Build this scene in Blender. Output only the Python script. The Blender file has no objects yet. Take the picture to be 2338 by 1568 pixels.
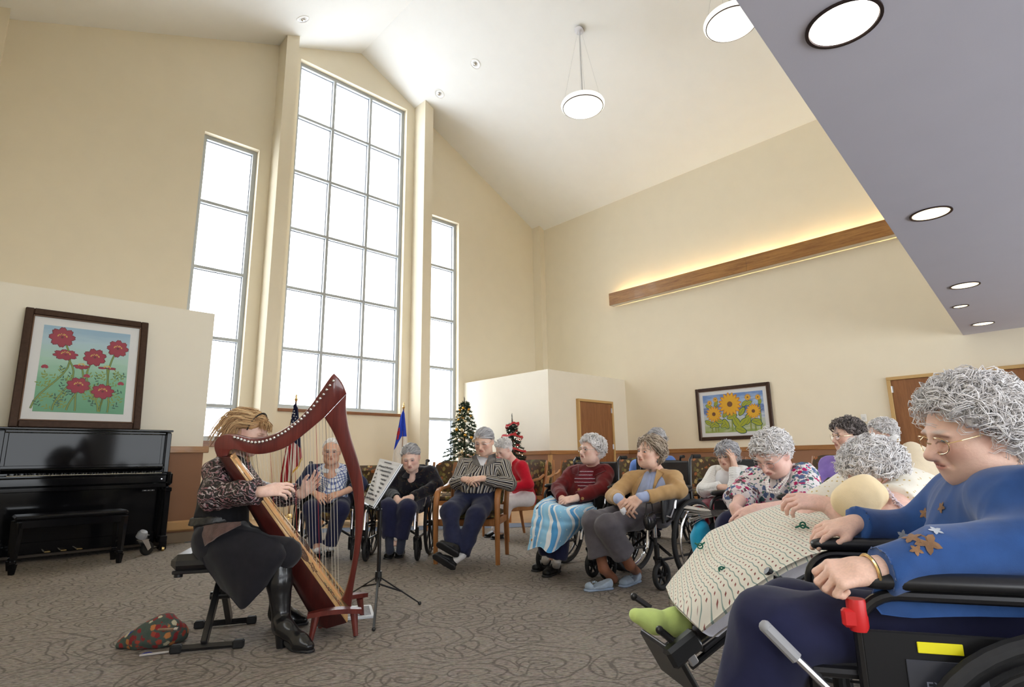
import bpy, bmesh, math, random
import numpy as np
from mathutils import Vector, Matrix
random.seed(7)
PI = math.pi
sc = bpy.context.scene
COL = sc.collection

# ------------------------------------------------------------------ camera
F_PX, YAW, PITCH, ROLL, EYE = 1291.13, 0.766682815, 0.202861775, -0.016281745, 0.92
_cy, _sy, _cp, _sp = math.cos(YAW), math.sin(YAW), math.cos(PITCH), math.sin(PITCH)
FW = np.array([_sy*_cp, _cy*_cp, _sp]); _rt = np.array([_cy, -_sy, 0.0]); _up = np.cross(_rt, FW)
RT = math.cos(ROLL)*_rt + math.sin(ROLL)*_up
UP = -math.sin(ROLL)*_rt + math.cos(ROLL)*_up
GR = np.array([_sy, _cy, 0.0]); RH = np.array([_cy, -_sy, 0.0]); ZZ = np.array([0, 0, 1.0])
EYEP = np.array([0, 0, EYE])
cam = bpy.data.cameras.new('camera'); camo = bpy.data.objects.new('camera', cam); COL.objects.link(camo)
cam.sensor_width = 36; cam.lens = F_PX/2338*36; cam.clip_start = 0.02; cam.clip_end = 400
camo.matrix_world = Matrix(((RT[0], UP[0], -FW[0], 0), (RT[1], UP[1], -FW[1], 0), (RT[2], UP[2], -FW[2], EYE), (0, 0, 0, 1)))
sc.camera = camo

def at(px, py, D):
    """world point seen in the photograph at (px, py), D metres ahead of the camera along the floor"""
    d = FW*F_PX + RT*(px-1169) + UP*(784-py)
    return EYEP + d*(D/(d @ GR))
def floor_at(px, py, z=0.0):
    d = FW*F_PX + RT*(px-1169) + UP*(784-py)
    return EYEP + d*((z-EYE)/d[2])

# ------------------------------------------------------------------ sky, daylight, exposure
world = bpy.data.worlds.new('overcast_sky'); sc.world = world; world.use_nodes = True
WN = world.node_tree.nodes; WN['Background'].inputs[0].default_value = (0.90, 0.95, 1.0, 1); WN['Background'].inputs[1].default_value = 7.6
sc.view_settings.view_transform = 'Standard'; sc.view_settings.look = 'None'
sc.view_settings.exposure = 0.10; sc.view_settings.gamma = 1.0; sc.view_settings.use_curve_mapping = False
sc.cycles.use_denoising = True
sc.cycles.max_bounces = 8; sc.cycles.diffuse_bounces = 5; sc.cycles.glossy_bounces = 3; sc.cycles.transparent_max_bounces = 12
sc.cycles.use_adaptive_sampling = True; sc.cycles.adaptive_threshold = .025
sc.cycles.sample_clamp_indirect = 8.0; sc.cycles.caustics_reflective = False; sc.cycles.caustics_refractive = False
def portal(name, loc, size_x, size_y, rot):
    l = bpy.data.lights.new(name, 'AREA'); l.shape = 'RECTANGLE'; l.size = size_x; l.size_y = size_y
    l.cycles.is_portal = True
    o = bpy.data.objects.new(name, l); COL.objects.link(o); o.location = loc; o.rotation_euler = rot
    return o
YW, XW, YP = 10.623, 11.3, 7.95
for nm, x0, x1, z0, z1 in (('daylight_portal', 2.49, 3.47, 1.32, 6.93), ('daylight_portal', 4.15, 6.81, 1.94, 9.34), ('daylight_portal', 7.45, 8.43, .3, 6.84)):
    portal(nm, ((x0+x1)/2, YW+.27, (z0+z1)/2), x1-x0, z1-z0, (-PI/2, 0, 0))
BACKY = -4.5
BACKWIN = [(-2.6, -.4), (.3, 2.5), (3.2, 5.4), (6.1, 8.3), (9.0, 11.0)]
for x0, x1 in BACKWIN:
    portal('daylight_portal', ((x0+x1)/2, BACKY-.22, 1.5), x1-x0, 2.1, (PI/2, 0, 0))

# ------------------------------------------------------------------ materials
def L1(c):
    c /= 255.0
    return c/12.92 if c <= .04045 else ((c+.055)/1.055)**2.4
def S(r, g, b): return (L1(r), L1(g), L1(b), 1.0)
class NT:
    """tiny helper round a node tree"""
    def __init__(s, m): s.t = m.node_tree; s.n = s.t.nodes; s.l = s.t.links; s.p = s.n['Principled BSDF']
    def add(s, kind, ins=None, **kw):
        n = s.n.new('ShaderNode'+kind)
        for k, v in kw.items(): setattr(n, k, v)
        for k, v in (ins or {}).items():
            if isinstance(v, bpy.types.NodeSocket): s.l.new(v, n.inputs[k])
            else: n.inputs[k].default_value = v
        return n
    def math(s, op, a, b=0.0, c=0.0):
        n = s.add('Math', {0: a, 1: b}, operation=op)
        if c: n.inputs[2].default_value = c
        return n.outputs[0]
    def mix(s, f, a, b, blend='MIX'):
        n = s.add('MixRGB', {0: f, 1: a, 2: b}, blend_type=blend); return n.outputs[0]
    def ramp(s, f, stops, interp='LINEAR'):
        n = s.add('ValToRGB', {0: f}); r = n.color_ramp; r.interpolation = interp
        while len(r.elements) < len(stops): r.elements.new(.5)
        for e, (p, c) in zip(r.elements, stops): e.position = p; e.color = c
        return n.outputs[0]
    def noise(s, vec, scale, detail=2.0, rough=.5, dist=0.0):
        n = s.add('TexNoise', {'Vector': vec, 'Scale': scale, 'Detail': detail, 'Roughness': rough, 'Distortion': dist}); return n
    def obj(s): return s.add('TexCoord').outputs['Object']
    def mapping(s, vec, loc=(0, 0, 0), rot=(0, 0, 0), scale=(1, 1, 1)):
        return s.add('Mapping', {'Vector': vec, 'Location': loc, 'Rotation': rot, 'Scale': scale}).outputs[0]
    def color(s, c): s.l.new(c, s.p.inputs['Base Color'])
    def bump(s, h, strength=.3, dist=.01):
        b = s.add('Bump', {'Height': h, 'Strength': strength, 'Distance': dist}); s.l.new(b.outputs[0], s.p.inputs['Normal'])
MATS = {}
def mat(name, col=(.5, .5, .5, 1), rough=.5, metal=0.0, spec=.5, coat=0.0, sheen=0.0):
    m = bpy.data.materials.new(name); m.use_nodes = True; p = m.node_tree.nodes['Principled BSDF']
    p.inputs['Base Color'].default_value = col; p.inputs['Roughness'].default_value = rough
    p.inputs['Metallic'].default_value = metal; p.inputs['Specular IOR Level'].default_value = spec
    p.inputs['Coat Weight'].default_value = coat; p.inputs['Coat Roughness'].default_value = .05
    p.inputs['Sheen Weight'].default_value = sheen
    MATS[name] = m
    return m
def emis(name, col, strength):
    m = mat(name, col, .5); p = m.node_tree.nodes['Principled BSDF']
    p.inputs['Emission Color'].default_value = col; p.inputs['Emission Strength'].default_value = strength
    return m
def speckle(name, col, amt=.12, scale=40, rough=.8, bump=.0, bscale=200, metal=0.0, spec=.3, sheen=0.0, coat=0.0):
    """plain colour with a soft mottling and a fine relief"""
    m = mat(name, col, rough, metal, spec, coat, sheen); t = NT(m); o = t.obj()
    n = t.noise(o, scale, 4).outputs[0]
    lo = tuple(c*(1-amt) for c in col[:3])+(1,); hi = tuple(min(1, c*(1+amt)) for c in col[:3])+(1,)
    t.color(t.ramp(n, [(.3, lo), (.7, hi)]))
    if bump: t.bump(t.noise(o, bscale, 3).outputs[0], bump, .004)
    return m
def wood(name, a, b, axis=0, scale=6.0, rough=.4, coat=.15, fine=1.0):
    m = mat(name, a, rough, 0, .4, coat); t = NT(m)
    sca = [14, 14, 14]; sca[axis] = 1.0
    v = t.mapping(t.obj(), scale=tuple(x*scale/6 for x in sca))
    n1 = t.noise(v, 1.6, 5, .6, .7).outputs[0]
    n2 = t.noise(t.mapping(v, scale=(5, 5, 5)), 3.0, 3).outputs[0]
    f = t.math('ADD', t.math('MULTIPLY', n1, .72), t.math('MULTIPLY', n2, .28*fine))
    t.color(t.ramp(f, [(.36, b), (.62, a)]))
    t.bump(n2, .08, .002)
    return m
paint_cream = speckle('cream_wall_paint', S(235, 225, 203), .012, 3, .9, .05, 260, spec=.2)
paint_white = speckle('off_white_wall_paint', S(236, 230, 216), .012, 3, .9, .05, 260, spec=.2)
paint_ceil = speckle('white_ceiling_paint', S(246, 246, 244), .01, 3, .9, .04, 260, spec=.2)
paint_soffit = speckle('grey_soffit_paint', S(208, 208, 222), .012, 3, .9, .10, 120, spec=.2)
paint_brown = speckle('brown_wainscot_paint', S(146, 108, 84), .02, 4, .8, .05, 260, spec=.3)
tan_vinyl = mat('tan_corner_guard_vinyl', S(190, 148, 96), .45)
oak = wood('oak_trim', S(176, 128, 80), S(140, 96, 56), 0)
oak_y = wood('oak_along_wall', S(172, 124, 66), S(132, 88, 44), 1, rough=.35)
oak_rail_y = wood('oak_rail_right', S(166, 118, 72), S(130, 88, 50), 1)
door_wood = wood('brown_door_veneer', S(150, 100, 62), S(122, 78, 46), 2, 5.0, .45)
frame_tan = mat('tan_painted_door_frame', S(196, 160, 104), .5)
frame_white = mat('grey_white_window_frame', S(176, 181, 184), .45)
chrome = mat('chrome', (.8, .8, .82, 1), .12, 1.0)
steel = mat('brushed_steel', (.62, .62, .64, 1), .32, 1.0)
white_plastic = mat('white_plastic', S(235, 233, 228), .4)
black_plastic = mat('black_plastic', (.012, .012, .013, 1), .38)
black_metal = mat('black_enamelled_metal', (.01, .01, .011, 1), .28)
black_rubber = speckle('black_rubber', (.014, .014, .014, 1), .1, 60, .7)
grey_rubber = speckle('grey_rubber', (.10, .10, .105, 1), .1, 60, .6)
base_taupe = mat('taupe_base_moulding', S(126, 108, 88), .5)
glass = bpy.data.materials.new('window_glass'); glass.use_nodes = True
_t = glass.node_tree; _t.nodes.clear()
_o = _t.nodes.new('ShaderNodeOutputMaterial'); _mx = _t.nodes.new('ShaderNodeMixShader'); _tr = _t.nodes.new('ShaderNodeBsdfTransparent'); _gl = _t.nodes.new('ShaderNodeBsdfGlossy')
_gl.inputs['Roughness'].default_value = .02; _mx.inputs[0].default_value = .05
_t.links.new(_tr.outputs[0], _mx.inputs[1]); _t.links.new(_gl.outputs[0], _mx.inputs[2]); _t.links.new(_mx.outputs[0], _o.inputs[0])

# ------------------------------------------------------------------ mesh helpers
def nrm(v):
    v = np.asarray(v, float); l = np.linalg.norm(v)
    return v/l if l > 1e-9 else v
def frame_of(d, hint=(0, 0, 1)):
    d = nrm(d); h = np.asarray(hint, float)
    if abs(d @ h) > .95: h = np.array([1.0, 0, 0])
    u = nrm(np.cross(h, d)); return u, np.cross(d, u), d
def rotz(a):
    c, s = math.cos(a), math.sin(a); return np.array([[c, -s, 0], [s, c, 0], [0, 0, 1.0]])
def rotx(a):
    c, s = math.cos(a), math.sin(a); return np.array([[1.0, 0, 0], [0, c, -s], [0, s, c]])
def roty(a):
    c, s = math.cos(a), math.sin(a); return np.array([[c, 0, s], [0, 1.0, 0], [-s, 0, c]])
class MB:
    """collects shapes, links them as one mesh object"""
    def __init__(s): s.v = []; s.f = []; s.n = 0
    def raw(s, vs, fs):
        b = s.n; vs = [tuple(map(float, q)) for q in vs]
        s.v += vs; s.f += [tuple(i+b for i in q) for q in fs]; s.n += len(vs); return s
    def box(s, c, size, b=0.0, R=None):
        c = np.asarray(c, float); h = np.asarray(size, float)/2; b = min(b, .48*2*min(h))
        if b <= 0:
            P = [np.array([x, y, z])*h for x in (-1, 1) for y in (-1, 1) for z in (-1, 1)]
            Fc = [(0, 1, 3, 2), (4, 6, 7, 5), (0, 4, 5, 1), (2, 3, 7, 6), (0, 2, 6, 4), (1, 5, 7, 3)]
        else:
            P = []; ix = {}
            for sx in (-1, 1):
                for sy in (-1, 1):
                    for sz in (-1, 1):
                        for a in range(3):
                            q = np.array([sx, sy, sz])*(h-b); q[a] = (sx, sy, sz)[a]*h[a]
                            ix[(sx, sy, sz, a)] = len(P); P.append(q)
            Fc = []
            def k(a, sg, va, vb):
                o = [0, 0, 0]; ax = [i for i in range(3) if i != a]; o[a] = sg; o[ax[0]] = va; o[ax[1]] = vb
                return tuple(o)
            for a in range(3):
                for sg in (-1, 1):
                    Fc.append(tuple(ix[k(a, sg, p, q)+(a,)] for p, q in ((-1, -1), (1, -1), (1, 1), (-1, 1))))
            for a in range(3):
                bb, cc = [i for i in range(3) if i != a]
                for sb in (-1, 1):
                    for scn in (-1, 1):
                        def g(sa, w):
                            o = [0, 0, 0]; o[a] = sa; o[bb] = sb; o[cc] = scn; return ix[tuple(o)+(w,)]
                        Fc.append((g(-1, bb), g(1, bb), g(1, cc), g(-1, cc)))
            for sx in (-1, 1):
                for sy in (-1, 1):
                    for sz in (-1, 1): Fc.append(tuple(ix[(sx, sy, sz, a)] for a in range(3)))
        P = np.array(P); out = []
        for q in Fc:
            n = np.cross(P[q[1]]-P[q[0]], P[q[2]]-P[q[0]])
            out.append(q if n @ P[list(q)].mean(0) > 0 else q[::-1])
        if R is not None: P = P @ np.asarray(R).T
        return s.raw(P+c, out)
    def prism(s, poly, ext):
        """closed polygon (3-D points) pushed along ext"""
        P = [np.asarray(q, float) for q in poly]; n = len(P); e = np.asarray(ext, float)
        nn = sum((np.cross(P[i]-P[0], P[(i+1) % n]-P[0]) for i in range(n)), np.zeros(3))
        if nn @ e > 0: P = P[::-1]
        vs = P+[q+e for q in P]
        fs = [tuple(range(n)), tuple(range(2*n-1, n-1, -1))]+[(i, i+n, (i+1) % n+n, (i+1) % n) for i in range(n)]
        return s.raw(vs, [f[::1] for f in fs])
    def tube(s, path, r, n=8, closed=False, cap=True, flat=1.0, hint=(0, 0, 1)):
        P = np.array([np.asarray(q, float) for q in path]); m = len(P)
        rr = [r]*m if np.isscalar(r) else list(r)
        T = []
        for i in range(m):
            a = P[(i-1) % m] if (closed or i > 0) else P[i]; b = P[(i+1) % m] if (closed or i < m-1) else P[i]
            T.append(nrm(b-a))
        u, v, _ = frame_of(T[0], hint); vs = []
        for i in range(m):
            u = nrm(u-T[i]*(u @ T[i])); v = np.cross(T[i], u)
            for j in range(n):
                a = 2*PI*j/n; vs.append(P[i]+rr[i]*(math.cos(a)*u+math.sin(a)*v*flat))
        fs = []
        for i in range(m if closed else m-1):
            i2 = (i+1) % m
            for j in range(n):
                j2 = (j+1) % n; fs.append((i*n+j, i*n+j2, i2*n+j2, i2*n+j))
        if not closed and cap: fs += [tuple(range(n-1, -1, -1)), tuple((m-1)*n+j for j in range(n))]
        return s.raw(vs, fs)
    def lathe(s, prof, c=(0, 0, 0), axis=(0, 0, 1), n=24, cap=True):
        """profile [(radius, height)] turned about axis through c"""
        u, v, d = frame_of(axis); c = np.asarray(c, float); vs = []; m = len(prof)
        for r, h in prof:
            for j in range(n):
                a = 2*PI*j/n; vs.append(c+d*h+r*(math.cos(a)*u+math.sin(a)*v))
        fs = []
        for i in range(m-1):
            for j in range(n):
                j2 = (j+1) % n; fs.append((i*n+j, i*n+j2, (i+1)*n+j2, (i+1)*n+j))
        if cap:
            if prof[0][0] > 1e-6: fs.append(tuple(range(n-1, -1, -1)))
            if prof[-1][0] > 1e-6: fs.append(tuple((m-1)*n+j for j in range(n)))
        return s.raw(vs, fs)
    def ball(s, c, r, n=12, m=8, R=None):
        r = np.array([r]*3 if np.isscalar(r) else r, float); vs = []; fs = []
        for i in range(m+1):
            t = PI*i/m
            for j in range(n):
                a = 2*PI*j/n; q = np.array([math.sin(t)*math.cos(a), math.sin(t)*math.sin(a), math.cos(t)])*r
                vs.append((q if R is None else R @ q)+np.asarray(c, float))
        for i in range(m):
            for j in range(n):
                j2 = (j+1) % n; fs.append((i*n+j, (i+1)*n+j, (i+1)*n+j2, i*n+j2))
        return s.raw(vs, fs)
    def torus(s, c, R, r, axis=(0, 0, 1), n=32, k=8, flat=1.0):
        u, v, d = frame_of(axis); c = np.asarray(c, float)
        return s.tube([c+R*(math.cos(2*PI*i/n)*u+math.sin(2*PI*i/n)*v) for i in range(n)], r, k, closed=True, flat=flat, hint=d)
    def mesh(s, name, m, smooth=True, angle=35):
        me = bpy.data.meshes.new(name); me.from_pydata(s.v, [], s.f); me.materials.append(m)
        if smooth:
            me.shade_smooth(); me.set_sharp_from_angle(angle=math.radians(angle))
        me.update(); return me
    def build(s, name, m, parent=None, smooth=True, angle=35, loc=None):
        return link(name, s.mesh(name, m, smooth, angle), parent, loc)
def link(name, me, parent=None, loc=None):
    o = bpy.data.objects.new(name, me); COL.objects.link(o)
    if parent is not None: o.parent = parent
    if loc is not None: o.location = tuple(loc)
    return o
def thing(name, label, cat, loc=(0, 0, 0), rz=0.0, group=None):
    o = bpy.data.objects.new(name, None); COL.objects.link(o); o.empty_display_size = .1
    o.location = tuple(map(float, loc)); o.rotation_euler = (0, 0, rz); o['label'] = label; o['category'] = cat
    if group: o['group'] = group
    return o
def tag(o, label, cat, group=None, kind=None):
    o['label'] = label; o['category'] = cat
    if group: o['group'] = group
    if kind: o['kind'] = kind
    return o
def structure(o): o['kind'] = 'structure'; return o
def copy_tree(o, parent=None):
    c = o.copy(); COL.objects.link(c)
    if parent is not None: c.parent = parent
    for ch in list(o.children): copy_tree(ch, c)
    return c
# ================================================================== the room
def gable(x): return 10.21-.4415*(5.53-x) if x < 5.53 else 10.21-.493*(x-5.53)
XL = -.5
def soff_y(x): return .65+.0634*x
# --- window wall: vertical strips round the three openings, under the gable
wb = MB(); TH = .30
OPEN = {(2.487, 3.467): (1.32, 6.93), (4.152, 6.807): (1.94, 9.34), (7.446, 8.426): (.30, 6.84)}
xs = sorted({XL-.2, 2.487, 3.467, 4.152, 5.53, 6.807, 7.446, 8.426, XW+.2})
def strip(x0, x1, zb, zt0, zt1):
    wb.prism([(x0, YW, zb), (x1, YW, zb), (x1, YW, zt1), (x0, YW, zt0)], (0, TH, 0))
for a, b in zip(xs[:-1], xs[1:]):
    op = next((v for k, v in OPEN.items() if k[0] <= a and b <= k[1]), None)
    if op is None: strip(a, b, 0, gable(a)+.1, gable(b)+.1)
    else:
        strip(a, b, 0, op[0], op[0]); strip(a, b, op[1], gable(a)+.1, gable(b)+.1)
structure(wb.build('wall_back', paint_cream, smooth=False))
# --- pilasters of the window wall and the columns in its corners
for i, (x0, x1, y0) in enumerate(((3.691, 3.94, 10.216), (7.024, 7.265, 10.17), (11.114, 11.3, 10.33), (-.5, -.31, 10.33))):
    b = MB(); b.prism([(x0, y0, 0), (x1, y0, 0), (x1, y0, gable(x1)+.05), (x0, y0, gable(x0)+.05)], (0, YW-y0, 0))
    structure(b.build('wall_back_pilaster', paint_cream, smooth=False))
# --- right wall, left wall
b = MB(); b.box((XW+.1, 2.8, 3.8), (.2, 15.9, 7.7)); structure(b.build('wall_right', paint_cream, smooth=False))
b = MB(); b.box((XL-.1, 6.0, 3.9), (.2, 9.6, 7.8)); structure(b.build('wall_left', paint_cream, smooth=False))
# --- gable ceiling
for nm, x0, x1 in (('ceiling_left', XL-.2, 5.53), ('ceiling_right', 5.53, XW+.2)):
    b = MB(); b.prism([(x0, .2, gable(x0)), (x1, .2, gable(x1)), (x1, YW+.3, gable(x1)), (x0, YW+.3, gable(x0))], (0, 0, .15))
    structure(b.build(nm, paint_ceil, smooth=False))
# --- low ceiling over the camera and the wall that stands on its edge
ZS = 2.75
b = MB(); b.prism([(-4, soff_y(-4), ZS), (XW, soff_y(XW), ZS), (XW, BACKY, ZS), (-4, BACKY, ZS)], (0, 0, .12))
structure(b.build('ceiling_low', paint_soffit, smooth=False))
b = MB(); n = nrm((-.0634, 1, 0))
P = [(x, soff_y(x)-.002, z) for x, z in ((XL-.2, ZS+.1), (XW+.1, ZS+.1), (XW+.1, gable(XW)+.1), (5.53, 10.3), (XL-.2, gable(XL)+.1))]
b.prism(P, -n*.2); structure(b.build('wall_front_upper', paint_cream, smooth=False))
# --- rear of the building behind the camera, with its own windows
b = MB()
xs = [-4.2]+[v for w in BACKWIN for v in w]+[XW+.2]
for i in range(0, len(xs), 2): b.box(((xs[i]+xs[i+1])/2, BACKY-.1, 1.4), (xs[i+1]-xs[i], .2, 2.9))
for x0, x1 in BACKWIN:
    b.box(((x0+x1)/2, BACKY-.1, .22), (x1-x0, .2, .44)); b.box(((x0+x1)/2, BACKY-.1, 2.70), (x1-x0, .2, .3))
structure(b.build('wall_front', paint_cream, smooth=False))
b = MB(); b.box((-4.1, -1.6, 1.4), (.2, 6.0, 2.9)); b.box((-2.3, 1.3, 1.4), (3.6, .2, 2.9)); structure(b.build('wall_left_lobby', paint_cream, smooth=False))
# --- floor: carpet, blue grey border, maple boards by the windows
carpet = mat('swirl_carpet', S(120, 112, 104), .95, 0, .1); t = NT(carpet); o = t.obj()
rot = t.mapping(o, rot=(0, 0, YAW-.1))
def arcs(vec, size, seed, w):
    """partial rings: distance to scattered points, wrapped, cut to broken arcs"""
    wv = t.add('VectorMath', {0: vec, 1: t.add('VectorMath', {0: t.noise(vec, 3.2, 1).outputs['Color'], 1: (.20, .20, 0)}, operation='MULTIPLY').outputs[0]}, operation='ADD').outputs[0]
    vo = t.add('TexVoronoi', {'Vector': t.mapping(wv, loc=(seed, seed*.7, 0), scale=(1, 1.25, 1)), 'Scale': size, 'Randomness': .75}, voronoi_dimensions='2D')
    d = vo.outputs['Distance']
    k = t.math('ABSOLUTE', t.math('SUBTRACT', t.math('PINGPONG', d, .155), .085))
    jag = t.math('MULTIPLY', t.math('SUBTRACT', t.noise(rot, 85, 2).outputs[0], .5), .022)
    cut = t.ramp(t.noise(vec, size*1.1, 0).outputs[0], [(.36, (0, 0, 0, 1)), (.44, (1, 1, 1, 1))])
    return t.math('MULTIPLY', t.ramp(t.math('ADD', k, jag), [(w*.5, (1, 1, 1, 1)), (w*1.3, (0, 0, 0, 1))]), cut)
lm = t.math('MAXIMUM', arcs(rot, 2.3, 0.0, .014), arcs(rot, 1.8, 5.3, .012))
st = t.noise(t.mapping(rot, scale=(16, 64, 16)), 2.0, 4, .65).outputs[0]
st2 = t.noise(t.mapping(rot, scale=(6, 22, 6)), 3.0, 3, .6).outputs['Color']
base = t.ramp(st, [(.32, S(90, 84, 80)), (.46, S(132, 124, 117)), (.58, S(160, 150, 138)), (.7, S(138, 141, 150))])
base = t.mix(.14, base, st2, 'OVERLAY')
t.color(t.mix(t.math('MULTIPLY', lm, .62), base, S(84, 76, 72)))
t.bump(st, .5, .006)
border = speckle('blue_grey_border_carpet', S(104, 112, 128), .12, 90, .95, .3, 300)
maple = wood('maple_floor_boards', S(214, 178, 136), S(186, 146, 104), 0, 5, .3, .2)
b = MB(); b.box((3.6, 3.1, -.06), (15.6, 15.8, .12)); structure(b.build('floor', carpet, smooth=False))
edge = [(2.1, 7.95), (3.0, 7.86), (3.75, 7.46), (4.6, 6.75), (5.4, 6.12), (6.25, 5.5), (7.0, 4.75), (7.7, 3.8), (8.2, 2.8)]
def offs(p, d):
    out = []
    for i in range(len(p)):
        a = np.array(p[max(i-1, 0)]); c = np.array(p[min(i+1, len(p)-1)]); tt = nrm(c-a); out.append(tuple(np.array(p[i])+d*np.array([-tt[1], tt[0]])))
    return out
e2 = offs(edge, .52)
vs = [(x, y, z) for z in (0.0, .004) for e in (edge, e2) for x, y in e]; n = len(edge)
b = MB()
for i in range(n-1): b.raw([(edge[i][0], edge[i][1], .004), (edge[i+1][0], edge[i+1][1], .004), (e2[i+1][0], e2[i+1][1], .004), (e2[i][0], e2[i][1], .004)], [(0, 1, 2, 3)])
structure(b.build('floor_border', border, smooth=False))
poly = e2[::1]+[(XW, 2.8), (XW, YW), (2.1, YW)]
fl = MB()
fl.raw([(x, y, .003) for x, y in poly], [tuple(range(len(poly)))]); fo = structure(fl.build('floor_boards', maple, smooth=False))
# --- windows: frame, mullions, panes
def window(nm, x0, x1, z0, z1, vx, hz):
    root = bpy.data.objects.new(nm, None); COL.objects.link(root); root['kind'] = 'structure'; root.location = (x0, YW+.12, z0)
    W, H = x1-x0, z1-z0; fw, dp = .075, .11
    b = MB()
    b.box((fw/2, dp/2, H/2), (fw, dp, H)); b.box((W-fw/2, dp/2, H/2), (fw, dp, H))
    b.box((W/2, dp/2, H-fw/2), (W-2*fw, dp, fw)); b.box((W/2, dp/2, fw/2), (W-2*fw, dp, fw))
    b.build('frame', frame_white, root, smooth=False)
    xe = [fw]+[v-x0 for v in vx]+[W-fw]; ze = [fw]+[h-z0 for h in hz]+[H-fw]; mw = .055
    for v in vx: MB().box((v-x0, dp/2, H/2), (mw, dp, H-2*fw)).build('mullion', frame_white, root, smooth=False)
    for h in hz:
        for i in range(len(xe)-1):
            a = xe[i]+(mw/2 if i else 0); c = xe[i+1]-(mw/2 if i < len(xe)-2 else 0)
            MB().box(((a+c)/2, dp/2, h-z0), (c-a, dp, mw)).build('muntin', frame_white, root, smooth=False)
    for i in range(len(xe)-1):
        for j in range(len(ze)-1):
            a = xe[i]+(mw/2 if i else 0); c = xe[i+1]-(mw/2 if i < len(xe)-2 else 0)
            e = ze[j]+(mw/2 if j else 0); g = ze[j+1]-(mw/2 if j < len(ze)-2 else 0)
            MB().box(((a+c)/2, dp*.72, (e+g)/2), (c-a, .012, g-e)).build('pane', glass, root, smooth=False)
            # dark glazing gasket round the pane, set back in the frame
            gb = MB(); gw = .012
            gb.box(((a+c)/2, dp*.66, g-gw/2), (c-a, .006, gw)); gb.box(((a+c)/2, dp*.66, e+gw/2), (c-a, .006, gw))
            gb.box((a+gw/2, dp*.66, (e+g)/2), (gw, .006, g-e)); gb.box((c-gw/2, dp*.66, (e+g)/2), (gw, .006, g-e))
            gb.build('gasket', grey_gasket, root, smooth=False)
grey_gasket = mat('grey_glazing_gasket', S(120, 126, 140), .6)
HB = [3.10, 4.33, 5.57, 6.83, 8.09]
window('window_1', 2.487, 3.467, 1.32, 6.93, [], [1.93, 3.13, 4.38, 5.63])
window('window_2', 4.152, 6.807, 1.94, 9.34, [5.0, 5.9], HB)
window('window_3', 7.446, 8.426, .30, 6.84, [], [1.88, 3.09, 4.28, 5.6])
# painted white reveals are part of the wall; oak sill boards below the windows
structure(MB().box((5.48, YW-.015, 1.905), (2.655, .05, .06), .006).build('trim_1', wood('oak_sill', S(150, 100, 60), S(118, 74, 42), 0), smooth=False))
structure(MB().box((2.977, YW-.015, 1.27), (1.1, .05, .10), .006).build('trim_2', MATS['oak_sill'], smooth=False))
# --- partition with the piano in front of it (left) and the store room box (right)
def chair_rail_x(nm, x0, x1, y, z=1.115, m=oak): structure(MB().box(((x0+x1)/2, y-.012, z-.04), (x1-x0, .024, .085), .006).build(nm, m, smooth=False))
b = MB(); b.box(((XL+2.225)/2, 8.04+.09, 2.9/2), (2.225-XL, .18, 2.9)); structure(b.build('wall_partition_left', paint_white, smooth=False))
structure(MB().box(((XL+2.235)/2, 8.034, .56), (2.235-XL, .012, 1.02)).build('trim_3', paint_brown, smooth=False))
structure(MB().box((.89, 8.02, 1.11), (2.8, .04, .08), .006).build('trim_4', oak, smooth=False))
structure(MB().box((.9, 8.022, .06), (2.7, .02, .12), .004).build('baseboard_left', base_taupe, smooth=False))
structure(MB().box((1.1, 8.0, .20), (2.2, .05, .12), .018).build('trim_5', tan_vinyl, smooth=False))
ZB = 2.755
b = MB(); b.box(((8.58+XW)/2, (7.85+YW)/2, ZB/2), (XW-8.58, YW-7.85, ZB)); structure(b.build('wall_store_room', paint_white, smooth=False))
for x0, x1 in ((8.58, 9.45), (10.69, XW)):
    structure(MB().box(((x0+x1)/2, 7.845, .52), (x1-x0, .012, 1.0)).build('trim_6', paint_brown, smooth=False))
    structure(MB().box(((x0+x1)/2, 7.84, 1.055), (x1-x0, .03, .08), .006).build('trim_7', oak, smooth=False))
structure(MB().box((8.575, 9.23, .52), (.012, 2.75, 1.0)).build('trim_8', paint_brown, smooth=False))
structure(MB().box((8.57, 9.23, 1.055), (.03, 2.79, .08), .006).build('trim_9', oak_rail_y, smooth=False))
g = MB(); g.box((8.60, 7.838, .51), (.07, .012, 1.0), .004); g.box((8.568, 7.87, .51), (.012, .07, 1.0), .004); structure(g.build('trim_10', tan_vinyl, smooth=False))
# right wall: brown wainscot and oak rail up to the double door
structure(MB().box((XW-.006, 5.17, .52), (.012, 5.36, 1.0)).build('trim_11', paint_brown, smooth=False))
structure(MB().box((XW-.015, 5.17, 1.055), (.03, 5.36, .085), .006).build('trim_12', oak_rail_y, smooth=False))
structure(MB().box((XW-.012, 5.17, .06), (.024, 5.36, .12), .004).build('baseboard_right', base_taupe, smooth=False))
# --- doors
def door_panel(root, x0, x1, h, hinge_x):
    MB().box(((x0+x1)/2, .02, h/2), (x1-x0, .045, h), .003).build('door_leaf', door_wood, root, smooth=False)
    for z in (.25, h*.55, h-.15):
        hb = MB(); hb.tube([(hinge_x, -.012, z-.055), (hinge_x, -.012, z+.055)], .011, 8); hb.box((hinge_x, -.004, z), (.05, .008, .11)); hb.build('hinge', steel, root)
    hx = x1-.07 if hinge_x < (x0+x1)/2 else x0+.07
    hb = MB(); hb.lathe([(.03, 0), (.03, .012), (.012, .016), (.012, .05)], (hx, -.003, .98), (0, -1, 0), 14); hb.tube([(hx, -.05, .98), (hx+(-.11 if hx > (x0+x1)/2 else .11), -.05, .98)], .01, 8); hb.build('handle', steel, root)
d = bpy.data.objects.new('door_1', None); COL.objects.link(d); d['kind'] = 'structure'; d.location = (9.45, 7.80, 0)
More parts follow.
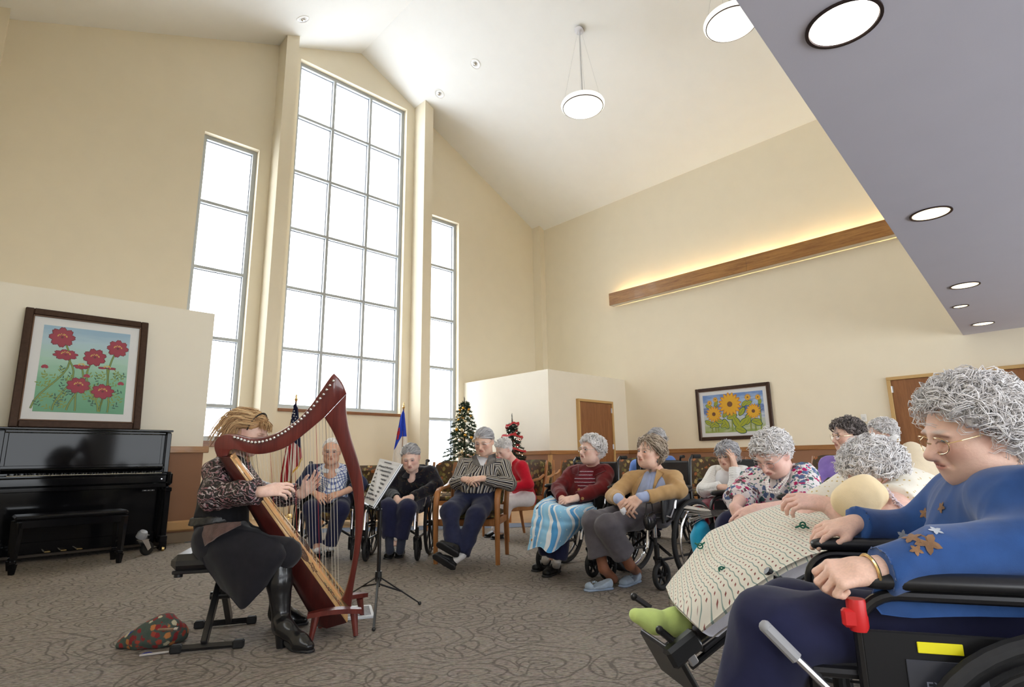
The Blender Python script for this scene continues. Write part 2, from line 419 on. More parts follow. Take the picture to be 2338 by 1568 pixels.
fb = MB(); fb.box((.025, .02, 1.07), (.055, .09, 2.14), .006); fb.box((1.215, .02, 1.07), (.055, .09, 2.14), .006); fb.box((.62, .02, 2.165), (1.245, .09, .055), .006); fb.build('frame', frame_tan, d, smooth=False)
door_panel(d, .056, 1.184, 2.134, 1.19)
d = bpy.data.objects.new('door_2', None); COL.objects.link(d); d['kind'] = 'structure'; d.location = (XW-.05, 2.49, 0); d.rotation_euler = (0, 0, -PI/2)
fb = MB(); fb.box((.03, .02, 1.07), (.06, .09, 2.14), .006); fb.box((2.11, .02, 1.07), (.06, .09, 2.14), .006); fb.box((1.07, .02, 2.165), (2.14, .09, .055), .006); fb.build('frame', frame_tan, d, smooth=False)
door_panel(d, .063, 1.066, 2.134, .058); door_panel(d, 1.072, 2.077, 2.134, 2.08)
# --- outside: snow and a pale neighbouring house seen faintly through the panes
snow = mat('snow', (.85, .87, .9, 1), .9); siding = mat('pale_house_siding', S(238, 238, 238), .8); roofm = speckle('snowy_shingles', S(225, 228, 232), .25, 9, .9)
structure(MB().box((6, 40, -.25), (160, 58, .1)).build('ground_snow', snow, smooth=False))
h = thing('house', 'pale sided house with snowy roof beyond the windows', 'house', (23, 26, 0), -.55)
w = MB(); w.box((0, 0, 1.9), (18, 8, 3.8)); w.build('wall', siding, h, smooth=False)
for k in range(10): MB().box((0, -4.02, .35+k*.36), (18, .03, .02)).build('siding_lap', siding, h, smooth=False)
rb = MB(); rb.prism([(-9.6, -4.8, 3.7), (-9.6, 4.8, 3.7), (-9.6, 0, 6.4)], (19.2, 0, 0)); rb.build('roof', roofm, h, smooth=False)
wm = mat('house_window_glass', S(190, 205, 215), .2)
for x in (-6, -1.5, 3, 7): MB().box((x, -4.03, 1.9), (1.1, .06, 1.4)).build('window_sash', wm, h, smooth=False)
# ================================================================== lamps of the room
lamp_white = emis('opal_lamp_glass', (.95, .95, .92, 1), 1.0)
NTl = lamp_white.node_tree.nodes['Principled BSDF']; NTl.inputs['Emission Color'].default_value = (1, .97, .88, 1)
down_warm = emis('warm_downlight_lens', (1, .9, .7, 1), 2.6); down_warm.node_tree.nodes['Principled BSDF'].inputs['Emission Color'].default_value = (1, .82, .52, 1)
down_white = emis('bright_downlight_lens', (1, 1, 1, 1), 7.0); down_white.node_tree.nodes['Principled BSDF'].inputs['Emission Color'].default_value = (1, .94, .84, 1)
cove_glow = emis('warm_cove_tube', (1, .9, .6, 1), 34.0); cove_glow.node_tree.nodes['Principled BSDF'].inputs['Emission Color'].default_value = (1, .83, .45, 1)
bronze = mat('dark_bronze_trim', S(70, 58, 56), .35, .6)
def pendant(loc, top, label):
    r = thing('pendant_lamp', label, 'lamp', loc, 0, 'bowl pendant lamps on the sloped ceiling')
    x0 = loc[2]; H = top-loc[2]
    b = MB(); b.lathe([(0, -.085), (.16, -.078), (.29, -.05), (.365, -.012), (.372, .0)], n=48, cap=False); b.lathe([(.352, .002), (.27, -.035), (.15, -.062), (0, -.07)], n=48, cap=False); b.build('bowl_shade', lamp_white, r)
    b = MB(); b.lathe([(.372, -.006), (.382, -.006), (.382, .006), (.372, .006)], n=48); b.build('bowl_ring', bronze, r)
    b = MB(); b.lathe([(.374, .006), (.405, .02), (.412, .055), (.398, .085), (.35, .10), (.34, .085), (.372, .06), (.36, .03)], n=48, cap=False); b.build('outer_shade', lamp_white, r)
    b = MB(); b.tube([(0, 0, -.06), (0, 0, H-.02)], .013, 10); b.build('rod', steel, r)
    b = MB(); b.lathe([(.09, -.03), (.09, 0), (.02, .012)], (0, 0, H-.01), (-.442, 0, -.897) if False else (.442, 0, .897), 24); b.build('canopy', steel, r)
    for k in range(4):
        a = PI/4+k*PI/2; MB().tube([(.37*math.cos(a), .37*math.sin(a), .05), (.03*math.cos(a), .03*math.sin(a), H-.02)], .0022, 5).build('suspension_wire', steel, r)
    return r
pendant((7.68, 5.93, 7.44), 9.14, 'opal glass bowl pendant hanging fully in view from the sloped ceiling')
pendant((7.72, 3.03, 7.42), 9.13, 'opal glass bowl pendant half hidden behind the low ceiling edge')
for (x, y, r0, m, lab) in ((2.526, .52, .135, down_white, 'largest glaring white recessed downlight nearest in the low ceiling'), (5.226, .695, .125, down_warm, 'second recessed downlight along the low ceiling, warm lens'),
                       (7.867, .858, .125, down_warm, 'third recessed downlight along the low ceiling, small in the distance'), (10.49, 1.02, .12, down_warm, 'farthest recessed downlight close to the wall above the double doors'),
                       (8.98, 1.06, .075, down_warm, 'smallest recessed downlight right at the low ceiling edge')):
    d = thing('downlight', lab, 'ceiling light', (x, y, ZS), 0, 'recessed downlights in the low ceiling')
    b = MB(); b.lathe([(r0+.014, .0), (r0+.014, -.008), (r0, -.008), (r0-.006, .0)], n=40, cap=False); b.build('trim_ring', bronze, d)
    b = MB(); b.lathe([(0, -.003), (r0-.004, -.003)], n=40, cap=False); b.build('lens', m, d)
for (x, y, z, sl, lab) in ((3.754, 9.641, 9.426, -.4415, 'unlit chrome recessed spotlight in the ceiling above the taller pilaster'), (7.073, 8.364, 9.449, .493, 'unlit chrome recessed spotlight highest on the white slope beside the pendant'), (7.1, 9.713, 9.436, .493, 'unlit chrome recessed spotlight just above the second pilaster')):
    n = nrm((-sl if sl < 0 else -sl, 0, -1)) if False else nrm((-sl, 0, -1))
    d = thing('recessed_spotlight', lab, 'ceiling light', (x, y, z), 0, 'unlit recessed spotlights in the sloped ceiling')
    b = MB(); b.lathe([(.125, 0), (.125, .008), (.10, .01), (.098, .002)], axis=n, n=32, cap=False); b.build('trim_ring', white_plastic, d)
    b = MB(); b.lathe([(.099, .003), (.085, .0), (.05, -.001), (0, -.001)], axis=n, n=32, cap=False); b.build('reflector', steel, d)
    b = MB(); b.ball(n*.012, (.045, .045, .02), 16, 8); b.build('bulb', chrome, d)
# oak cove along the right wall with a warm tube inside
XLG, ZT, ZL0 = XW-.2, 4.915, 4.615
lg = thing('cove_light', 'long oak cove light shelf glowing warm along the wall', 'wall light', (XW, 8.04, ZL0))
W0, L0 = .2, 6.95
for k, (a, c) in enumerate(((0, 3.45), (3.452, L0))):
    MB().box((-W0+.012, -(a+c)/2, .15), (.024, c-a, .30), .002).build('front_board', oak_y, lg, smooth=False)
MB().box((-W0/2+.01, -L0/2, .006), (W0-.04, L0-.02, .012)).build('bottom_board', paint_white, lg, smooth=False)
MB().box((-W0/2, -.008, .008), (W0, .016, .016)).build('end_board', oak_y, lg, smooth=False)
for k in range(5): MB().tube([(-.09, -.15-k*1.36, .2), (-.09, -1.4-k*1.36, .2)], .016, 10).build('lamp_tube', cove_glow, lg)

# ================================================================== pictures
frame_brown = speckle('dark_bronze_picture_frame', S(62, 44, 36), .2, 30, .35, .05, 90, .3)
frame_lip = mat('bronze_frame_lip', S(112, 88, 74), .35, .4)
mat_board = mat('white_mat_board', S(226, 228, 232), .8)
picture_glass = bpy.data.materials.new('picture_glass'); picture_glass.use_nodes = True
_t = picture_glass.node_tree; _t.nodes.clear()
_o = _t.nodes.new('ShaderNodeOutputMaterial'); _mx = _t.nodes.new('ShaderNodeMixShader'); _tr = _t.nodes.new('ShaderNodeBsdfTransparent'); _gl = _t.nodes.new('ShaderNodeBsdfGlossy'); _lw = _t.nodes.new('ShaderNodeLayerWeight'); _pw = _t.nodes.new('ShaderNodeMath'); _fr = _t.nodes.new('ShaderNodeMath')
_gl.inputs['Roughness'].default_value = .01; _pw.operation = 'POWER'; _pw.inputs[1].default_value = 4.0; _fr.operation = 'MULTIPLY_ADD'; _fr.inputs[1].default_value = .7; _fr.inputs[2].default_value = .03; _t.links.new(_lw.outputs['Facing'], _pw.inputs[0]); _t.links.new(_pw.outputs[0], _fr.inputs[0])
_t.links.new(_fr.outputs[0], _mx.inputs[0]); _t.links.new(_tr.outputs[0], _mx.inputs[1]); _t.links.new(_gl.outputs[0], _mx.inputs[2]); _t.links.new(_mx.outputs[0], _o.inputs[0])
ink = mat('ink_outline', S(40, 34, 48), .7)
def frame_parts(root, W, H, fw, border):
    """local: x right, z up, y into the wall; origin bottom centre"""
    for nm, m, o, wd, y0 in (('frame', frame_brown, 0, fw, .045), ('frame_lip', frame_lip, fw, .012, .03)):
        b = MB(); w, h = W-2*o, H-2*o
        for c, s in (((-w/2+wd/2, 0, H/2), (wd, y0, h)), ((w/2-wd/2, 0, H/2), (wd, y0, h)), ((0, 0, H-o-wd/2), (w-2*wd, y0, wd)), ((0, 0, o+wd/2), (w-2*wd, y0, wd))):
            b.box((c[0], y0/2-(.0 if nm == 'frame' else -.006), c[2]), s, .008 if nm == 'frame' else .003)
        b.build(nm, m, root, smooth=False)
    iw, ih = W-2*fw, H-2*fw
    MB().box((0, .028, H/2), (iw, .004, ih)).build('mat_board', mat_board, root, smooth=False)
    return iw-2*border, ih-2*border
def petal(b, c, ang, r0, r1, wd, y, n=5, sq=1.0, notch=.0):
    """one flat painted petal; each lies a hair above the one before"""
    y -= 6e-6*(b.n % 1100)*.05
    d = np.array([math.cos(ang), math.sin(ang)]); p = np.array([-d[1], d[0]]); L = []
    for k in range(n+1):
        t_ = k/n; L.append((r0+(r1-r0)*t_, wd*math.sin(PI*min(1, t_*.88+.06))**.7))
    top = [np.array(c)+(d*a+p*w)*np.array([1, sq]) for a, w in L]; bot = [np.array(c)+(d*a-p*w)*np.array([1, sq]) for a, w in L[::-1]]
    mid = [np.array(c)+d*(r1*(1-notch))*np.array([1, sq])]
    P = top+mid+bot; P.append(np.array(c)+d*((r0+r1)*.5)*np.array([1, sq])); m_ = len(P)-1; b.raw([(q[0], y, q[1]) for q in P], [((i+1) % m_, i, m_) for i in range(m_)])
def stroke(b, pts, w, y):
    P = [np.array(q) for q in pts]; vs = []
    for i, q in enumerate(P):
        t_ = nrm(P[min(i+1, len(P)-1)]-P[max(i-1, 0)]); n = np.array([-t_[1], t_[0]]); ww = w if np.isscalar(w) else w[i]
        vs += [tuple(q+n*ww), tuple(q-n*ww)]
    b.raw([(a[0], y, a[1]) for a in vs], [(2*i, 2*i+1, 2*i+3, 2*i+2) for i in range(len(P)-1)])
def curve2(a, c, bend, n=10):
    a, c = np.array(a), np.array(c); p = np.array([-(c-a)[1], (c-a)[0]])
    return [a+(c-a)*k/n+p*bend*math.sin(2*PI*k/n*.75) for k in range(n+1)]
rnd = random.Random(3)
# cosmos picture leaning on the piano
r = thing('framed_picture', 'large framed print of crimson cosmos flowers leaning on the black piano', 'picture', (.893, 7.775, 1.335))
r.rotation_euler = (-.155, .0, 0)
PW, PH = 1.16, 1.33
aw, ah = frame_parts(r, PW, PH, .075, .10)
sky1 = mat('painted_sky_to_meadow', S(160, 190, 205), .7); t = NT(sky1); sx = t.add('SeparateXYZ', {0: t.obj()}).outputs
g1 = t.math('ADD', t.math('DIVIDE', sx[2], PH), t.math('MULTIPLY', t.math('SUBTRACT', t.noise(t.mapping(t.obj(), scale=(1, 1, 6)), 3, 3).outputs[0], .5), .18))
t.color(t.ramp(g1, [(.12, S(92, 158, 128)), (.40, S(120, 182, 150)), (.58, S(170, 210, 196)), (.74, S(176, 206, 222)), (.84, S(150, 186, 214))]))
MB().box((0, .025, PH/2), (aw, .003, ah)).build('print', sky1, r, smooth=False)
crim = mat('painted_crimson', S(156, 36, 72), .7); crimd = mat('painted_dark_crimson', S(104, 22, 52), .7); gold = mat('painted_gold', S(214, 176, 96), .7); olive = mat('painted_olive_stem', S(128, 150, 74), .7); dkgreen = mat('painted_dark_green', S(44, 92, 84), .7)
def uv(u, v): return np.array([(u-.5)*aw, PH/2+(v-.5)*ah])
FL = [(.21, .87, .155, 1, 8), (.86, .80, .14, 1, 8), (.27, .665, .15, .55, 8), (.60, .665, .145, .95, 8), (.46, .55, .10, .55, 5), (.755, .545, .11, .35, 6), (.45, .315, .145, .85, 8), (.73, .26, .145, .8, 8)]
bs, bd = MB(), MB()
for (u, v, s, sq, n), (bu, be) in zip(FL, ((.12, .14), (.76, -.05), (.30, .13), (.62, -.10), (.40, .08), (.74, .04), (.43, -.03), (.72, .03))):
    p = curve2(uv(u, v), uv(bu, .02), be); stroke(bd, p, .0095, .0222); stroke(bs, p, .006, .0215)
for k in range(70):
    c = uv(rnd.uniform(.03, .97), rnd.uniform(.03, .46)); a = rnd.uniform(.4, 2.7)
    for j in range(4):
        q = c+np.array([math.cos(a), math.sin(a)])*j*.018
        petal(bs if k % 3 else bd, q, a+(.9 if j % 2 else -.9), 0, .034, .006, .0218)
bd.build('painted_shadow_stem', dkgreen, r, smooth=False); bs.build('painted_stem', olive, r, smooth=False)
for (u, v, s, sq, n) in FL:
    b1, b2, b3 = MB(), MB(), MB(); c = uv(u, v); ph = rnd.uniform(0, 1)
    for k in range(n):
        a = ph+2*PI*k/n if n > 6 else PI+.2+(PI-.4)*k/(n-1)*1.0
        if n == 6: a = (PI if k % 2 else 0)+(k-2.5)*.12
        petal(b2, c, a, .0, s*.92*aw/.87*.92, s*.27, .0208, sq=sq, notch=.06); petal(b1, c, a, .012, s*.86*aw/.87*.92, s*.225, .020, sq=sq, notch=.07)
    for k in range(14):
        a = k*2.4; q = c+np.array([math.cos(a)*s*.22, abs(math.sin(a))*s*.18+s*.04]); petal(b3, q, a, 0, .012, .005, .0192)
    b2.build('painted_petal_edge', crimd, r, smooth=False); b1.build('painted_flower', crim, r, smooth=False); b3.build('painted_stamens', gold, r, smooth=False)
bb = MB()
for u, v in ((.065, .50), (.53, .425), (.935, .36)):
    for k in range(5): petal(bb, uv(u, v), PI/2+(k-2)*.7, 0, .032, .014, .0205)
bb.build('painted_bud', crim, r, smooth=False)
MB().box((0, .016, PH/2), (PW-.15, .002, PH-.15)).build('picture_glass', picture_glass, r, smooth=False)
# sunflower picture on the right wall
r = thing('framed_picture', 'framed print of yellow sunflowers hanging above the oak rail', 'picture', (XW-.05, 5.24, 1.25)); r.rotation_euler = (0, 0, -PI/2)
PW2, PH2 = 1.575, 1.09
aw, ah = frame_parts(r, PW2, PH2, .062, .09)
sky2 = mat('painted_blue_sky', S(120, 150, 200), .7); t = NT(sky2); sx = t.add('SeparateXYZ', {0: t.obj()}).outputs
g1 = t.math('ADD', t.math('DIVIDE', sx[2], PH2), t.math('MULTIPLY', t.math('SUBTRACT', t.noise(t.mapping(t.obj(), scale=(1, 1, 3)), 4, 3).outputs[0], .5), .5))
t.color(t.ramp(g1, [(.15, S(150, 172, 96)), (.28, S(190, 200, 170)), (.42, S(192, 206, 226)), (.56, S(70, 104, 176)), (.68, S(176, 200, 230)), (.85, S(104, 144, 208))]))
MB().box((0, .025, PH2/2), (aw, .003, ah)).build('print', sky2, r, smooth=False)
def uv(u, v): return np.array([(u-.5)*aw, PH2/2+(v-.5)*ah])
yel = mat('painted_sunflower_yellow', S(232, 178, 38), .7); amber = mat('painted_amber', S(206, 128, 34), .7); seed = mat('painted_seed_brown', S(110, 68, 46), .7); leafg = mat('painted_leaf_green', S(166, 176, 44), .7)
FL = [(.46, .72, .30, 16), (.175, .49, .21, 15), (.83, .50, .185, 16), (.115, .79, .075, 11), (.22, .87, .07, 10), (.76, .86, .09, 10), (.92, .84, .075, 11)]
b0, b1, b2, b3 = MB(), MB(), MB(), MB()
for (u, v, s, n) in FL:
    p = curve2(uv(u, v), uv(u+.02, .02), .02); stroke(b0, p, .014, .0222); stroke(b1, p, .008, .0215)
for (u, v, a, l) in ((.40, .36, .3, .20), (.32, .26, 2.8, .17), (.50, .38, 5.2, .24), (.60, .42, .9, .18), (.70, .34, .5, .2), (.80, .28, 5.8, .2), (.93, .25, 3.2, .18), (.12, .22, 2.6, .15), (.10, .15, .6, .16), (.25, .16, 2.7, .16), (.28, .14, .5, .15), (.40, .10, 2.0, .2), (.52, .10, 5.9, .22), (.60, .14, .8, .2), (.70, .18, 1.0, .16), (.15, .66, 2.7, .14), (.20, .70, 1.0, .12), (.66, .64, .8, .14), (.72, .68, .4, .13), (.93, .66, 1.2, .1), (.33, .40, .8, .15), (.86, .40, .6, .12)):
    petal(b2, uv(u, v), a, -.012, l*1.08, l*.33, .0210); petal(b3, uv(u, v), a, 0, l, l*.27, .0203); stroke(b2, [uv(u, v), uv(u, v)+np.array([math.cos(a), math.sin(a)])*l*.85], .003, .0198)
b0.build('painted_stem_edge', dkgreen, r, smooth=False); b1.build('painted_stem', leafg, r, smooth=False); b2.build('painted_leaf_edge', dkgreen, r, smooth=False); b3.build('painted_leaf', leafg, r, smooth=False)
for (u, v, s, n) in FL:
    b1, b2, b3 = MB(), MB(), MB(); c = uv(u, v); R_ = s*ah
    for k in range(n): a = 2*PI*k/n+.1; petal(b2, c, a, .0, R_*1.02, R_*.19, .0196)
    for k in range(n): a = 2*PI*k/n+.1; petal(b1, c, a, .0, R_*rnd.uniform(.9, .98), R_*.145, .0189)
    b3.raw([(c[0]+R_*.24*math.cos(k*PI/9), .0182, c[1]+R_*.24*math.sin(k*PI/9)) for k in range(18)], [tuple(range(17, -1, -1))])
    b2.build('painted_petal_edge', amber, r, smooth=False); b1.build('painted_flower', yel, r, smooth=False); b3.build('painted_seed_head', seed, r, smooth=False)
MB().box((0, .016, PH2/2), (PW2-.125, .002, PH2-.125)).build('picture_glass', picture_glass, r, smooth=False)
# thermostat
r = thing('thermostat', 'small white wall control with a round dial beside the doors', 'thermostat', (XW, 2.915, 1.535)); r.rotation_euler = (0, 0, -PI/2)
MB().box((0, -.012, 0), (.085, .024, .135), .006).build('plate', white_plastic, r, smooth=False)
MB().lathe([(.024, 0), (.024, .012), (.019, .016)], (0, -.024, -.005), (0, -1, 0), 20).build('dial', mat('pale_grey_dial', S(206, 206, 204), .4), r)
# ================================================================== piano group
piano_black = mat('black_piano_lacquer', (.006, .006, .007, 1), .07, 0, .18, .0)
ivory = mat('ivory_keys', S(232, 226, 206), .3)
brass = mat('brass', (.78, .58, .26, 1), .25, 1.0)
felt_red = mat('red_felt', S(120, 20, 24), .9)
r = thing('upright_piano', 'glossy black upright piano standing against the low partition wall', 'piano', (1.0, 8.0, 0))
XA, XB = -.75, .76                                            # local x of the two sides; y: 0 back, negative towards the room
b = MB(); b.box((0, -.17, .70), (XB-XA-.06, .34, 1.14), .004); b.build('case', piano_black, r, smooth=False)
for x in (XA+.02, XB-.02):
    b = MB(); b.box((x, -.19, .68), (.045, .38, 1.24), .006); b.box((x, -.375, .98), (.05, .03, .62), .006); b.build('side_panel', piano_black, r, smooth=False)
    b = MB(); b.box((x, -.47, .775), (.05, .32, .15), .03); b.box((x, -.40, .67), (.045, .26, .06), .012); b.build('key_arm', piano_black, r, smooth=False)
    b = MB(); b.box((x, -.545, .37), (.055, .06, .60), .006); b.box((x, -.545, .13), (.075, .085, .06), .008); b.box((x, -.545, .06), (.075, .09, .10), .008); b.box((x, -.545, .655), (.07, .085, .05), .008); b.build('leg', piano_black, r, smooth=False)
    b = MB(); b.box((x, -.27, .075), (.06, .62, .09), .01); b.build('toe_block', piano_black, r, smooth=False)
    b = MB(); b.lathe([(.022, -.012), (.022, .012)], (x, -.60, .023), (1, 0, 0), 16); b.tube([(x, -.59, .02), (x, -.575, .05)], .012, 8); b.build('caster', brass, r)
b = MB(); b.box((0, -.195, 1.313), (XB-XA+.04, .43, .022), .006); b.build('lid', piano_black, r, smooth=False)
b = MB(); b.box((0, -.352, 1.10), (XB-XA-.16, .02, .34), .004); b.build('upper_panel', piano_black, r, smooth=False)
b = MB(); b.box((0, -.375, 1.285), (XB-XA-.10, .02, .022), .004); b.box((0, -.372, .925), (XB-XA-.10, .03, .03), .004); b.build('upper_moulding', piano_black, r, smooth=False)
b = MB(); b.box((0, -.35, .42), (XB-XA-.14, .02, .52), .004); b.build('lower_panel', piano_black, r, smooth=False)
b = MB(); b.box((0, -.47, .705), (XB-XA-.09, .28, .045), .006); b.build('key_bed', piano_black, r, smooth=False)
b = MB(); b.box((0, -.60, .775), (XB-XA-.10, .028, .085), .01); b.build('key_slip', piano_black, r, smooth=False)
b = MB(); b.box((0, -.40, .885), (XB-XA-.12, .10, .018), .006, rotx(-.35)); b.box((0, -.60, .83), (XB-XA-.10, .018, .02), .004); b.build('fallboard', piano_black, r, smooth=False)
kw = (XB-XA-.20)/52
for k in range(52):
    o_ = MB().box((XA+.10+kw*(k+.5), -.505, .832), (kw-.0015, .15, .022), .002).build('white_key', ivory, r, smooth=False) if k == 0 else link('white_key', wk.data, r)
    if k == 0: wk = o_
    else: o_.location = (kw*k, 0, 0)
blk = None
for k in range(51):
    if k % 7 in (1, 4): continue
    if blk is None:
        blk = MB().box((0, -.47, .85), (.011, .095, .022), .003).build('black_key', black_plastic, r, smooth=False); blk.location = (XA+.10+kw*(k+1), 0, 0)
    else: link('black_key', blk.data, r, (XA+.10+kw*(k+1), 0, 0))
MB().box((.58, -.405, .90), (.26, .05, .03), .006).build('player_control_bar', black_plastic, r, smooth=False)
b = MB(); b.lathe([(.008, 0), (.008, .006)], (.655, -.616, .775), (0, -1, 0), 12); b.build('lock', steel, r)
b = MB(); b.box((.55, -.56, .655), (.12, .03, .02), .004)
b.build('control_box', black_plastic, r, smooth=False)
for k in range(3): MB().ball((.515+k*.035, -.578, .655), (.008, .006, .006), 8, 6).build('control_knob', steel, r)
b = MB(); b.box((0, -.34, .13), (XB-XA-.12, .05, .12), .006); b.build('bottom_rail', piano_black, r, smooth=False)
for x in (-.13, 0, .13):
    MB().box((x-.12, -.42, .095), (.055, .14, .014), .006).build('pedal', brass, r, smooth=False)
MB().tube([(XB+.015, -.35, .62), (XB+.02, -.36, .35), (XB+.035, -.36, .12), (XB+.0, -.42, .03), (XB-.12, -.50, .02)], .006, 6).build('power_cord', black_rubber, r)
# dolly wheel under the piano
def castor(x, y, lab):
    c = thing('dolly_caster', lab, 'caster', (x, y, 0), .5)
    b = MB(); b.lathe([(.040, -.02), (.066, -.018), (.07, 0), (.066, .018), (.040, .02)], (0, 0, .07), (0, 1, 0), 24); b.lathe([(.02, -.026), (.02, .026)], (0, 0, .07), (0, 1, 0), 12); b.build('wheel', black_rubber, c)
    b = MB()
    for s in (-1, 1): b.prism([(-.09, s*.03, .16), (-.02, s*.03, .16), (.022, s*.03, .075), (-.012, s*.03, .05)], (0, .004*s, 0))
    b.box((-.055, 0, .162), (.085, .07, .008)); b.build('fork', steel, c, smooth=False)
    b = MB(); b.lathe([(.035, 0), (.04, .02), (.03, .035)], (-.055, 0, .166), n=20); b.box((-.055, 0, .205), (.09, .07, .012), .003); b.build('swivel_plate', grey_rubber, c)
    b = MB(); b.lathe([(.0, .075), (.036, .07), (.05, .045), (.05, 0), (.0, 0)], (-.085, .0, .19), (0, -.5, .85), 20); b.build('brake_pedal', mat('grey_plastic', S(150, 152, 158), .4), c)
    return c
castor(1.545, 7.20, 'large steel and black rubber dolly wheel under the piano')
# piano bench
r = thing('piano_bench', 'low glossy black piano bench tucked before the upright piano', 'bench', (.85, 7.0, 0))
b = MB(); b.box((0, 0, .475), (.86, .36, .04), .015); b.build('seat', piano_black, r, smooth=False)
b = MB()
for s in (-1, 1): b.box((0, s*.15, .42), (.80, .02, .07), .004)
for s in (-1, 1): b.box((s*.40, 0, .42), (.02, .30, .07), .004)
b.build('apron', piano_black, r, smooth=False)
for sx in (-1, 1):
    for sy in (-1, 1):
        b = MB(); b.tube([(sx*.395, sy*.145, .44), (sx*.395, sy*.145, .12)], [.038, .026], 4, flat=1); b.box((sx*.395, sy*.145, .10), (.045, .045, .03), .006); b.tube([(sx*.395, sy*.145, .085), (sx*.395, sy*.145, 0)], [.034, .022], 4); b.build('leg', piano_black, r, smooth=False)

# ================================================================== harp
harp_wood = wood('red_mahogany_harp', S(112, 48, 40), S(84, 32, 28), 2, 4, .28, .4)
harp_dark = wood('dark_mahogany_soundbox', S(80, 32, 28), S(60, 23, 21), 2, 4, .3, .4)
spruce = wood('spruce_soundboard', S(222, 184, 128), S(198, 156, 100), 2, 7, .3, .3)
maple_rib = mat('maple_string_rib', S(226, 178, 128), .35)
rosette_ink = mat('burnt_rosette_print', S(96, 64, 44), .6); paint_grn = mat('inlay_green', S(56, 84, 66), .5); paint_red = mat('inlay_rust', S(128, 60, 44), .5)
string_white = mat('nylon_string', S(206, 200, 188), .3); string_red = mat('red_string', S(170, 40, 40), .4); string_blk = mat('black_string', S(60, 56, 56), .4)
HA = .27                                                     # the pillar side swings a little towards the camera
LEAN = .20                                                    # and leans over to the player's near shoulder
hx = math.cos(HA)*RH+math.sin(HA)*GR; hy0 = -math.sin(HA)*RH+math.cos(HA)*GR; hy = math.cos(LEAN)*hy0+math.sin(LEAN)*ZZ; hz = -math.sin(LEAN)*hy0+math.cos(LEAN)*ZZ
HO = floor_at(762, 1436); HO[2] = 0
harp = thing('harp', 'red mahogany lever harp with pale soundboard leaning on the seated player', 'harp', HO); harp.rotation_euler = Matrix(np.array([hx, hy, hz]).T.tolist()).to_euler()
HD = HO+hy*.06                                                # the plane of the strings
def hp(u, v):
    """point of the photograph (in the harp close-up's pixels) on the string plane, in harp coordinates (x, z)"""
    px, py = 380+u/2.24, 830+v/2.24
    d = FW*F_PX+RT*(px-1169)+UP*(784-py); k = ((HD-EYEP) @ hy)/(d @ hy); q = EYEP+d*k-HO
    return np.array([q @ hx, q @ hz])
def H3(u, v, y=0): a = hp(u, v); return np.array([a[0], .06+y, a[1]])
def loft(name, A, B, th, m, bev=.010, n=44):
    """a board lofted between two edge curves, rounded at its four long edges"""
    def res(C):
        C = np.array(C, float); d = np.r_[0, np.cumsum(np.linalg.norm(np.diff(C, axis=0), axis=1))]; x = np.linspace(0, d[-1], n); return np.stack([np.interp(x, d, C[:, k]) for k in (0, 1)], 1)
    A, B = res(A), res(B); h_ = th/2; vs = []; fs = []
    for a, c in zip(A, B):
        pa, pb = H3(*a), H3(*c); L = np.linalg.norm(pb-pa); u = (pb-pa)/max(L, 1e-6); bb = min(bev, L*.3)
        for t_, y in ((0, -h_+bev), (.3*bb, -h_+.3*bev), (bb, -h_), (L-bb, -h_), (L-.3*bb, -h_+.3*bev), (L, -h_+bev), (L, h_-bev), (L-.3*bb, h_-.3*bev), (L-bb, h_), (bb, h_), (.3*bb, h_-.3*bev), (0, h_-bev)): vs.append(pa+u*t_+np.array([0, y, 0]))
    for i in range(n-1):
        for j in range(12): fs.append((i*12+j, i*12+(j+1) % 12, (i+1)*12+(j+1) % 12, (i+1)*12+j))
    fs += [tuple(range(11, -1, -1)), tuple((n-1)*12+j for j in range(12))]
    return MB().raw(vs, fs).build(name, m, harp, angle=40)
def smoothpoly(P, n=3):
    P = [np.array(p, float) for p in P]
    e0, e1 = P[0], P[-1]
    for _ in range(n-1): P = [e0]+[q for i in range(len(P)-1) for q in ((P[i]*.75+P[i+1]*.25), (P[i]*.25+P[i+1]*.75))]+[e1]
    return [q for i, q in enumerate(P) if i == 0 or np.linalg.norm(q-P[i-1]) > .5]
top = smoothpoly([(263, 472), (250, 440), (247, 405), (262, 374), (300, 358), (355, 361), (430, 381), (500, 377), (560, 358), (620, 325), (680, 280), (740, 214), (790, 140), (830, 80), (855, 48)])
tip = smoothpoly([(855, 48), (888, 80), (908, 116), (921, 152)])
low = smoothpoly([(808, 273), (740, 331), (680, 380), (620, 424), (550, 450), (480, 462), (430, 457), (390, 445), (352, 432), (326, 441), (318, 466)])
loft('neck', top+tip[1:], low[::-1]+[np.array((921.0, 153.0))], .050, harp_wood, .010, 64)
outr = smoothpoly([(921, 154), (917, 220), (926, 300), (947, 390), (977, 480), (1001, 570), (1013, 660), (1011, 750), (1004, 850), (990, 950), (970, 1060), (955, 1150), (945, 1245)])
innr = smoothpoly([(898, 1195), (912, 1170), (934, 1090), (952, 1000), (963, 900), (966, 800), (962, 720), (954, 650), (938, 580), (914, 500), (884, 420), (850, 340), (809, 274)])
loft('pillar', outr, innr[::-1], .052, harp_wood, .012)
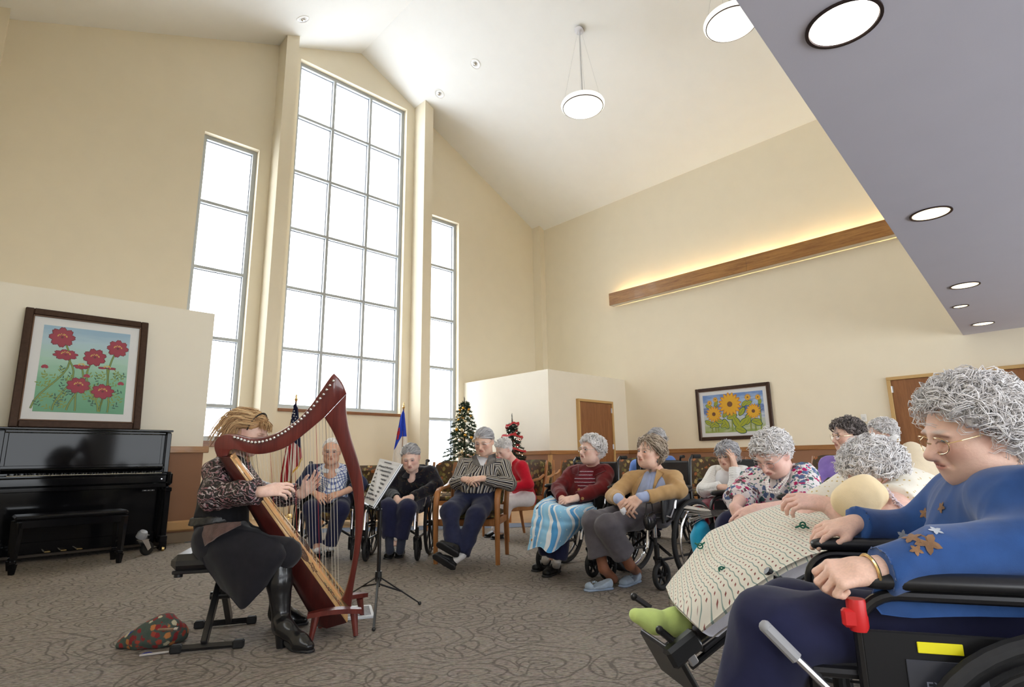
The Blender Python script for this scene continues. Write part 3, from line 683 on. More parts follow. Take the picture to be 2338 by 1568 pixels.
# soundbox: a long wedge, narrow at the neck, wide at the foot
A, B_ = hp(335, 470), hp(925, 1255); A2, B2 = hp(272, 470), hp(775, 1300)
wA, wB = .052, .165
def sbx(p, y): return np.array([p[0], .06+y, p[1]])
b = MB(); top4 = [sbx(A, -wA), sbx(A, wA), sbx(A2, wA*.72), sbx((A+A2)/2*.35+A2*.65, wA), sbx(A2, -wA*.72)]
ringA = [sbx(A, -wA), sbx(A, wA), sbx(A*.35+A2*.65, wA*.98), sbx(A2, wA*.6), sbx(A2, -wA*.6), sbx(A*.35+A2*.65, -wA*.98)]
ringB = [sbx(B_, -wB), sbx(B_, wB), sbx(B_*.35+B2*.65, wB*.98), sbx(B2, wB*.6), sbx(B2, -wB*.6), sbx(B_*.35+B2*.65, -wB*.98)]
b.raw(ringA+ringB, [(i, (i+1) % 6, (i+1) % 6+6, i+6) for i in range(6)]+[(5, 4, 3, 2, 1, 0), (6, 7, 8, 9, 10, 11)])
b.build('soundbox', harp_dark, harp, smooth=True, angle=50)
ax = nrm(sbx(B_, 0)-sbx(A, 0)); nn = nrm(np.cross(ax, (0, 1, 0))); nn = nn if nn[0] > 0 else -nn
def onboard(t_, y, h=.0): return sbx(A, 0)*(1-t_)+sbx(B_, 0)*t_+np.array([0, y, 0])+nn*h
def wd(t_): return wA+(wB-wA)*t_
b = MB(); q = [onboard(0, -wd(0)*.97), onboard(1, -wd(1)*.97), onboard(1, wd(1)*.97), onboard(0, wd(0)*.97)]; b.prism(q, nn*.006); b.build('soundboard', spruce, harp, smooth=False)
b = MB(); b.prism([onboard(.02, -.011), onboard(.93, -.011), onboard(.93, .011), onboard(.02, .011)], nn*.014); b.build('string_rib', maple_rib, harp, smooth=False)
for s in (-1, 1):
    MB().tube([onboard(.10, s*wd(.10)*.62, .0065), onboard(.95, s*wd(.95)*.62, .0065)], .0022, 4).build('inlay_line', rosette_ink, harp)
def motif(name, t_, y, s, m, n, pat):
    b = MB()
    for k in range(n):
        a = 2*PI*k/n; e1 = ax*math.cos(a)+np.array([0, 1, 0])*math.sin(a); c = onboard(t_, y, .0068)
        b.tube([c+e1*s*p1+np.cross(nn, e1)*s*p2 for p1, p2 in pat], s*.07, 4)
    b.build(name, m, harp)
for s in (-1, 1):
    motif('rosette', .60, s*wd(.60)*.55, .052, rosette_ink, 12, [(.1, 0), (.55, .28), (1, 0), (.55, -.28)]); b = MB(); b.torus(onboard(.60, s*wd(.6)*.55, .0068), .055, .003, nn, 32, 5); b.build('rosette_ring', rosette_ink, harp)
    motif('knot_motif', .52, s*wd(.52)*.55, .03, rosette_ink, 4, [(.1, .3), (1.2, .35), (.6, -.35)]); motif('knot_motif', .69, s*wd(.69)*.55, .035, rosette_ink, 4, [(.1, .3), (1.2, .35), (.6, -.35)])
    for k in range(7): motif('painted_leaf', .80+k*.022, s*(wd(.85)*.5+.012*math.sin(k*1.7)), .014+.004*(k % 3), (paint_grn, paint_red)[k % 2], 5, [(.2, 0), (1, .3), (.8, -.2)])
MB().tube([onboard(.0, -.04, .008), onboard(.0, .04, .008)], .006, 6).build('top_bar', maple_rib, harp)
# strings from the pins along the neck to the rib
pin_uv = [(355, 371), (372, 376), (389, 382), (406, 388), (425, 393), (443, 396), (461, 397), (480, 396), (498, 393), (518, 388), (537, 382), (556, 374), (576, 363), (595, 353), (612, 343), (629, 331), (645, 319), (661, 306), (677, 293), (693, 279), (709, 264), (725, 248), (741, 231), (757, 213), (773, 193), (789, 175), (806, 154), (822, 131), (838, 109), (856, 86)]
pin_mesh = MB().ball((0, 0, 0), (.0085, .0085, .0085), 10, 6).lathe([(.0045, 0), (.0045, .03)], (0, 0, 0), (0, 1, 0), 8).mesh('tuning_pin', chrome)
N = len(pin_uv)
for i, (u, v) in enumerate(pin_uv):
    p = H3(u, v, -.036); link('tuning_pin', pin_mesh, harp, p)
    tb = .055+.865*((i+.4)/N)**.98; q = onboard(tb, 0, .014)
    p1 = H3(u+4, v+6, .031)
    m_ = string_red if i % 7 == 2 else string_blk if i % 7 == 5 else string_white
    MB().tube([p1, p1*.92+q*.08+np.array([0, -.002, 0]), q], .00085+.0006*i/N, 5).build('string', m_, harp)
# foot: a shaped plank on four splayed legs
fl, fr_, rl, rr = [floor_at(*q)-HO for q in ((709, 1464), (812, 1453), (731, 1434), (827, 1409))]
TL_ = lambda q: np.array([q @ hx, q @ hy, q @ hz])
bz = .115; cf = (fl+fr_+rl+rr)/4
def inn(p, k, z): q = cf+(p-cf)*k; return TL_(np.array([q[0], q[1], z]))
for a, c in ((fl, fr_), (rl, rr)):
    pa, pc = cf+(a-cf)*.95, cf+(c-cf)*.95; e = nrm(pc-pa); n_ = np.cross(ZZ, e); b = MB(); m_ = 14; V = []
    for i in range(m_+1):
        t_ = i/m_; w_ = .021+.014*math.sin(PI*t_); q = pa-e*.03+(pc-pa+e*.06)*t_; z_ = bz+.012*math.sin(PI*t_)
        for dy, dz in ((-w_, .0), (w_, .0), (w_, .024), (-w_, .024)): V.append(TL_(np.array([q[0], q[1], 0])+n_*dy+ZZ*(z_+dz)))
    b.raw(V, [(4*i+k, 4*i+(k+1) % 4, 4*i+4+(k+1) % 4, 4*i+4+k) for i in range(m_) for k in range(4)]+[(3, 2, 1, 0), tuple(4*m_+k for k in range(4))]); b.build('foot_bar', harp_wood, harp, smooth=False)
for p in (fl, fr_, rr, rl):
    MB().tube([inn(p, .86, bz+.003), TL_(p+ZZ*.004)], [.021, .013], 10).build('foot_leg', harp_wood, harp)

# ================================================================== music stand with score, loose sheets
paper = mat('sheet_paper', S(238, 240, 244), .7); paper_grey = mat('clear_plastic_sleeve', S(206, 214, 222), .25); ink_m = mat('music_ink', S(70, 72, 80), .7)
so = floor_at(868, 1362); so[2] = 0
ms = thing('music_stand', 'black folding tripod music stand between harp and audience', 'music stand', so)
cTL, cTR, cBR, cBL = at(869, 1047, 3.98), at(917, 1058.5, 3.70), at(853, 1158, 3.60), at(832, 1149, 3.86)
hub = at(864, 1315, 3.84); topp = (cTL+cTR+cBR*1.6+cBL*1.6)/5.2
pole_b = np.array([hub[0], hub[1], .14])
def loc_(p): return np.asarray(p)-so
MB().tube([loc_(pole_b), loc_(hub), loc_(np.array([hub[0], hub[1], .62]))], .0125, 10).tube([loc_(np.array([hub[0], hub[1], .60])), loc_(topp)], .009, 8).build('pole', black_metal, ms)
MB().lathe([(.02, -.03), (.022, 0), (.02, .03)], loc_(hub), n=12).build('collar', black_plastic, ms)
MB().ball(loc_(np.array([hub[0]-.02, hub[1], .62])), .014, 8, 6).build('height_knob', black_plastic, ms)
for q in ((853, 1441), (958, 1381), (797, 1361)):
    e = floor_at(*q); e[2] = .012; mid = hub*.45+e*.55; MB().tube([loc_(hub), loc_(e)], .008, 8, flat=.6).ball(loc_(e), .012, 8, 6).tube([loc_(pole_b+np.array([0, 0, .02])), loc_(mid)], .006, 6).build('leg', black_metal, ms)
wv, hv = nrm(cTR-cTL), nrm(cBL-cTL); nv = nrm(np.cross(wv, hv)); nv = nv if nv @ (EYEP-cTL) > 0 else -nv
b = MB(); b.prism([loc_(p-nv*.012) for p in (cTL, cTR, cBR, cBL)], -nv*.004); b.build('desk', black_metal, ms, smooth=False)
b = MB(); b.tube([loc_(cBL+nv*.03), loc_(cBR+nv*.03)], .006, 6); b.tube([loc_(cBL-nv*.012), loc_(cBL+nv*.03)], .005, 6); b.tube([loc_(cBR-nv*.012), loc_(cBR+nv*.03)], .005, 6); b.build('lip', black_metal, ms)
def sheet_block(name, label, fr, th, m, sheets):
    base = thing(name, label, 'sheet music', fr[0]); f0 = fr[0]
    for k in range(sheets):
        j = (fr[1]-f0)*.012*(k % 3)+(fr[3]-f0)*.01*((k*2) % 3); P = [p-f0+j+th*k*1.0 for p in fr]
        MB().prism(P, th*.8).build('sheet', m if k else paper_grey, base, smooth=False)
    return base
th = nv*.004
sb = sheet_block('score', 'open printed music score in clear sleeves resting on the stand', [p-nv*.010 for p in (cTL, cTR, cBR, cBL)], th, paper, 5)
b = MB()
def on_sheet(u, v, h=.0245): return cTL+(cTR-cTL)*u+(cBL-cTL)*v+((cBR-cBL)-(cTR-cTL))*u*v+nv*h
for k in range(9):
    v0 = .15+k*.088
    for j in range(5): b.tube([on_sheet(.14, v0+j*.007)-cTL, on_sheet(.90, v0+j*.007)-cTL], .0005, 3)
    for j in range(20):
        u = .16+j*.037+rnd.uniform(-.006, .006); w = v0+rnd.uniform(0, .03); c0 = on_sheet(u, w)-cTL
        b.ball(c0, .0026, 6, 4); b.tube([c0, on_sheet(u, w-.026)-cTL], .0007, 3)
b.tube([on_sheet(.35, .06)-cTL, on_sheet(.68, .06)-cTL], .003, 4)
o_ = b.build('printed_notes', ink_m, sb); o_['kind'] = 'stuff'
b0 = floor_at(795, 1412); ls = thing('loose_sheets', 'small pile of printed music sheets lying on carpet behind the harp foot', 'sheet music', (b0[0], b0[1], 0))
q = [floor_at(*p) for p in ((795, 1420), (853, 1410), (846, 1392), (800, 1397))]
q = [floor_at(788, 1417), floor_at(853, 1411), floor_at(846, 1386), floor_at(790, 1390)]
for k in range(5):
    P = [(p-b0)*(1-.006*(k % 2))+np.array([.004*(k % 3), .003*((k*2) % 3), .0025*k]) for p in q]
    for p in P: p[2] = .001+.003*k
    MB().prism(P, (0, 0, .002)).build('sheet', paper, ls, smooth=False)
b = MB()
for k in range(14):
    a = .1+k*.06; p0 = (q[0]*(1-a)+q[3]*a)*.94+(q[1]*(1-a)+q[2]*a)*.06-b0; p1 = (q[0]*(1-a)+q[3]*a)*.08+(q[1]*(1-a)+q[2]*a)*.92-b0; p0[2] = p1[2] = .0165
    b.tube([p0, p1], .0011, 3)
o_ = b.build('printed_lines', ink_m, ls); o_['kind'] = 'stuff'

# ================================================================== harpist's X bench, cloth bag, tuning keys
vinyl = mat('black_vinyl_seat', (.012, .012, .013, 1), .3, 0, .5, .2)
bo = (floor_at(472, 1482)+floor_at(514, 1429))/2; bo[2] = 0
xb = thing('keyboard_bench', 'black folding X frame bench with padded seat under the harpist', 'bench', bo)
n0, n1, f0_, f1_ = [floor_at(*q)-bo for q in ((390, 1492), (554, 1478), (445, 1435), (583, 1422))]
for a, c in ((n0, n1), (f0_, f1_)):
    a = a+np.array([0, 0, .02]); c = c+np.array([0, 0, .02]); d = nrm(c-a)
    b = MB(); b.tube([a, c], .016, 4, hint=(0, 0, 1)); b.build('foot_bar', black_metal, xb, smooth=False)
    for e, s in ((a, 1), (c, -1)): MB().box(e+d*s*.022, (.055, .042, .042), .008, np.array([d, np.cross((0, 0, 1), d), (0, 0, 1)]).T).build('foot_cap', black_rubber, xb, smooth=False)
zs_ = .415
nm_, fm_ = (n0+n1)/2, (f0_+f1_)/2; along = nrm(n1-n0+f1_-f0_); acr = nrm(fm_-nm_)
nt, ft = fm_*.80+nm_*.20+np.array([0, 0, zs_-.05]), nm_*.80+fm_*.20+np.array([0, 0, zs_-.05])
for s, a, c in ((-.018, nm_+np.array([0, 0, .03]), nt), (.018, fm_+np.array([0, 0, .03]), ft)):
    d = nrm(c-a); m0 = (a+c)/2+along*s; R_ = np.array([along, np.cross(d, along), d]).T
    MB().box(m0, (.03, .05, np.linalg.norm(c-a)), .004, R_).build('cross_leg', black_metal, xb, smooth=False)
MB().lathe([(.02, -.05), (.02, .05)], (nm_+fm_)/2+np.array([0, 0, .215]), along, 14).build('pivot', black_metal, xb)
R_ = np.array([along, acr, (0, 0, 1)]).T; cc = (nm_+fm_)/2
b = MB(); b.box(cc-along*.0+np.array([0, 0, zs_]), (.46, .31, .085), .03, R_); b.build('seat', vinyl, xb)
MB().box(cc+np.array([0, 0, zs_-.048]), (.44, .27, .02), .004, R_).build('seat_plate', black_metal, xb, smooth=False)
MB().lathe([(.012, 0), (.022, -.008), (.022, -.024), (.0, -.026)], cc-along*.20-acr*.08+np.array([0, 0, zs_-.055]), n=12).build('clamp_knob', black_plastic, xb)
bagm = mat('poinsettia_print_cloth', S(70, 84, 72), .9); t = NT(bagm); o = t.obj()
vo = t.add('TexVoronoi', {'Vector': o, 'Scale': 34.0}); f1 = t.math('ADD', vo.outputs['Distance'], t.math('MULTIPLY', t.math('SUBTRACT', t.noise(o, 90, 2).outputs[0], .5), .5))
cl = t.ramp(t.add('SeparateXYZ', {0: vo.outputs['Color']}).outputs[0], [(.0, S(128, 34, 36)), (.38, S(60, 76, 66)), (.55, S(150, 60, 44)), (.75, S(176, 112, 60)), (.88, S(190, 180, 150))], 'CONSTANT')
t.color(t.mix(t.ramp(f1, [(.44, (1, 1, 1, 1)), (.58, (0, 0, 0, 1))]), S(66, 78, 70), cl)); t.bump(t.noise(o, 160, 3).outputs[0], .2, .003)
# ================================================================== upholstered armchairs
chair_oak = wood('chair_oak', S(178, 120, 70), S(146, 92, 50), 2, 6, .35, .2)
uph = mat('brown_leaf_upholstery', S(92, 76, 48), .9); t = NT(uph); o = t.obj()
wv = t.add('VectorMath', {0: o, 1: t.add('VectorMath', {0: t.noise(o, 14, 2).outputs['Color'], 1: (.06, .06, .06)}, operation='MULTIPLY').outputs[0]}, operation='ADD').outputs[0]
vo = t.add('TexVoronoi', {'Vector': wv, 'Scale': 17.0}, feature='F1'); rr_ = t.add('SeparateXYZ', {0: vo.outputs['Color']}).outputs[0]
leafc = t.ramp(rr_, [(0, S(70, 50, 32)), (.3, S(128, 112, 62)), (.5, S(92, 84, 42)), (.68, S(150, 88, 44)), (.82, S(112, 104, 60)), (.92, S(178, 150, 96))], 'CONSTANT')
t.color(t.mix(t.ramp(vo.outputs['Distance'], [(.40, (1, 1, 1, 1)), (.52, (0, 0, 0, 1))]), S(72, 54, 34), leafc)); t.bump(t.noise(o, 240, 2).outputs[0], .2, .002)
def pad(w, h, th, R=None, c=(0, 0, 0), bul=.3, nx=10, ny=10, rx=.2):
    """an upholstered pad: rounded rectangle w x h in x-y, domed faces, thickness th along z"""
    vs = []; fs = []
    for side in (1, -1):
        for i in range(nx+1):
            for j in range(ny+1):
                u, v = 2*i/nx-1, 2*j/ny-1
                q = rx; x = u*w/2*(1-q*(abs(v)**4)*.12); y = v*h/2*(1-q*(abs(u)**4)*.5*(1 if v > 0 else .3))
                e = (1-abs(u)**6)*(1-abs(v)**6); z = side*th/2*(.35+.65*e**.5)+side*bul*th*.35*(1-u*u)*(1-v*v)
                vs.append((x, y, z))
    n = (nx+1)*(ny+1)
    for i in range(nx):
        for j in range(ny):
            a = i*(ny+1)+j; fs.append((a, a+ny+1, a+ny+2, a+1)); fs.append((n+a, n+a+1, n+a+ny+2, n+a+ny+1))
    def edge(lst):
        for a, c2 in zip(lst[:-1], lst[1:]): fs.append((a, c2, n+c2, n+a))
    ring = [i*(ny+1) for i in range(nx+1)]+[nx*(ny+1)+j for j in range(1, ny+1)]+[i*(ny+1)+ny for i in range(nx-1, -1, -1)]+[j for j in range(ny-1, -1, -1)]
    edge(ring[::-1])
    V = np.array(vs)
    if R is not None: V = V @ np.asarray(R).T
    return MB().raw(V+np.asarray(c), fs)
ARM = {}
def arm_meshes():
    seat = pad(.52, .50, .085, np.array([[0, 1, 0], [-1, 0, 0], [0, 0, 1]]).T @ np.eye(3), (0, 0, .425)).mesh('seat', uph)
    tl = -.17; RB = np.array([[0, math.sin(tl), math.cos(tl)], [-1, 0, 0], [0, math.cos(tl), -math.sin(tl)]])
    back = pad(.51, .44, .07, RB, (-.272, 0, .70), rx=.5).mesh('backrest', uph)
    arms = []; rear = []
    for s in (-1, 1):
        b = MB(); path = [(.255, s*.29, 0), (.262, s*.29, .25), (.262, s*.29, .48), (.252, s*.29, .565), (.222, s*.29, .625), (.17, s*.29, .652), (.08, s*.292, .662), (-.08, s*.295, .668), (-.20, s*.295, .69), (-.27, s*.29, .735)]
        b.tube(path, [.021, .024, .027, .029, .03, .03, .03, .03, .028, .024], 8, flat=.62, hint=(1, 0, 0)); arms.append(b.mesh('arm', chair_oak))
        b = MB(); b.tube([(-.33, s*.265, 0), (-.285, s*.268, .25), (-.265, s*.27, .44), (-.285, s*.28, .62), (-.325, s*.275, .84), (-.338, s*.272, .905)], [.02, .024, .027, .025, .022, .018], 8, flat=.75); rear.append(b.mesh('rear_post', chair_oak))
    b = MB(); b.box((.235, 0, .36), (.025, .54, .06), .006); b.box((-.255, 0, .36), (.025, .52, .06), .006)
    for s in (-1, 1): b.box((-.01, s*.27, .36), (.49, .025, .06), .006)
    rail = b.mesh('seat_rail', chair_oak)
    b = MB(); b.tube([(-.275, -.26, .50), (-.29, 0, .495), (-.275, .26, .50)], .016, 8); br = b.mesh('back_rail', chair_oak)
    return [('seat', seat), ('backrest', back), ('arm', arms[0]), ('arm', arms[1]), ('rear_post', rear[0]), ('rear_post', rear[1]), ('seat_rail', rail), ('back_rail', br)]
ARMP = arm_meshes()
def head_of(px, turn):
    """heading (rotation about z of local +x) of something at image column px that faces the camera, turned to the left of the picture by turn degrees"""
    d = at(px, 1062, 1.0)-EYEP; a = math.atan2(-d[1], -d[0]); return a-math.radians(turn)
def ground(px, D): p = at(px, 1062, D); return np.array([p[0], p[1], 0])
def armchair(px, D, turn, label):
    r = thing('armchair', label, 'armchair', ground(px, D), head_of(px, turn), 'oak armchairs with leaf pattern upholstery')
    for nm, me in ARMP: link(nm, me, r)
    return r
armchair(1080, 5.66, 14, 'oak armchair carrying the man in the striped shirt')
armchair(1170, 7.2, 58, 'oak armchair carrying the woman in the red top')
armchair(1214, 9.0, 14, 'empty oak armchair before the store room corner, behind the woman in red')
armchair(1302, 9.7, 20, 'empty oak armchair mostly hidden behind the woman in the dark red jacket')
armchair(1425, 9.2, 30, 'empty oak armchair between dark red jacket and tan blazer women')
armchair(1590, 8.3, 30, 'empty oak armchair against the wainscot beneath the sunflower picture')
armchair(1712, 7.6, 35, 'empty oak armchair just behind the floral blouse shoulder')
armchair(1858, 7.0, 40, 'empty oak armchair between the floral blouse and the purple shirt')
armchair(1030, 8.2, 4, 'empty oak armchair at the christmas tree behind the striped man')
# loveseat below the tall window
r = thing('loveseat', 'small brown leaf patterned loveseat under the tall window', 'sofa', ground(838, 9.0), head_of(838, 20))
R0 = np.array([[0, 1, 0], [-1, 0, 0], [0, 0, 1]]).T
MB().box((0, 0, .22), (.72, 1.25, .26), .03).build('base', uph, r)
for s in (-1, 1):
    pad(.58, .56, .15, R0, (.04, s*.30, .40)).build('seat_cushion', uph, r)
    b = MB(); b.box((-.02, s*.64, .36), (.70, .13, .40), .05); b.tube([(.33, s*.64, .56), (-.33, s*.64, .56)], .085, 14); b.build('arm', uph, r)
b = MB(); b.box((-.31, 0, .58), (.18, 1.30, .58), .08); b.build('backrest', uph, r)
for sx in (-1, 1):
    for sy in (-1, 1): MB().tube([(sx*.30, sy*.55, .10), (sx*.31, sy*.56, 0)], [.03, .02], 8).build('leg', chair_oak, r)

# ================================================================== wheelchairs
navy_vinyl = mat('black_nylon_upholstery', (.016, .016, .019, 1), .55)
grey_tyre = speckle('dark_tyre', (.022, .022, .023, 1), .15, 50, .6)
def wheelchair_parts():
    P = []                                                    # (name, mesh, location, [(child name, mesh)])
    tyre = MB().torus((0, 0, 0), .287, .017, (0, 1, 0), 48, 10).mesh('rear_wheel', grey_tyre)
    b = MB(); b.torus((0, 0, 0), .268, .010, (0, 1, 0), 48, 6); rim = b.mesh('rim', black_metal)
    b = MB()
    for k in range(8):
        a = 2*PI*k/8; e = np.array([math.cos(a), 0, math.sin(a)]); b.tube([e*.02, e*.262], [.0095, .006], 6, flat=.6)
    sp = b.mesh('spokes', black_plastic)
    hub = MB().lathe([(.022, -.035), (.03, -.02), (.03, .02), (.022, .035)], axis=(0, 1, 0), n=16).mesh('hub', black_plastic)
    for s in (-1, 1):
        hr = MB().torus((0, s*.035, 0), .255, .0085, (0, 1, 0), 48, 8).mesh('hand_rim', black_metal)
        P.append(('rear_wheel', tyre, (-.14, s*.295, .304), [('rim', rim), ('spokes', sp), ('hub', hub), ('hand_rim', hr)]))
    ct = MB().torus((0, 0, 0), .082, .018, (0, 1, 0), 32, 10, flat=1.0).mesh('caster', grey_tyre)
    b = MB(); b.lathe([(.018, -.02), (.026, -.014), (.026, .014), (.018, .02)], axis=(0, 1, 0), n=14)
    for k in range(6):
        a = 2*PI*k/6; e = np.array([math.cos(a), 0, math.sin(a)]); b.tube([e*.02, e*.07], [.011, .008], 6)
    b.torus((0, 0, 0), .068, .008, (0, 1, 0), 28, 6); cr = b.mesh('caster_rim', black_plastic)
    for s in (-1, 1):
        b = MB()
        for q in (-1, 1): b.tube([(-.0, q*.03, 0), (.0, q*.03, .06), (.035, q*.026, .118)], [.011, .012, .013], 6, flat=.5)
        b.tube([(.035, -.03, .118), (.035, .03, .118)], .014, 8); b.tube([(.035, 0, .115), (.035, 0, .21)], .016, 10); b.tube([(0, -.034, 0), (0, .034, 0)], .006, 6); fk = b.mesh('caster_fork', black_metal)
        P.append(('caster', ct, (.25, s*.245, .1), [('caster_rim', cr), ('caster_fork', fk)]))
    for s in (-1, 1):
        y = s*.235; b = MB(); r_ = .0115
        b.tube([(-.21, y, .16), (-.21, y, .50), (-.225, y, .74), (-.245, y, .90), (-.275, y, .925), (-.36, y, .925)], r_, 8)
        b.tube([(-.21, y, .20), (.285, y, .20)], r_, 8); b.tube([(-.21, y, .49), (.29, y, .49)], r_, 8); b.tube([(.285, y, .16), (.285, y, .49)], r_*1.15, 8)
        P.append(('side_frame', b.mesh('side_frame', black_metal), (0, 0, 0), []))
        b = MB(); b.tube([(-.28, y, .925), (-.385, y, .925)], .0165, 10); P.append(('push_handle', b.mesh('push_handle', black_rubber), (0, 0, 0), []))
        ya = s*.255; b = MB(); b.tube([(.20, ya, .45), (.20, ya, .58)]+[(.20-.075*(1-math.cos(q*PI/16)), ya, .595+.07*math.sin(q*PI/16)) for q in range(9)]+[(-.20, ya, .665)], .0115, 10); b.tube([(-.19, ya, .45), (-.19, ya, .665)], .0105, 8)
        P.append(('arm_frame', b.mesh('arm_frame', black_metal), (0, 0, 0), []))
        b = MB(); b.tube([(.185, ya, .690), (.18, ya, .690), (.165, ya, .691), (.14, ya, .692), (-.15, ya, .692), (-.18, ya, .691), (-.19, ya, .690)], [.010, .018, .024, .027, .027, .023, .012], 18, flat=.66, hint=(0, 0, 1)); P.append(('arm_pad', b.mesh('arm_pad', black_plastic), (0, 0, 0), []))
        b = MB(); b.box((.0, s*.248, .555), (.36, .006, .18), .003); P.append(('skirt_guard', b.mesh('skirt_guard', navy_vinyl), (0, 0, 0), []))
        b = MB(); b.tube([(.18, s*.27, .50), (.15, s*.285, .49), (.10, s*.29, .56)], .007, 6); b.lathe([(.011, 0), (.011, .06)], (.10, s*.29, .55), (-.3, 0, 1), 8); P.append(('brake_lever', b.mesh('brake_lever', steel), (0, 0, 0), []))
        b = MB(); b.tube([(.285, y, .47), (.33, y, .47), (.355, y, .45), (.37, y, .38), (.385, y, .30)], .012, 8); b.lathe([(.017, 0), (.017, .09)], (.285, y, .36), n=12); P.append(('hanger', b.mesh('hanger', chrome), (0, 0, 0), []))
    b = MB(); b.box((.035, 0, .495), (.47, .455, .045), .016); P.append(('seat', b.mesh('seat', navy_vinyl), (0, 0, 0), []))
    b = MB(); b.box((-.235, 0, .69), (.03, .45, .40), .012, roty(-.06)); P.append(('backrest', b.mesh('backrest', navy_vinyl), (0, 0, 0), []))
    for s in (-1, 1):
        b = MB(); b.tube([(.05+.02*s, -.22*s, .48), (.05+.02*s, .22*s, .20)], .011, 8); P.append(('cross_brace', b.mesh('cross_brace', black_metal), (0, 0, 0), []))
    return P
WCP = wheelchair_parts()
def wheelchair(loc, rz, label, sx=1.0, skip=()):
    r = thing('wheelchair', label, 'wheelchair', loc, rz, 'wheelchairs in the audience')
    for nm, me, lo, kids in WCP:
        if nm in skip: continue
        o = link(nm, me, r, lo)
        for kn, km in kids: link(kn, km, o)
    return r
WC = {}
def chrome_rims(r):
    for o in r.children:
        for c in o.children:
            if c.name.startswith('hand_rim'): c.data = c.data.copy(); c.data.materials[0] = chrome

def wc(key, px, D, turn, label, **k): WC[key] = wheelchair(ground(px, D), head_of(px, turn), label, **k); return WC[key]
wc('plaid', 757, 5.93, 4, 'wheelchair of the plaid shirted man behind the harp strings')
wc('dark', 912, 5.90, 12, 'wheelchair of the woman in the dark patterned jacket')
wc('red', 1326, 5.10, 34, 'wheelchair of the woman in the dark red jacket')
wc('tan', 1478, 4.62, 36, 'wheelchair of the woman in the tan blazer'); chrome_rims(WC['tan'])
wc('white', 1668, 5.75, 38, 'wheelchair of the woman in the white cardigan')
wc('floral', 1740, 3.58, 42, 'wheelchair of the woman in the floral blouse', skip=('push_handle', 'hanger'))
for o_ in WC['floral'].children:                               # this one has a low back
    if o_.name.startswith(('side_frame', 'backrest')):
        o_.data = o_.data.copy()
        for v in o_.data.vertices:
            if v.co.z > .5: v.co.z = .5+(v.co.z-.5)*.66
wc('purple', 1925, 4.72, 52, 'wheelchair of the woman in the purple shirt', skip=('push_handle',))
wc('bluetop', 1494, 6.58, 168, 'wheelchair of the grey haired person in blue behind the tan blazer')

# ================================================================== christmas trees
needle = speckle('dark_fir_needles', S(38, 58, 40), .3, 20, .7); needle2 = speckle('blackish_fir_needles', S(30, 46, 38), .3, 20, .7)
trunkm = mat('tree_trunk_brown', S(70, 52, 36), .9)
fairy = emis('fairy_light', (1, .9, .7, 1), 6.0); fairy.node_tree.nodes['Principled BSDF'].inputs['Emission Color'].default_value = (1, .86, .6, 1)
goldm = mat('gold_bauble', S(206, 156, 60), .25, .8); champ = mat('champagne_bauble', S(206, 190, 150), .3, .6); redm = mat('red_bauble', S(176, 24, 36), .3, .1, .5, .4); silverm = mat('silver_bauble', (.75, .76, .8, 1), .2, 1.0)
redribbon = mat('red_mesh_ribbon', S(176, 28, 36), .5)
def fir(name, label, loc, H, R, nb, m, seed, z0=.25, tip=.12):
    rg = random.Random(seed); r = thing(name, label, 'tree', loc)
    b = MB(); b.tube([(0, 0, 0), (0, 0, H-.1)], [.035, .008], 8); b.build('trunk', trunkm, r)
    b = MB()
    for k in range(3):
        a = k*2.1; b.tube([(0, 0, .10), (.28*math.cos(a), .28*math.sin(a), .01)], .014, 6)
    b.build('stand', trunkm, r)
    V = []; Fc = []; tips = []
    def needles(p, q, L, n):
        d = nrm(q-p); u, v, _ = frame_of(d)
        for i in range(n):
            c = p+(q-p)*(i+rg.random())/n; a = rg.uniform(0, 2*PI); w = math.cos(a)*u+math.sin(a)*v
            e = c+(w*.8+d*.6)*L*rg.uniform(.7, 1.2); s = np.cross(d, w)*.0055; k0 = len(V)
            V.extend([c-s, c+s, e]); Fc.append((k0, k0+1, k0+2))
    for i in range(nb):
        f = (i+.5)/nb; z = z0+(H-tip-z0)*(1-(1-f)**1.5 if False else f**.86); rr = R*(1-(z-z0)/(H-z0))**.9*rg.uniform(.72, 1.08)+.03
        a = i*2.39996+rg.uniform(-.3, .3); o = np.array([math.cos(a), math.sin(a), 0])
        p = np.array([0, 0, z+.10*rr]); q = o*rr+np.array([0, 0, z-.16*rr+rg.uniform(-.02, .03)])
        m_ = (p+q)/2+np.array([0, 0, .03]); needles(p*.75+q*.25, m_, .055, 14); needles(m_, q, .05, 26); tips.append(q)
        sd = np.cross((0, 0, 1), o)
        for s in (-1, 1):
            for g, l in ((.45, .36), (.68, .28), (.86, .17)):
                c = p+(q-p)*g; e = c+(o*.7+sd*s*.8+np.array([0, 0, -.05]))*l*max(rr, .12); needles(c, e, .048, 18 if rr > .25 else 9); tips.append(e)
    for i in range(12):
        z = H-.22*(1-i/12); needles(np.array([0, 0, z-.03]), np.array([0, 0, z+.03]), .045-.02*i/12, 10)
    o_ = MB().raw(V, Fc).build('foliage', m, r, smooth=False); o_['kind'] = 'stuff'
    return r, tips, rg
TG = (7.62, 9.40, 0); TR_ = (8.02, 8.36, 0)
r, tips, rg = fir('christmas_tree', 'tall dark green christmas tree with gold baubles and white lights beside the window', TG, 2.25, .72, 150, needle, 4)
b = MB()
for q in rg.sample(tips, 230): b.ball(q*.93+np.array([0, 0, .015]), .0075, 6, 4)
o_ = b.build('fairy_lights', fairy, r); o_['kind'] = 'stuff'
def bauble(base, q, rad, m, label, grp):
    o_ = thing('bauble', label, 'ornament', np.array(base)+q+np.array([0, 0, -rad-.005]), 0, grp)
    link('ball', BM[m.name], o_).scale = (rad, rad, rad); link('cap', BC, o_).scale = (rad, rad, rad)
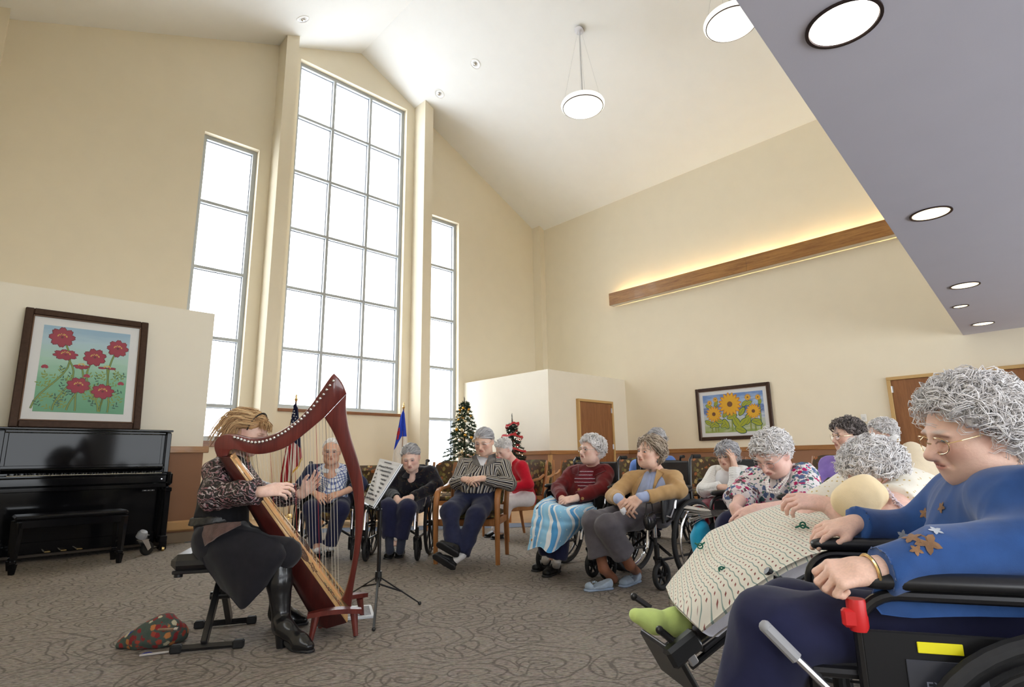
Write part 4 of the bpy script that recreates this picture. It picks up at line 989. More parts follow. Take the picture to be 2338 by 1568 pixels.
BM = {m.name: MB().ball((0, 0, 0), 1, 14, 10).mesh('ball', m) for m in (goldm, champ, redm, silverm)}
BC = MB().lathe([(.2, .95), (.2, 1.15), (.05, 1.2)], n=10).mesh('cap', brass)
for q, m in zip(rg.sample([q for q in tips if q @ np.array([-.69, -.72, 0]) > -.05], 36), [goldm, champ, goldm, champ, silverm]*8):
    bauble(TG, q*.97, .036, m, {'gold_bauble': 'gold bauble hanging on the tall christmas tree', 'champagne_bauble': 'champagne bauble hanging on the tall christmas tree', 'silver_bauble': 'silver bauble hanging on the tall christmas tree'}[m.name], {'gold_bauble': 'gold baubles on the tall tree', 'champagne_bauble': 'champagne baubles on the tall tree', 'silver_bauble': 'silver baubles on the tall tree'}[m.name])
r, tips, rg = fir('christmas_tree', 'small christmas tree with red ribbon and red baubles near the store room wall', TR_, 1.84, .42, 84, needle2, 9, .3, .22)
b = MB()
for q in rg.sample(tips, 60): b.ball(q*.95, .0075, 6, 4)
o_ = b.build('fairy_lights', fairy, r); o_['kind'] = 'stuff'
for k, (z, rr) in enumerate(((1.60, .13), (1.36, .20), (1.12, .27), (.92, .33), (.70, .38))):
    vs = []; n = 36
    for i in range(n+1):
        a = 2*PI*i/n*.97; zz = z-.05*math.sin(a*1.0+k)+.012*math.sin(a*5); r2 = rr*(1+.10*math.sin(a*5+k))
        vs += [(r2*math.cos(a), r2*math.sin(a), zz+.02), (r2*1.06*math.cos(a), r2*1.06*math.sin(a), zz-.022)]
    MB().raw(vs, [(2*i, 2*i+1, 2*i+3, 2*i+2) for i in range(n)]).build('ribbon', redribbon, r)
for q in rg.sample([q for q in tips if q @ np.array([-.69, -.72, 0]) > .0], 16): bauble(TR_, q*.98, .038, redm, 'red bauble hanging on the small christmas tree', 'red baubles on the small tree')

# ================================================================== flags on poles
pole_wood = wood('flag_pole_oak', S(150, 110, 72), S(116, 78, 46), 2, 6, .35, .3)
navy = speckle('flag_navy_cloth', S(32, 36, 66), .1, 30, .8); flag_red = speckle('flag_red_cloth', S(150, 26, 38), .1, 30, .8); flag_white = speckle('flag_white_cloth', S(226, 222, 216), .04, 30, .8); flag_blue = speckle('flag_blue_cloth', S(34, 66, 186), .1, 30, .7); fringe = mat('gold_fringe', S(206, 168, 66), .6); star_w = mat('star_white', S(230, 230, 230), .8)
ctr = -RH
def drape(root, name, m, s0, s1, top, bot, prof, ns=5, nz=16, dy=0.0):
    """a strip of hanging cloth between fly fractions s0..s1; prof(s, z) -> (along the wall, out of the wall)"""
    vs = []
    for i in range(ns+1):
        s = s0+(s1-s0)*i/ns
        for j in range(nz+1):
            z = top(s)+(bot(s)-top(s))*j/nz; x, y = prof(s, z); vs.append((x, y+dy, z))
    MB().raw(vs, [(i*(nz+1)+j, i*(nz+1)+j+1, (i+1)*(nz+1)+j+1, (i+1)*(nz+1)+j) for i in range(ns) for j in range(nz)]).build(name, m, root)
def flag_pole(root, H):
    MB().tube([(0, 0, .03), (0, 0, H-.13)], .016, 10).build('pole', pole_wood, root)
    MB().lathe([(.012, 0), (.02, .01), (.03, .035), (.02, .06), (.012, .07), (.018, .09), (.0, .15)], (0, 0, H-.14), n=14).build('finial', brass, root)
    MB().lathe([(.16, 0), (.155, .02), (.06, .05), (.03, .08)], n=24).build('base', brass, root)
r = thing('flag', 'american flag with gold fringe drooping from its pole behind the harp', 'flag', (4.20, 9.93, 0), math.atan2(RH[1], RH[0]))
flag_pole(r, 2.14)
def pr(s, z):
    k = max(0, min(1, (2.0-z)/1.25)); return ((s-.42)*(.05+.36*k)-.02*k, -.025+.035*math.sin(s*17+z*1.5)*(.3+.7*k))
tp = lambda s: 1.99-.18*abs(s-.42)
bt = lambda s: (.60+.05*s if s < .42 else .60+.30*(s-.42)/.58+.12)
cb = lambda s: 1.42-.25*s
drape(r, 'canton', navy, 0, 1, tp, cb, pr, 24)
for k in range(9): drape(r, 'stripe', (flag_red, flag_white)[k % 2], k/9, (k+1)/9, cb, bt, pr, 4)
drape(r, 'fringe', fringe, 0, 1, bt, lambda s: bt(s)-.045, pr, 24, 2)
drape(r, 'fringe', fringe, -.06, 0, tp, lambda s: 1.3, pr, 2, 16, -.003)
b = MB()
for i in range(4):
    for j in range(5):
        s, z = .12+.2*i+.08*(j % 2), 1.88-.09*j-.05*i
        if z < cb(s)+.03: continue
        x, y = pr(s, z); P = [(x+.016*(1 if q % 2 == 0 else .42)*math.sin(q*PI/5), y-.014, z+.016*(1 if q % 2 == 0 else .42)*math.cos(q*PI/5)) for q in range(10)]
        b.raw(P, [tuple(range(9, -1, -1))])
o_ = b.build('star', star_w, r, smooth=False); o_['kind'] = 'stuff'
r = thing('flag', 'blue and white church flag with red cross hanging at the second pilaster', 'flag', (6.46, 9.95, 0), math.atan2(RH[1], RH[0]))
flag_pole(r, 2.12)
def pr(s, z):
    k = max(0, min(1, (1.97-z)/.95)); return ((s-.62)*(.05+.27*k), -.03+.03*math.sin(s*13+.6)*(.25+.75*k))
tp = lambda s: 1.97-.20*abs(s-.62); cb = lambda s: 1.42-.34*max(0, .5-s)*1.6; bt = lambda s: .62+.10*abs(s-.5)
drape(r, 'canton', flag_blue, 0, 1, tp, cb, pr, 20)
drape(r, 'field', flag_white, 0, 1, cb, bt, pr, 20)
drape(r, 'cross', flag_red, .06, .26, lambda s: 1.60, lambda s: 1.36, pr, 4, 6, -.006); drape(r, 'cross_arm', flag_red, .0, .34, lambda s: 1.53, lambda s: 1.45, pr, 6, 3, -.007)
drape(r, 'fringe', fringe, 0, 1, bt, lambda s: bt(s)-.04, pr, 16, 2)
# ================================================================== figures: smooth-blended volumes turned into continuous meshes
import openvdb as vdb
class SDF:
    """a list of blended volumes; mesh() turns them into one continuous surface"""
    def __init__(s, k=.02): s.k = k; s.p = []
    def cone(s, a, b, ra, rb, k=None, side=None, sx=1.0, op='add'):
        s.p.append(('cone', np.asarray(a, float), np.asarray(b, float), float(ra), float(rb), s.k if k is None else k, None if side is None else nrm(side), sx, op)); return s
    def ell(s, c, r, R=None, k=None, op='add'):
        r = np.array([r]*3 if np.isscalar(r) else r, float); s.p.append(('ell', np.asarray(c, float), r, np.eye(3) if R is None else np.asarray(R, float), None, s.k if k is None else k, None, 1.0, op)); return s
    def chain(s, pts, rr, k=None, **kw):
        for i in range(len(pts)-1): s.cone(pts[i], pts[i+1], rr[i], rr[i+1], k, **kw)
        return s
    def cut(s, c, n, rad): s.p.append(('cut', np.asarray(c, float), nrm(n), float(rad), None, 0, None, 1.0, 'cut')); return s
    @staticmethod
    def dist(q, X):
        t = q[0]
        if t == 'cone':
            a, b, ra, rb = q[1:5]; ab = b-a; L2 = max(ab @ ab, 1e-9); P = X-a
            if q[6] is not None:
                sd = q[6]; P = P-np.multiply.outer(P @ sd*(1-1/q[7]), sd); ab2 = ab-sd*(ab @ sd)*(1-1/q[7]); L2 = max(ab2 @ ab2, 1e-9)
            else: ab2 = ab
            h = np.clip((P @ ab2)/L2, 0, 1); D = P-h[..., None]*ab2
            return np.sqrt((D*D).sum(-1))-(ra+(rb-ra)*h)
        if t == 'ell':
            P = ((X-q[1]) @ q[3])/q[2]; k0 = np.sqrt((P*P).sum(-1))+1e-9; P2 = P/q[2]; k1 = np.sqrt((P2*P2).sum(-1))+1e-9
            return k0*(k0-1)/k1
    def bbox(s, q):
        if q[0] == 'cone':
            m = max(q[3], q[4])*max(1, q[7]); return np.minimum(q[1], q[2])-m, np.maximum(q[1], q[2])+m
        if q[0] == 'ell':
            e = np.sqrt(((q[3]*q[2])**2).sum(1)); return q[1]-e, q[1]+e
        return q[1]-q[3], q[1]+q[3]
    def mesh(s, res):
        """points, quads in world space"""
        res *= 1.3
        adds = [s.bbox(q) for q in s.p if q[8] == 'add']
        lo = np.min([b[0] for b in adds], 0)-3*res; hi = np.max([b[1] for b in adds], 0)+3*res
        n = np.ceil((hi-lo)/res).astype(int)+1; G = np.full(tuple(n), 4*res, np.float32)
        ax = [lo[i]+np.arange(n[i])*res for i in range(3)]
        for q in s.p:
            k = q[5]; b0, b1 = s.bbox(q); m = (k+3*res) if q[8] == 'add' else (k+res if q[8] == 'sub' else 0)
            i0 = np.clip(np.floor((b0-m-lo)/res).astype(int), 0, n-1); i1 = np.clip(np.ceil((b1+m-lo)/res).astype(int)+1, 1, n)
            if (i1 <= i0).any(): continue
            sl = tuple(slice(a, b) for a, b in zip(i0, i1))
            X = np.stack(np.meshgrid(*[ax[i][sl[i]] for i in range(3)], indexing='ij'), -1); A = G[sl]
            if q[8] == 'cut':
                P = X-q[1]; d = P @ q[2]; G[sl] = np.where((P*P).sum(-1) < q[3]**2, np.maximum(A, d), A); continue
            d = s.dist(q, X).astype(np.float32)
            if q[8] == 'add':
                if k > 0: h = np.maximum(k-np.abs(A-d), 0)/k; G[sl] = np.minimum(A, d)-h*h*k*.25
                else: G[sl] = np.minimum(A, d)
            else:
                if k > 0: h = np.maximum(k-np.abs(A+d), 0)/k; G[sl] = np.maximum(A, -d)+h*h*k*.25
                else: G[sl] = np.maximum(A, -d)
        g = vdb.FloatGrid(background=3*res); g.copyFromArray(np.clip(G, -3*res, 3*res)); P, Q = g.convertToQuads(isovalue=0.0)
        P = np.asarray(P, float)*res+lo; Q = np.asarray(Q)
        if len(Q):
            a, b, c, d = (P[Q[:, i]] for i in range(4)); vol = (np.cross(b-a, c-a)*a).sum()+(np.cross(c-a, d-a)*a).sum()
            if vol < 0: Q = Q[:, ::-1]
        return P, Q
    def local(s, P):
        """for pattern cloth: each point's (along, around, which) on the nearest limb"""
        best = np.full(len(P), 1e9); out = np.zeros((len(P), 3))
        for i, q in enumerate(s.p):
            if q[8] != 'add': continue
            d = s.dist(q, P); m = d < best; best[m] = d[m]
            if q[0] == 'ell': q = s.p[0]
            if q[0] == 'cone': ax_ = nrm(q[2]-q[1]); c = q[1]; r = (q[3]+q[4])/2
            else: ax_ = q[3][:, 2]; c = q[1]; r = q[2][:2].mean()
            u, v, _ = frame_of(ax_, FWD_HINT[0]); X = P[m]-c
            out[m] = np.stack([X @ ax_, np.arctan2(X @ v, X @ u)*r, np.full(m.sum(), i*1.0)], 1)
        return out
FWD_HINT = [np.array([0, 0, 1.0])]
def vnormals(P, Q):
    N = np.zeros_like(P); fn = np.cross(P[Q[:, 2]]-P[Q[:, 0]], P[Q[:, 3]]-P[Q[:, 1]])
    for i in range(4): np.add.at(N, Q[:, i], fn)
    return N/(np.linalg.norm(N, axis=1, keepdims=True)+1e-12)
def folds(P, amp, freq, seed, dirs=None):
    """soft cloth folds: warped sine ridges"""
    rg = np.random.RandomState(seed); h = np.zeros(len(P))
    for i in range(4):
        d = nrm(rg.normal(size=3)*(np.array([1, 1, .6]) if dirs is None else dirs)); e = nrm(rg.normal(size=3)); f = freq*(.7+.45*i)
        w = np.sin(P @ e*freq*.8+rg.uniform(0, 6))*1.3; h += (1-2*np.abs(np.sin((P @ d)*f*1.05+w)))*(.9/(1+i))
    return amp*(h/1.87+.25)
def add_mesh(name, P, Q, m, parent, origin, cols=None, uvw=None):
    me = bpy.data.meshes.new(name); P = P-origin
    me.vertices.add(len(P)); me.vertices.foreach_set('co', P.astype(np.float32).ravel())
    me.loops.add(Q.size); me.loops.foreach_set('vertex_index', Q.astype(np.int32).ravel())
    me.polygons.add(len(Q)); me.polygons.foreach_set('loop_start', np.arange(0, Q.size, 4, dtype=np.int32))
    me.update(calc_edges=True); me.shade_smooth()
    if cols is not None:
        a = me.color_attributes.new('Col', 'FLOAT_COLOR', 'POINT'); a.data.foreach_set('color', np.concatenate([cols, np.ones((len(P), 1))], 1).astype(np.float32).ravel())
    if uvw is not None:
        a = me.attributes.new('cuv', 'FLOAT_VECTOR', 'POINT'); a.data.foreach_set('vector', uvw.astype(np.float32).ravel())
    for mm in (m if isinstance(m, (list, tuple)) else [m]): me.materials.append(mm)
    return link(name, me, parent)
# ---- cloth and skin materials
skin_m = mat('skin', (.6, .4, .3, 1), .5, 0, .35); t = NT(skin_m); p = skin_m.node_tree.nodes['Principled BSDF']
at_ = t.add('Attribute', attribute_name='Col').outputs['Color']; nz = t.noise(t.obj(), 55, 4).outputs[0]
t.color(t.mix(.22, at_, t.ramp(nz, [(.3, (.75, .62, .58, 1)), (.7, (1, 1, 1, 1))]), 'MULTIPLY'))
t.bump(t.noise(t.obj(), 150, 4, .6).outputs[0], .25, .003)
p.inputs['Subsurface Weight'].default_value = .12; p.inputs['Subsurface Radius'].default_value = (.012, .005, .003); p.inputs['Subsurface Scale'].default_value = .5
def cloth(name, c, amt=.12, rough=.9, sheen=.2, weave=420, bump=.25): return speckle(name, c, amt, 30, rough, bump, weave, spec=.15, sheen=sheen)
def cuv_node(t): return t.add('Attribute', attribute_name='cuv').outputs['Vector']
def hair_mat(name, a, b, c):
    m = mat(name, a, .45, 0, .4); t = NT(m); at2 = t.add('Attribute', attribute_name='Col').outputs['Color']; f = t.add('SeparateXYZ', {0: at2}).outputs[0]
    hc_ = t.ramp(f, [(.0, c), (.5, b), (1.0, a)]); t.color(hc_); return m
hair_white = hair_mat('white_hair', S(255, 253, 252), S(244, 240, 238), S(222, 217, 215))
hair_grey = hair_mat('grey_hair', S(226, 224, 226), S(194, 192, 194), S(150, 148, 152))
hair_dkgrey = hair_mat('dark_grey_hair', S(160, 150, 146), S(112, 103, 100), S(70, 64, 62))
hair_taupe = hair_mat('grey_brown_hair', S(208, 192, 172), S(172, 155, 137), S(122, 106, 92))
hair_blond = hair_mat('reddish_blond_hair', S(232, 200, 152), S(192, 150, 104), S(132, 96, 62))
eye_m = mat('eye', (.8, .8, .78, 1), .15); t = NT(eye_m); t.color(t.add('Attribute', attribute_name='Col').outputs['Color'])
lens_m = picture_glass; gold_wire = mat('gold_spectacle_wire', (.72, .55, .32, 1), .25, 1.0); silver_wire = mat('silver_spectacle_wire', (.45, .44, .44, 1), .3, 1.0)
SKINS = {'pale': (S(240, 204, 188), S(222, 156, 144)), 'fair': (S(236, 196, 174), S(216, 148, 130)), 'tan': (S(222, 176, 152), S(198, 130, 110)), 'pink': (S(240, 200, 184), S(222, 148, 136))}
def rgb(c): return np.array(c[:3])

class Head:
    """a head: position, size, turn. yaw: turned towards the left of the picture, pitch: down, roll: tilted to the right of the picture"""
    def __init__(s, px, py, D, H=.235, yaw=0, pitch=0, roll=0, wide=1.0, old=1.0, nose=.86):
        s.c = at(px, py, D); v = s.c-EYEP; v[2] = 0; v = nrm(v); f = -v; r = np.cross(ZZ, f); r = np.array([f[1], -f[0], 0])*-1.0  # r: to the right of the picture
        r = np.array([v[1], -v[0], 0])
        A = rotz(0); ya = math.radians(yaw)
        fd = f*math.cos(ya)-r*math.sin(ya); rd = r*math.cos(ya)+f*math.sin(ya)
        pa = math.radians(pitch); fw = fd*math.cos(pa)-ZZ*math.sin(pa); up = ZZ*math.cos(pa)+fd*math.sin(pa)
        ra = math.radians(roll); rd2 = rd*math.cos(ra)-up*math.sin(ra); up2 = up*math.cos(ra)+rd*math.sin(ra)
        s.R = np.stack([rd2, fw, up2], 1); s.H = H; s.wide = wide; s.old = old; s.nose = nose     # local x: picture right when facing us, y: out of the face, z: up
    def W(s, x, y, z): return s.c+s.R @ (np.array([x*s.wide, y, z])*s.H)
    def sdf(s, S_):
        H, R, w, W = s.H, s.R, s.wide, s.W
        S_.ell(W(0, -.06, .14), np.array([.325*w, .405, .345])*H, R, .0)
        S_.ell(W(0, .09, -.10), np.array([.275*w, .275, .36])*H, R, .05)
        S_.ell(W(0, .12, -.33), np.array([.185*w, .19, .13])*H, R, .04)
        S_.ell(W(0, .265, -.405), np.array([.085*w, .06, .065])*H, R, .03)
        for q in (-1, 1):
            S_.ell(W(q*.16, .22, -.10), np.array([.10, .10, .09])*H, R, .03)
            S_.ell(W(q*.17, .10, -.30), np.array([.10, .15, .12])*H*(.8+.25*s.old), R, .035)
            S_.ell(W(q*.115, .36, .085), np.array([.105, .035, .028])*H, R, .018)
        S_.ell(W(0, .345, .06), np.array([.06, .035, .06])*H, R, .015)
        for q in (-1, 1): S_.ell(W(q*.125, .395, .02), np.array([.075, .05, .045])*H, R, .016, 'sub')
        for q in (-1, 1): S_.ell(W(q*.125, .305, .02), np.array([.074, .06, .05])*H, R, .006)
        n = s.nose
        S_.cone(W(0, .36, .03), W(0, .36+.115*n, -.125), .024*H, .048*H*n, .02)
        S_.ell(W(0, .36+.105*n, -.135), np.array([.052, .05, .042])*H*n, R, .01)
        for q in (-1, 1): S_.ell(W(q*.052, .385, -.145), np.array([.034, .05, .032])*H*n, R, .008)
        S_.ell(W(0, .335, -.225), np.array([.10, .06, .075])*H, R, .02)
        S_.ell(W(0, .385, -.232), np.array([.085, .028, .016])*H, R, .006); S_.ell(W(0, .378, -.268), np.array([.075, .028, .019])*H, R, .006)
        S_.ell(W(0, .415, -.250), np.array([.09, .035, .006])*H, R, .004, 'sub')
        for q in (-1, 1):                                       # lines from nose to mouth corner
            S_.cone(W(q*.085, .40, -.14), W(q*.135, .36, -.25), .009*H, .006*H, .012, op='sub')
            S_.ell(W(q*.335, -.03, -.03), np.array([.028/w, .085, .135])*H, R @ rotz(q*.35), .008); S_.ell(W(q*.365, .0, -.02), np.array([.02, .045, .07])*H, R @ rotz(q*.35), .008, 'sub')
    def paint(s, P, base, blush, brow):
        X = ((P-s.c) @ s.R)/s.H/np.array([s.wide, 1, 1]); x, y, z = np.abs(X[:, 0]), X[:, 1], X[:, 2]
        C = np.tile(rgb(base), (len(P), 1))
        def blend(w, c): C[:] = C*(1-w[:, None])+rgb(c)*w[:, None]
        g = lambda cx, cy, cz, rx, ry, rz: np.clip(1.35-np.sqrt(((x-cx)/rx)**2+((y-cy)/ry)**2+((z-cz)/rz)**2), 0, 1)
        blend(g(.17, .27, -.11, .13, .2, .10)*.55, blush); blend(g(0, .46, -.13, .07, .1, .06)*.3, blush)
        blend(g(.35, -.02, -.03, .1, .14, .16)*.35, blush); blend(g(.12, .36, -.03, .09, .1, .045)*.4, tuple(rgb(blush)*.8)); blend(g(.125, .36, .035, .085, .09, .05)*.25, tuple(rgb(blush)*.75))
        blend(np.clip(g(0, .40, -.25, .085, .1, .045)*1.6, 0, 1)*.8, tuple(rgb(blush)*np.array([.92, .70, .72])))
        blend(np.where((np.abs(z+.250) < .008) & (x < .085) & (y > .3), .8, 0.0), tuple(rgb(blush)*.35))
        if brow is not None: blend(np.clip(g(.125, .37, .115, .085, .09, .022)*1.2, 0, 1)*.7, brow)
        blend(np.where((np.abs(z+.003+.10*(x-.125)**2*8-.006) < .009) & (np.abs(x-.125) < .07) & (y > .27), .75, 0.0), tuple(rgb(blush)*.22))
        return C
    def eyes(s, parent, origin, open_=.6, iris=(.12, .2, .3), look=(0, 0)):
        for q in (-1, 1):
            c = s.W(q*.125, .317, .014); r = .0545*s.H
            n, m = 16, 10; vs = []; cols = []
            for i in range(m+1):
                a = PI*i/m
                for j in range(n):
                    b = 2*PI*j/n; v = np.array([math.sin(a)*math.cos(b), math.cos(a), math.sin(a)*math.sin(b)]); vs.append(c+s.R @ (v*np.array([1.1, 1, .62*open_])*r*1.12))
                    cols.append((.02, .02, .02) if i <= 1 else iris if i <= 2 else (.74, .72, .70))
            mb = MB(); fs = [(i*n+j, (i+1)*n+j, (i+1)*n+(j+1) % n, i*n+(j+1) % n) for i in range(m) for j in range(n)]
            add_mesh('eye', np.array(vs), np.array(fs), eye_m, parent, origin, np.array(cols))
    def glasses(s, parent, origin, m, big=1.0, droop=0.0):
        b = MB(); W = s.W; L = []
        for q in (-1, 1):
            n = 20; pts = [W(q*.14+.105*big*math.cos(2*PI*i/n)*abs(math.cos(2*PI*i/n))**-.25 if abs(math.cos(2*PI*i/n)) > .05 else q*.14, .44-.05*abs(.9*math.cos(2*PI*i/n)), -.005-droop+.078*big*math.sin(2*PI*i/n)) for i in range(n)]
            b.tube([p-origin for p in pts], .0013, 5, closed=True); L.append(pts)
            b.tube([W(q*.245, .40, .02-droop)-origin, W(q*.33, .30, .03-droop*.5)-origin, W(q*.35, -.02, .04)-origin, W(q*.34, -.08, -.02)-origin], .0014, 5)
        b.tube([W(-.04, .44, .01-droop)-origin, W(0, .465, .025-droop)-origin, W(.04, .44, .01-droop)-origin], .0013, 5)
        g = b.build('spectacle_frame', m, parent)
        for pts in L: MB().raw([p-origin for p in pts], [tuple(range(len(pts)))]).build('spectacle_lens', lens_m, g, smooth=False)
    def scalp(s, n, seed, front=.28, low=-.32):
        """points over the hairy part of the head with outward normals (local)"""
        rg = np.random.RandomState(seed); out = []
        while len(out) < n:
            d = rg.normal(size=3); d /= np.linalg.norm(d); p = np.array([0, -.06, .14])+d*np.array([.33, .41, .35]); x, y, z = abs(p[0]), p[1], p[2]
            if z < low+.12*max(0, y+.3) or (y > .10 and z < front-.5*max(0, x-.12)) or (y > .0 and z < .10) or (y > -.20 and z < .06 and x > .15): continue
            out.append((p, d))
        return out
def strand_mesh(name, curves, r, m, parent, origin, sides=3):
    """hair locks: each curve a small tapered tube; shade varies per lock"""
    V = []; Fq = []; Cc = []; base = 0
    for P, sh in curves:
        P = np.asarray(P); k = len(P); T = np.gradient(P, axis=0); T /= np.linalg.norm(T, axis=1, keepdims=True)+1e-9
        h = np.array([.31, .52, .79]); U = np.cross(T, h); U /= np.linalg.norm(U, axis=1, keepdims=True)+1e-9; Wv = np.cross(T, U)
        rr = r*(1-.65*np.linspace(0, 1, k)**2)
        for j in range(sides):
            a = 2*PI*j/sides; V.append(P+rr[:, None]*(math.cos(a)*U+math.sin(a)*Wv))
        for i in range(k-1):
            for j in range(sides): j2 = (j+1) % sides; Fq.append((base+j*k+i, base+j*k+i+1, base+j2*k+i+1, base+j2*k+i))
        base += k*sides; Cc += [(sh, sh, sh)]*(k*sides)
    return add_mesh(name, np.concatenate(V), np.array(Fq), m, parent, origin, np.array(Cc))
ELL0, ELLR = np.array([0, -.06, .14]), np.array([.33, .41, .35])
def hair(head, parent, origin, m, style='curly', n=700, seed=1, vol=.07, front=.28, low=-.32, res=None, r=.0025, curl=None, length=None, per=2):
    """a cap of hair plus combed or curled locks lying over the skull"""
    H, W, R, w = head.H, head.W, head.R, np.array([head.wide, 1, 1])
    sd = SDF(.03); e = vol*.45
    sd.ell(W(0, -.07, .155), np.array([.335*head.wide+e, .40+e, .345+e])*H, R, 0); sd.ell(W(0, -.22, -.06), np.array([.29*head.wide+e*.8, .25+e*.6, .28])*H, R, .03)
    sd.ell(W(0, .45, front-.35), np.array([.46, .44, .43])*H, R, .02, 'sub')
    for q in (-1, 1): sd.ell(W(q*.36, .09, -.10), np.array([.12, .15, .20])*H, R, .02, 'sub')
    sd.ell(W(0, .0, low-.22), np.array([.6, .6, .22])*H, R, .0, 'sub')
    P, Q = sd.mesh(res or .0065); N = vnormals(P, Q); P = P+N*folds(P, .0025, 200, seed)[:, None]
    base = add_mesh('hair', P, Q, m, parent, origin, np.tile(np.array([[.45, .45, .45]]), (len(P), 1)))
    rg = np.random.RandomState(seed); cur = []
    curl = {'curly': .060, 'wavy': .035, 'back': .006, 'long': .02}[style] if curl is None else curl; length = {'curly': .27, 'wavy': .42, 'back': .50, 'long': .5}[style] if length is None else length
    for p, d in head.scalp(n, seed, front, low):
        off = vol*rg.uniform(.35, 1.0); nn_ = nrm(d/ELLR); u, v, _ = frame_of(nn_); a = rg.uniform(0, 6.3); rt_ = math.cos(a)*u+math.sin(a)*v
        if style == 'curly': g = nrm(rt_+(np.array([d[0]*.2, -1.0, .3]) if d[1] > -.1 else np.array([d[0]*.3, -.1, -.4])))
        elif style == 'wavy': g = nrm(rt_*.28+np.array([d[0]*.9, -.6 if d[1] > -.2 else 0, -.7]))
        else: g = nrm(rt_*.22+np.array([d[0]*.25+.25, -1.0, -.25-.7*max(0, -d[1])]))
        k = 8; tt = np.linspace(0, 1, k); L = length*rg.uniform(.7, 1.25); cr = curl*rg.uniform(.6, 1.3); turns = rg.uniform(1.1, 1.9); ph = rg.uniform(0, 6.3); q = p.copy(); line = []
        for i in range(k):
            e2 = (q-ELL0)/ELLR; l2 = np.linalg.norm(e2); n2 = nrm(e2/ELLR); h_ = off*(.35+.65*math.sin(PI*min(1, .25+tt[i]*.75)))
            qq = ELL0+e2/l2*ELLR+n2*h_ if q[2] > -.16 or l2 < 1 else q+n2*h_*.8
            if q[2] < -.10: g = nrm(g*.5+np.array([-d[0]*.15, 0, -.5]))
            w2 = np.cross(n2, g); line.append(qq+(n2*math.sin(ph+tt[i]*2*PI*turns)*.8+w2*math.cos(ph+tt[i]*2*PI*turns))*cr)
            q = q+nrm(g-n2*(g @ n2)*.85)*L/k
        line = np.array(line); sh0 = rg.uniform(.1, 1)
        for j in range(per):
            o3 = rg.normal(size=3)*(.10*curl+.010)+np.cumsum(rg.normal(size=(k, 3))*.0028, 0); cur.append((head.c+((line+o3)*w*H) @ R.T, np.clip(sh0+rg.uniform(-.25, .25), 0, 1)))
    strand_mesh('hair_locks', cur, r*H/.235, m, base, origin)
    return base
def hand(sd, wrist, dirn, back, thumb, curl=.6, size=1.0, spread=.12, grip=None):
    """five fingers on a palm: dirn along the hand, back out of the back of the hand, thumb = +1 / -1 which side (along cross(dirn, back))"""
    d = nrm(dirn); z = nrm(np.asarray(back)-d*(np.asarray(back) @ d)); y = np.cross(d, z)*thumb; w = np.asarray(wrist, float); s = size; joints = []
    P = lambda x, yy, zz: w+(d*x+y*yy+z*zz)*s
    sd.cone(P(-.01, 0, 0), P(.03, 0, 0), .024*s, .026*s, .01, side=y, sx=1.15)
    for j in range(4):
        yy = .030-.0205*j; sd.cone(P(.012, yy*.55, 0), P(.082-.004*abs(j-1.2), yy, .002), .0125*s, .0112*s, .012)
    sd.cone(P(.02, .018, -.006), P(.055, .03, -.008), .015*s, .012*s, .012)
    L = (.074, .084, .077, .060)
    for j in range(4):
        yy = .030-.0205*j; a = (1.2-j)*spread; fd = np.array([math.cos(a), math.sin(a)]); p = P(.083-.004*abs(j-1.2), yy, .002); ang = 0.0; rr = (.0096, .0100, .0096, .0086)[j]*s; c = curl*(1+.12*j) if np.isscalar(curl) else curl[j]
        for seg, (fl_, kk) in enumerate(((.46, .55), (.30, .85), (.24, .6))):
            ang += c*kk; dd = (d*fd[0]+y*fd[1])*math.cos(ang)-z*math.sin(ang); q = p+dd*L[j]*fl_*s
            sd.cone(p, q, rr*(1-.07*seg), rr*(.93-.08*seg), .003); p = q
    tc = (curl if np.isscalar(curl) else curl[0])*.5
    a, b = P(.022, .026, -.004), P(.048, .048, -.012-.012*tc); c2 = P(.078, .056-.02*tc, -.018-.018*tc); e = P(.100, .054-.034*tc, -.022-.024*tc)
    sd.cone(a, b, .0145*s, .0115*s, .012); sd.cone(b, c2, .011*s, .0095*s, .004); sd.cone(c2, e, .0093*s, .008*s, .003)
# ---- patterned cloths (cuv: x along the limb, y round it, in metres)
stripe_collar = cloth('grey_shirt_collar', S(120, 116, 112), .2)
stripe_m = mat('grey_black_striped_cotton', S(180, 176, 170), .9, 0, .15); t = NT(stripe_m); y = t.add('SeparateXYZ', {0: cuv_node(t)}).outputs[1]
f = t.math('FRACT', t.math('MULTIPLY', y, 27.0)); t.color(t.ramp(f, [(0, S(38, 38, 48)), (.27, S(206, 202, 196)), (.44, S(112, 108, 102)), (.58, S(58, 58, 68)), (.70, S(196, 190, 178)), (.86, S(128, 116, 100))], 'CONSTANT')); t.bump(t.noise(t.obj(), 400, 2).outputs[0], .2, .002)
plaid_m = mat('blue_white_plaid', S(220, 224, 232), .9, 0, .15); t = NT(plaid_m); s3 = t.add('SeparateXYZ', {0: cuv_node(t)}).outputs
ln = lambda v, fq, w: t.math('LESS_THAN', t.math('ABSOLUTE', t.math('SUBTRACT', t.math('FRACT', t.math('MULTIPLY', v, fq)), .5)), w)
pl = t.math('MULTIPLY', t.math('ADD', ln(s3[0], 42.0, .16), ln(s3[1], 42.0, .16)), .5); t.color(t.ramp(pl, [(0, S(226, 230, 238)), (.5, S(128, 142, 186)), (1, S(76, 88, 140))]))
floral_m = mat('white_floral_print', S(232, 226, 226), .85, 0, .2); t = NT(floral_m); o = t.obj()
wv = t.add('VectorMath', {0: o, 1: t.add('VectorMath', {0: t.noise(o, 40, 2).outputs['Color'], 1: (.022, .022, .022)}, operation='MULTIPLY').outputs[0]}, operation='ADD').outputs[0]
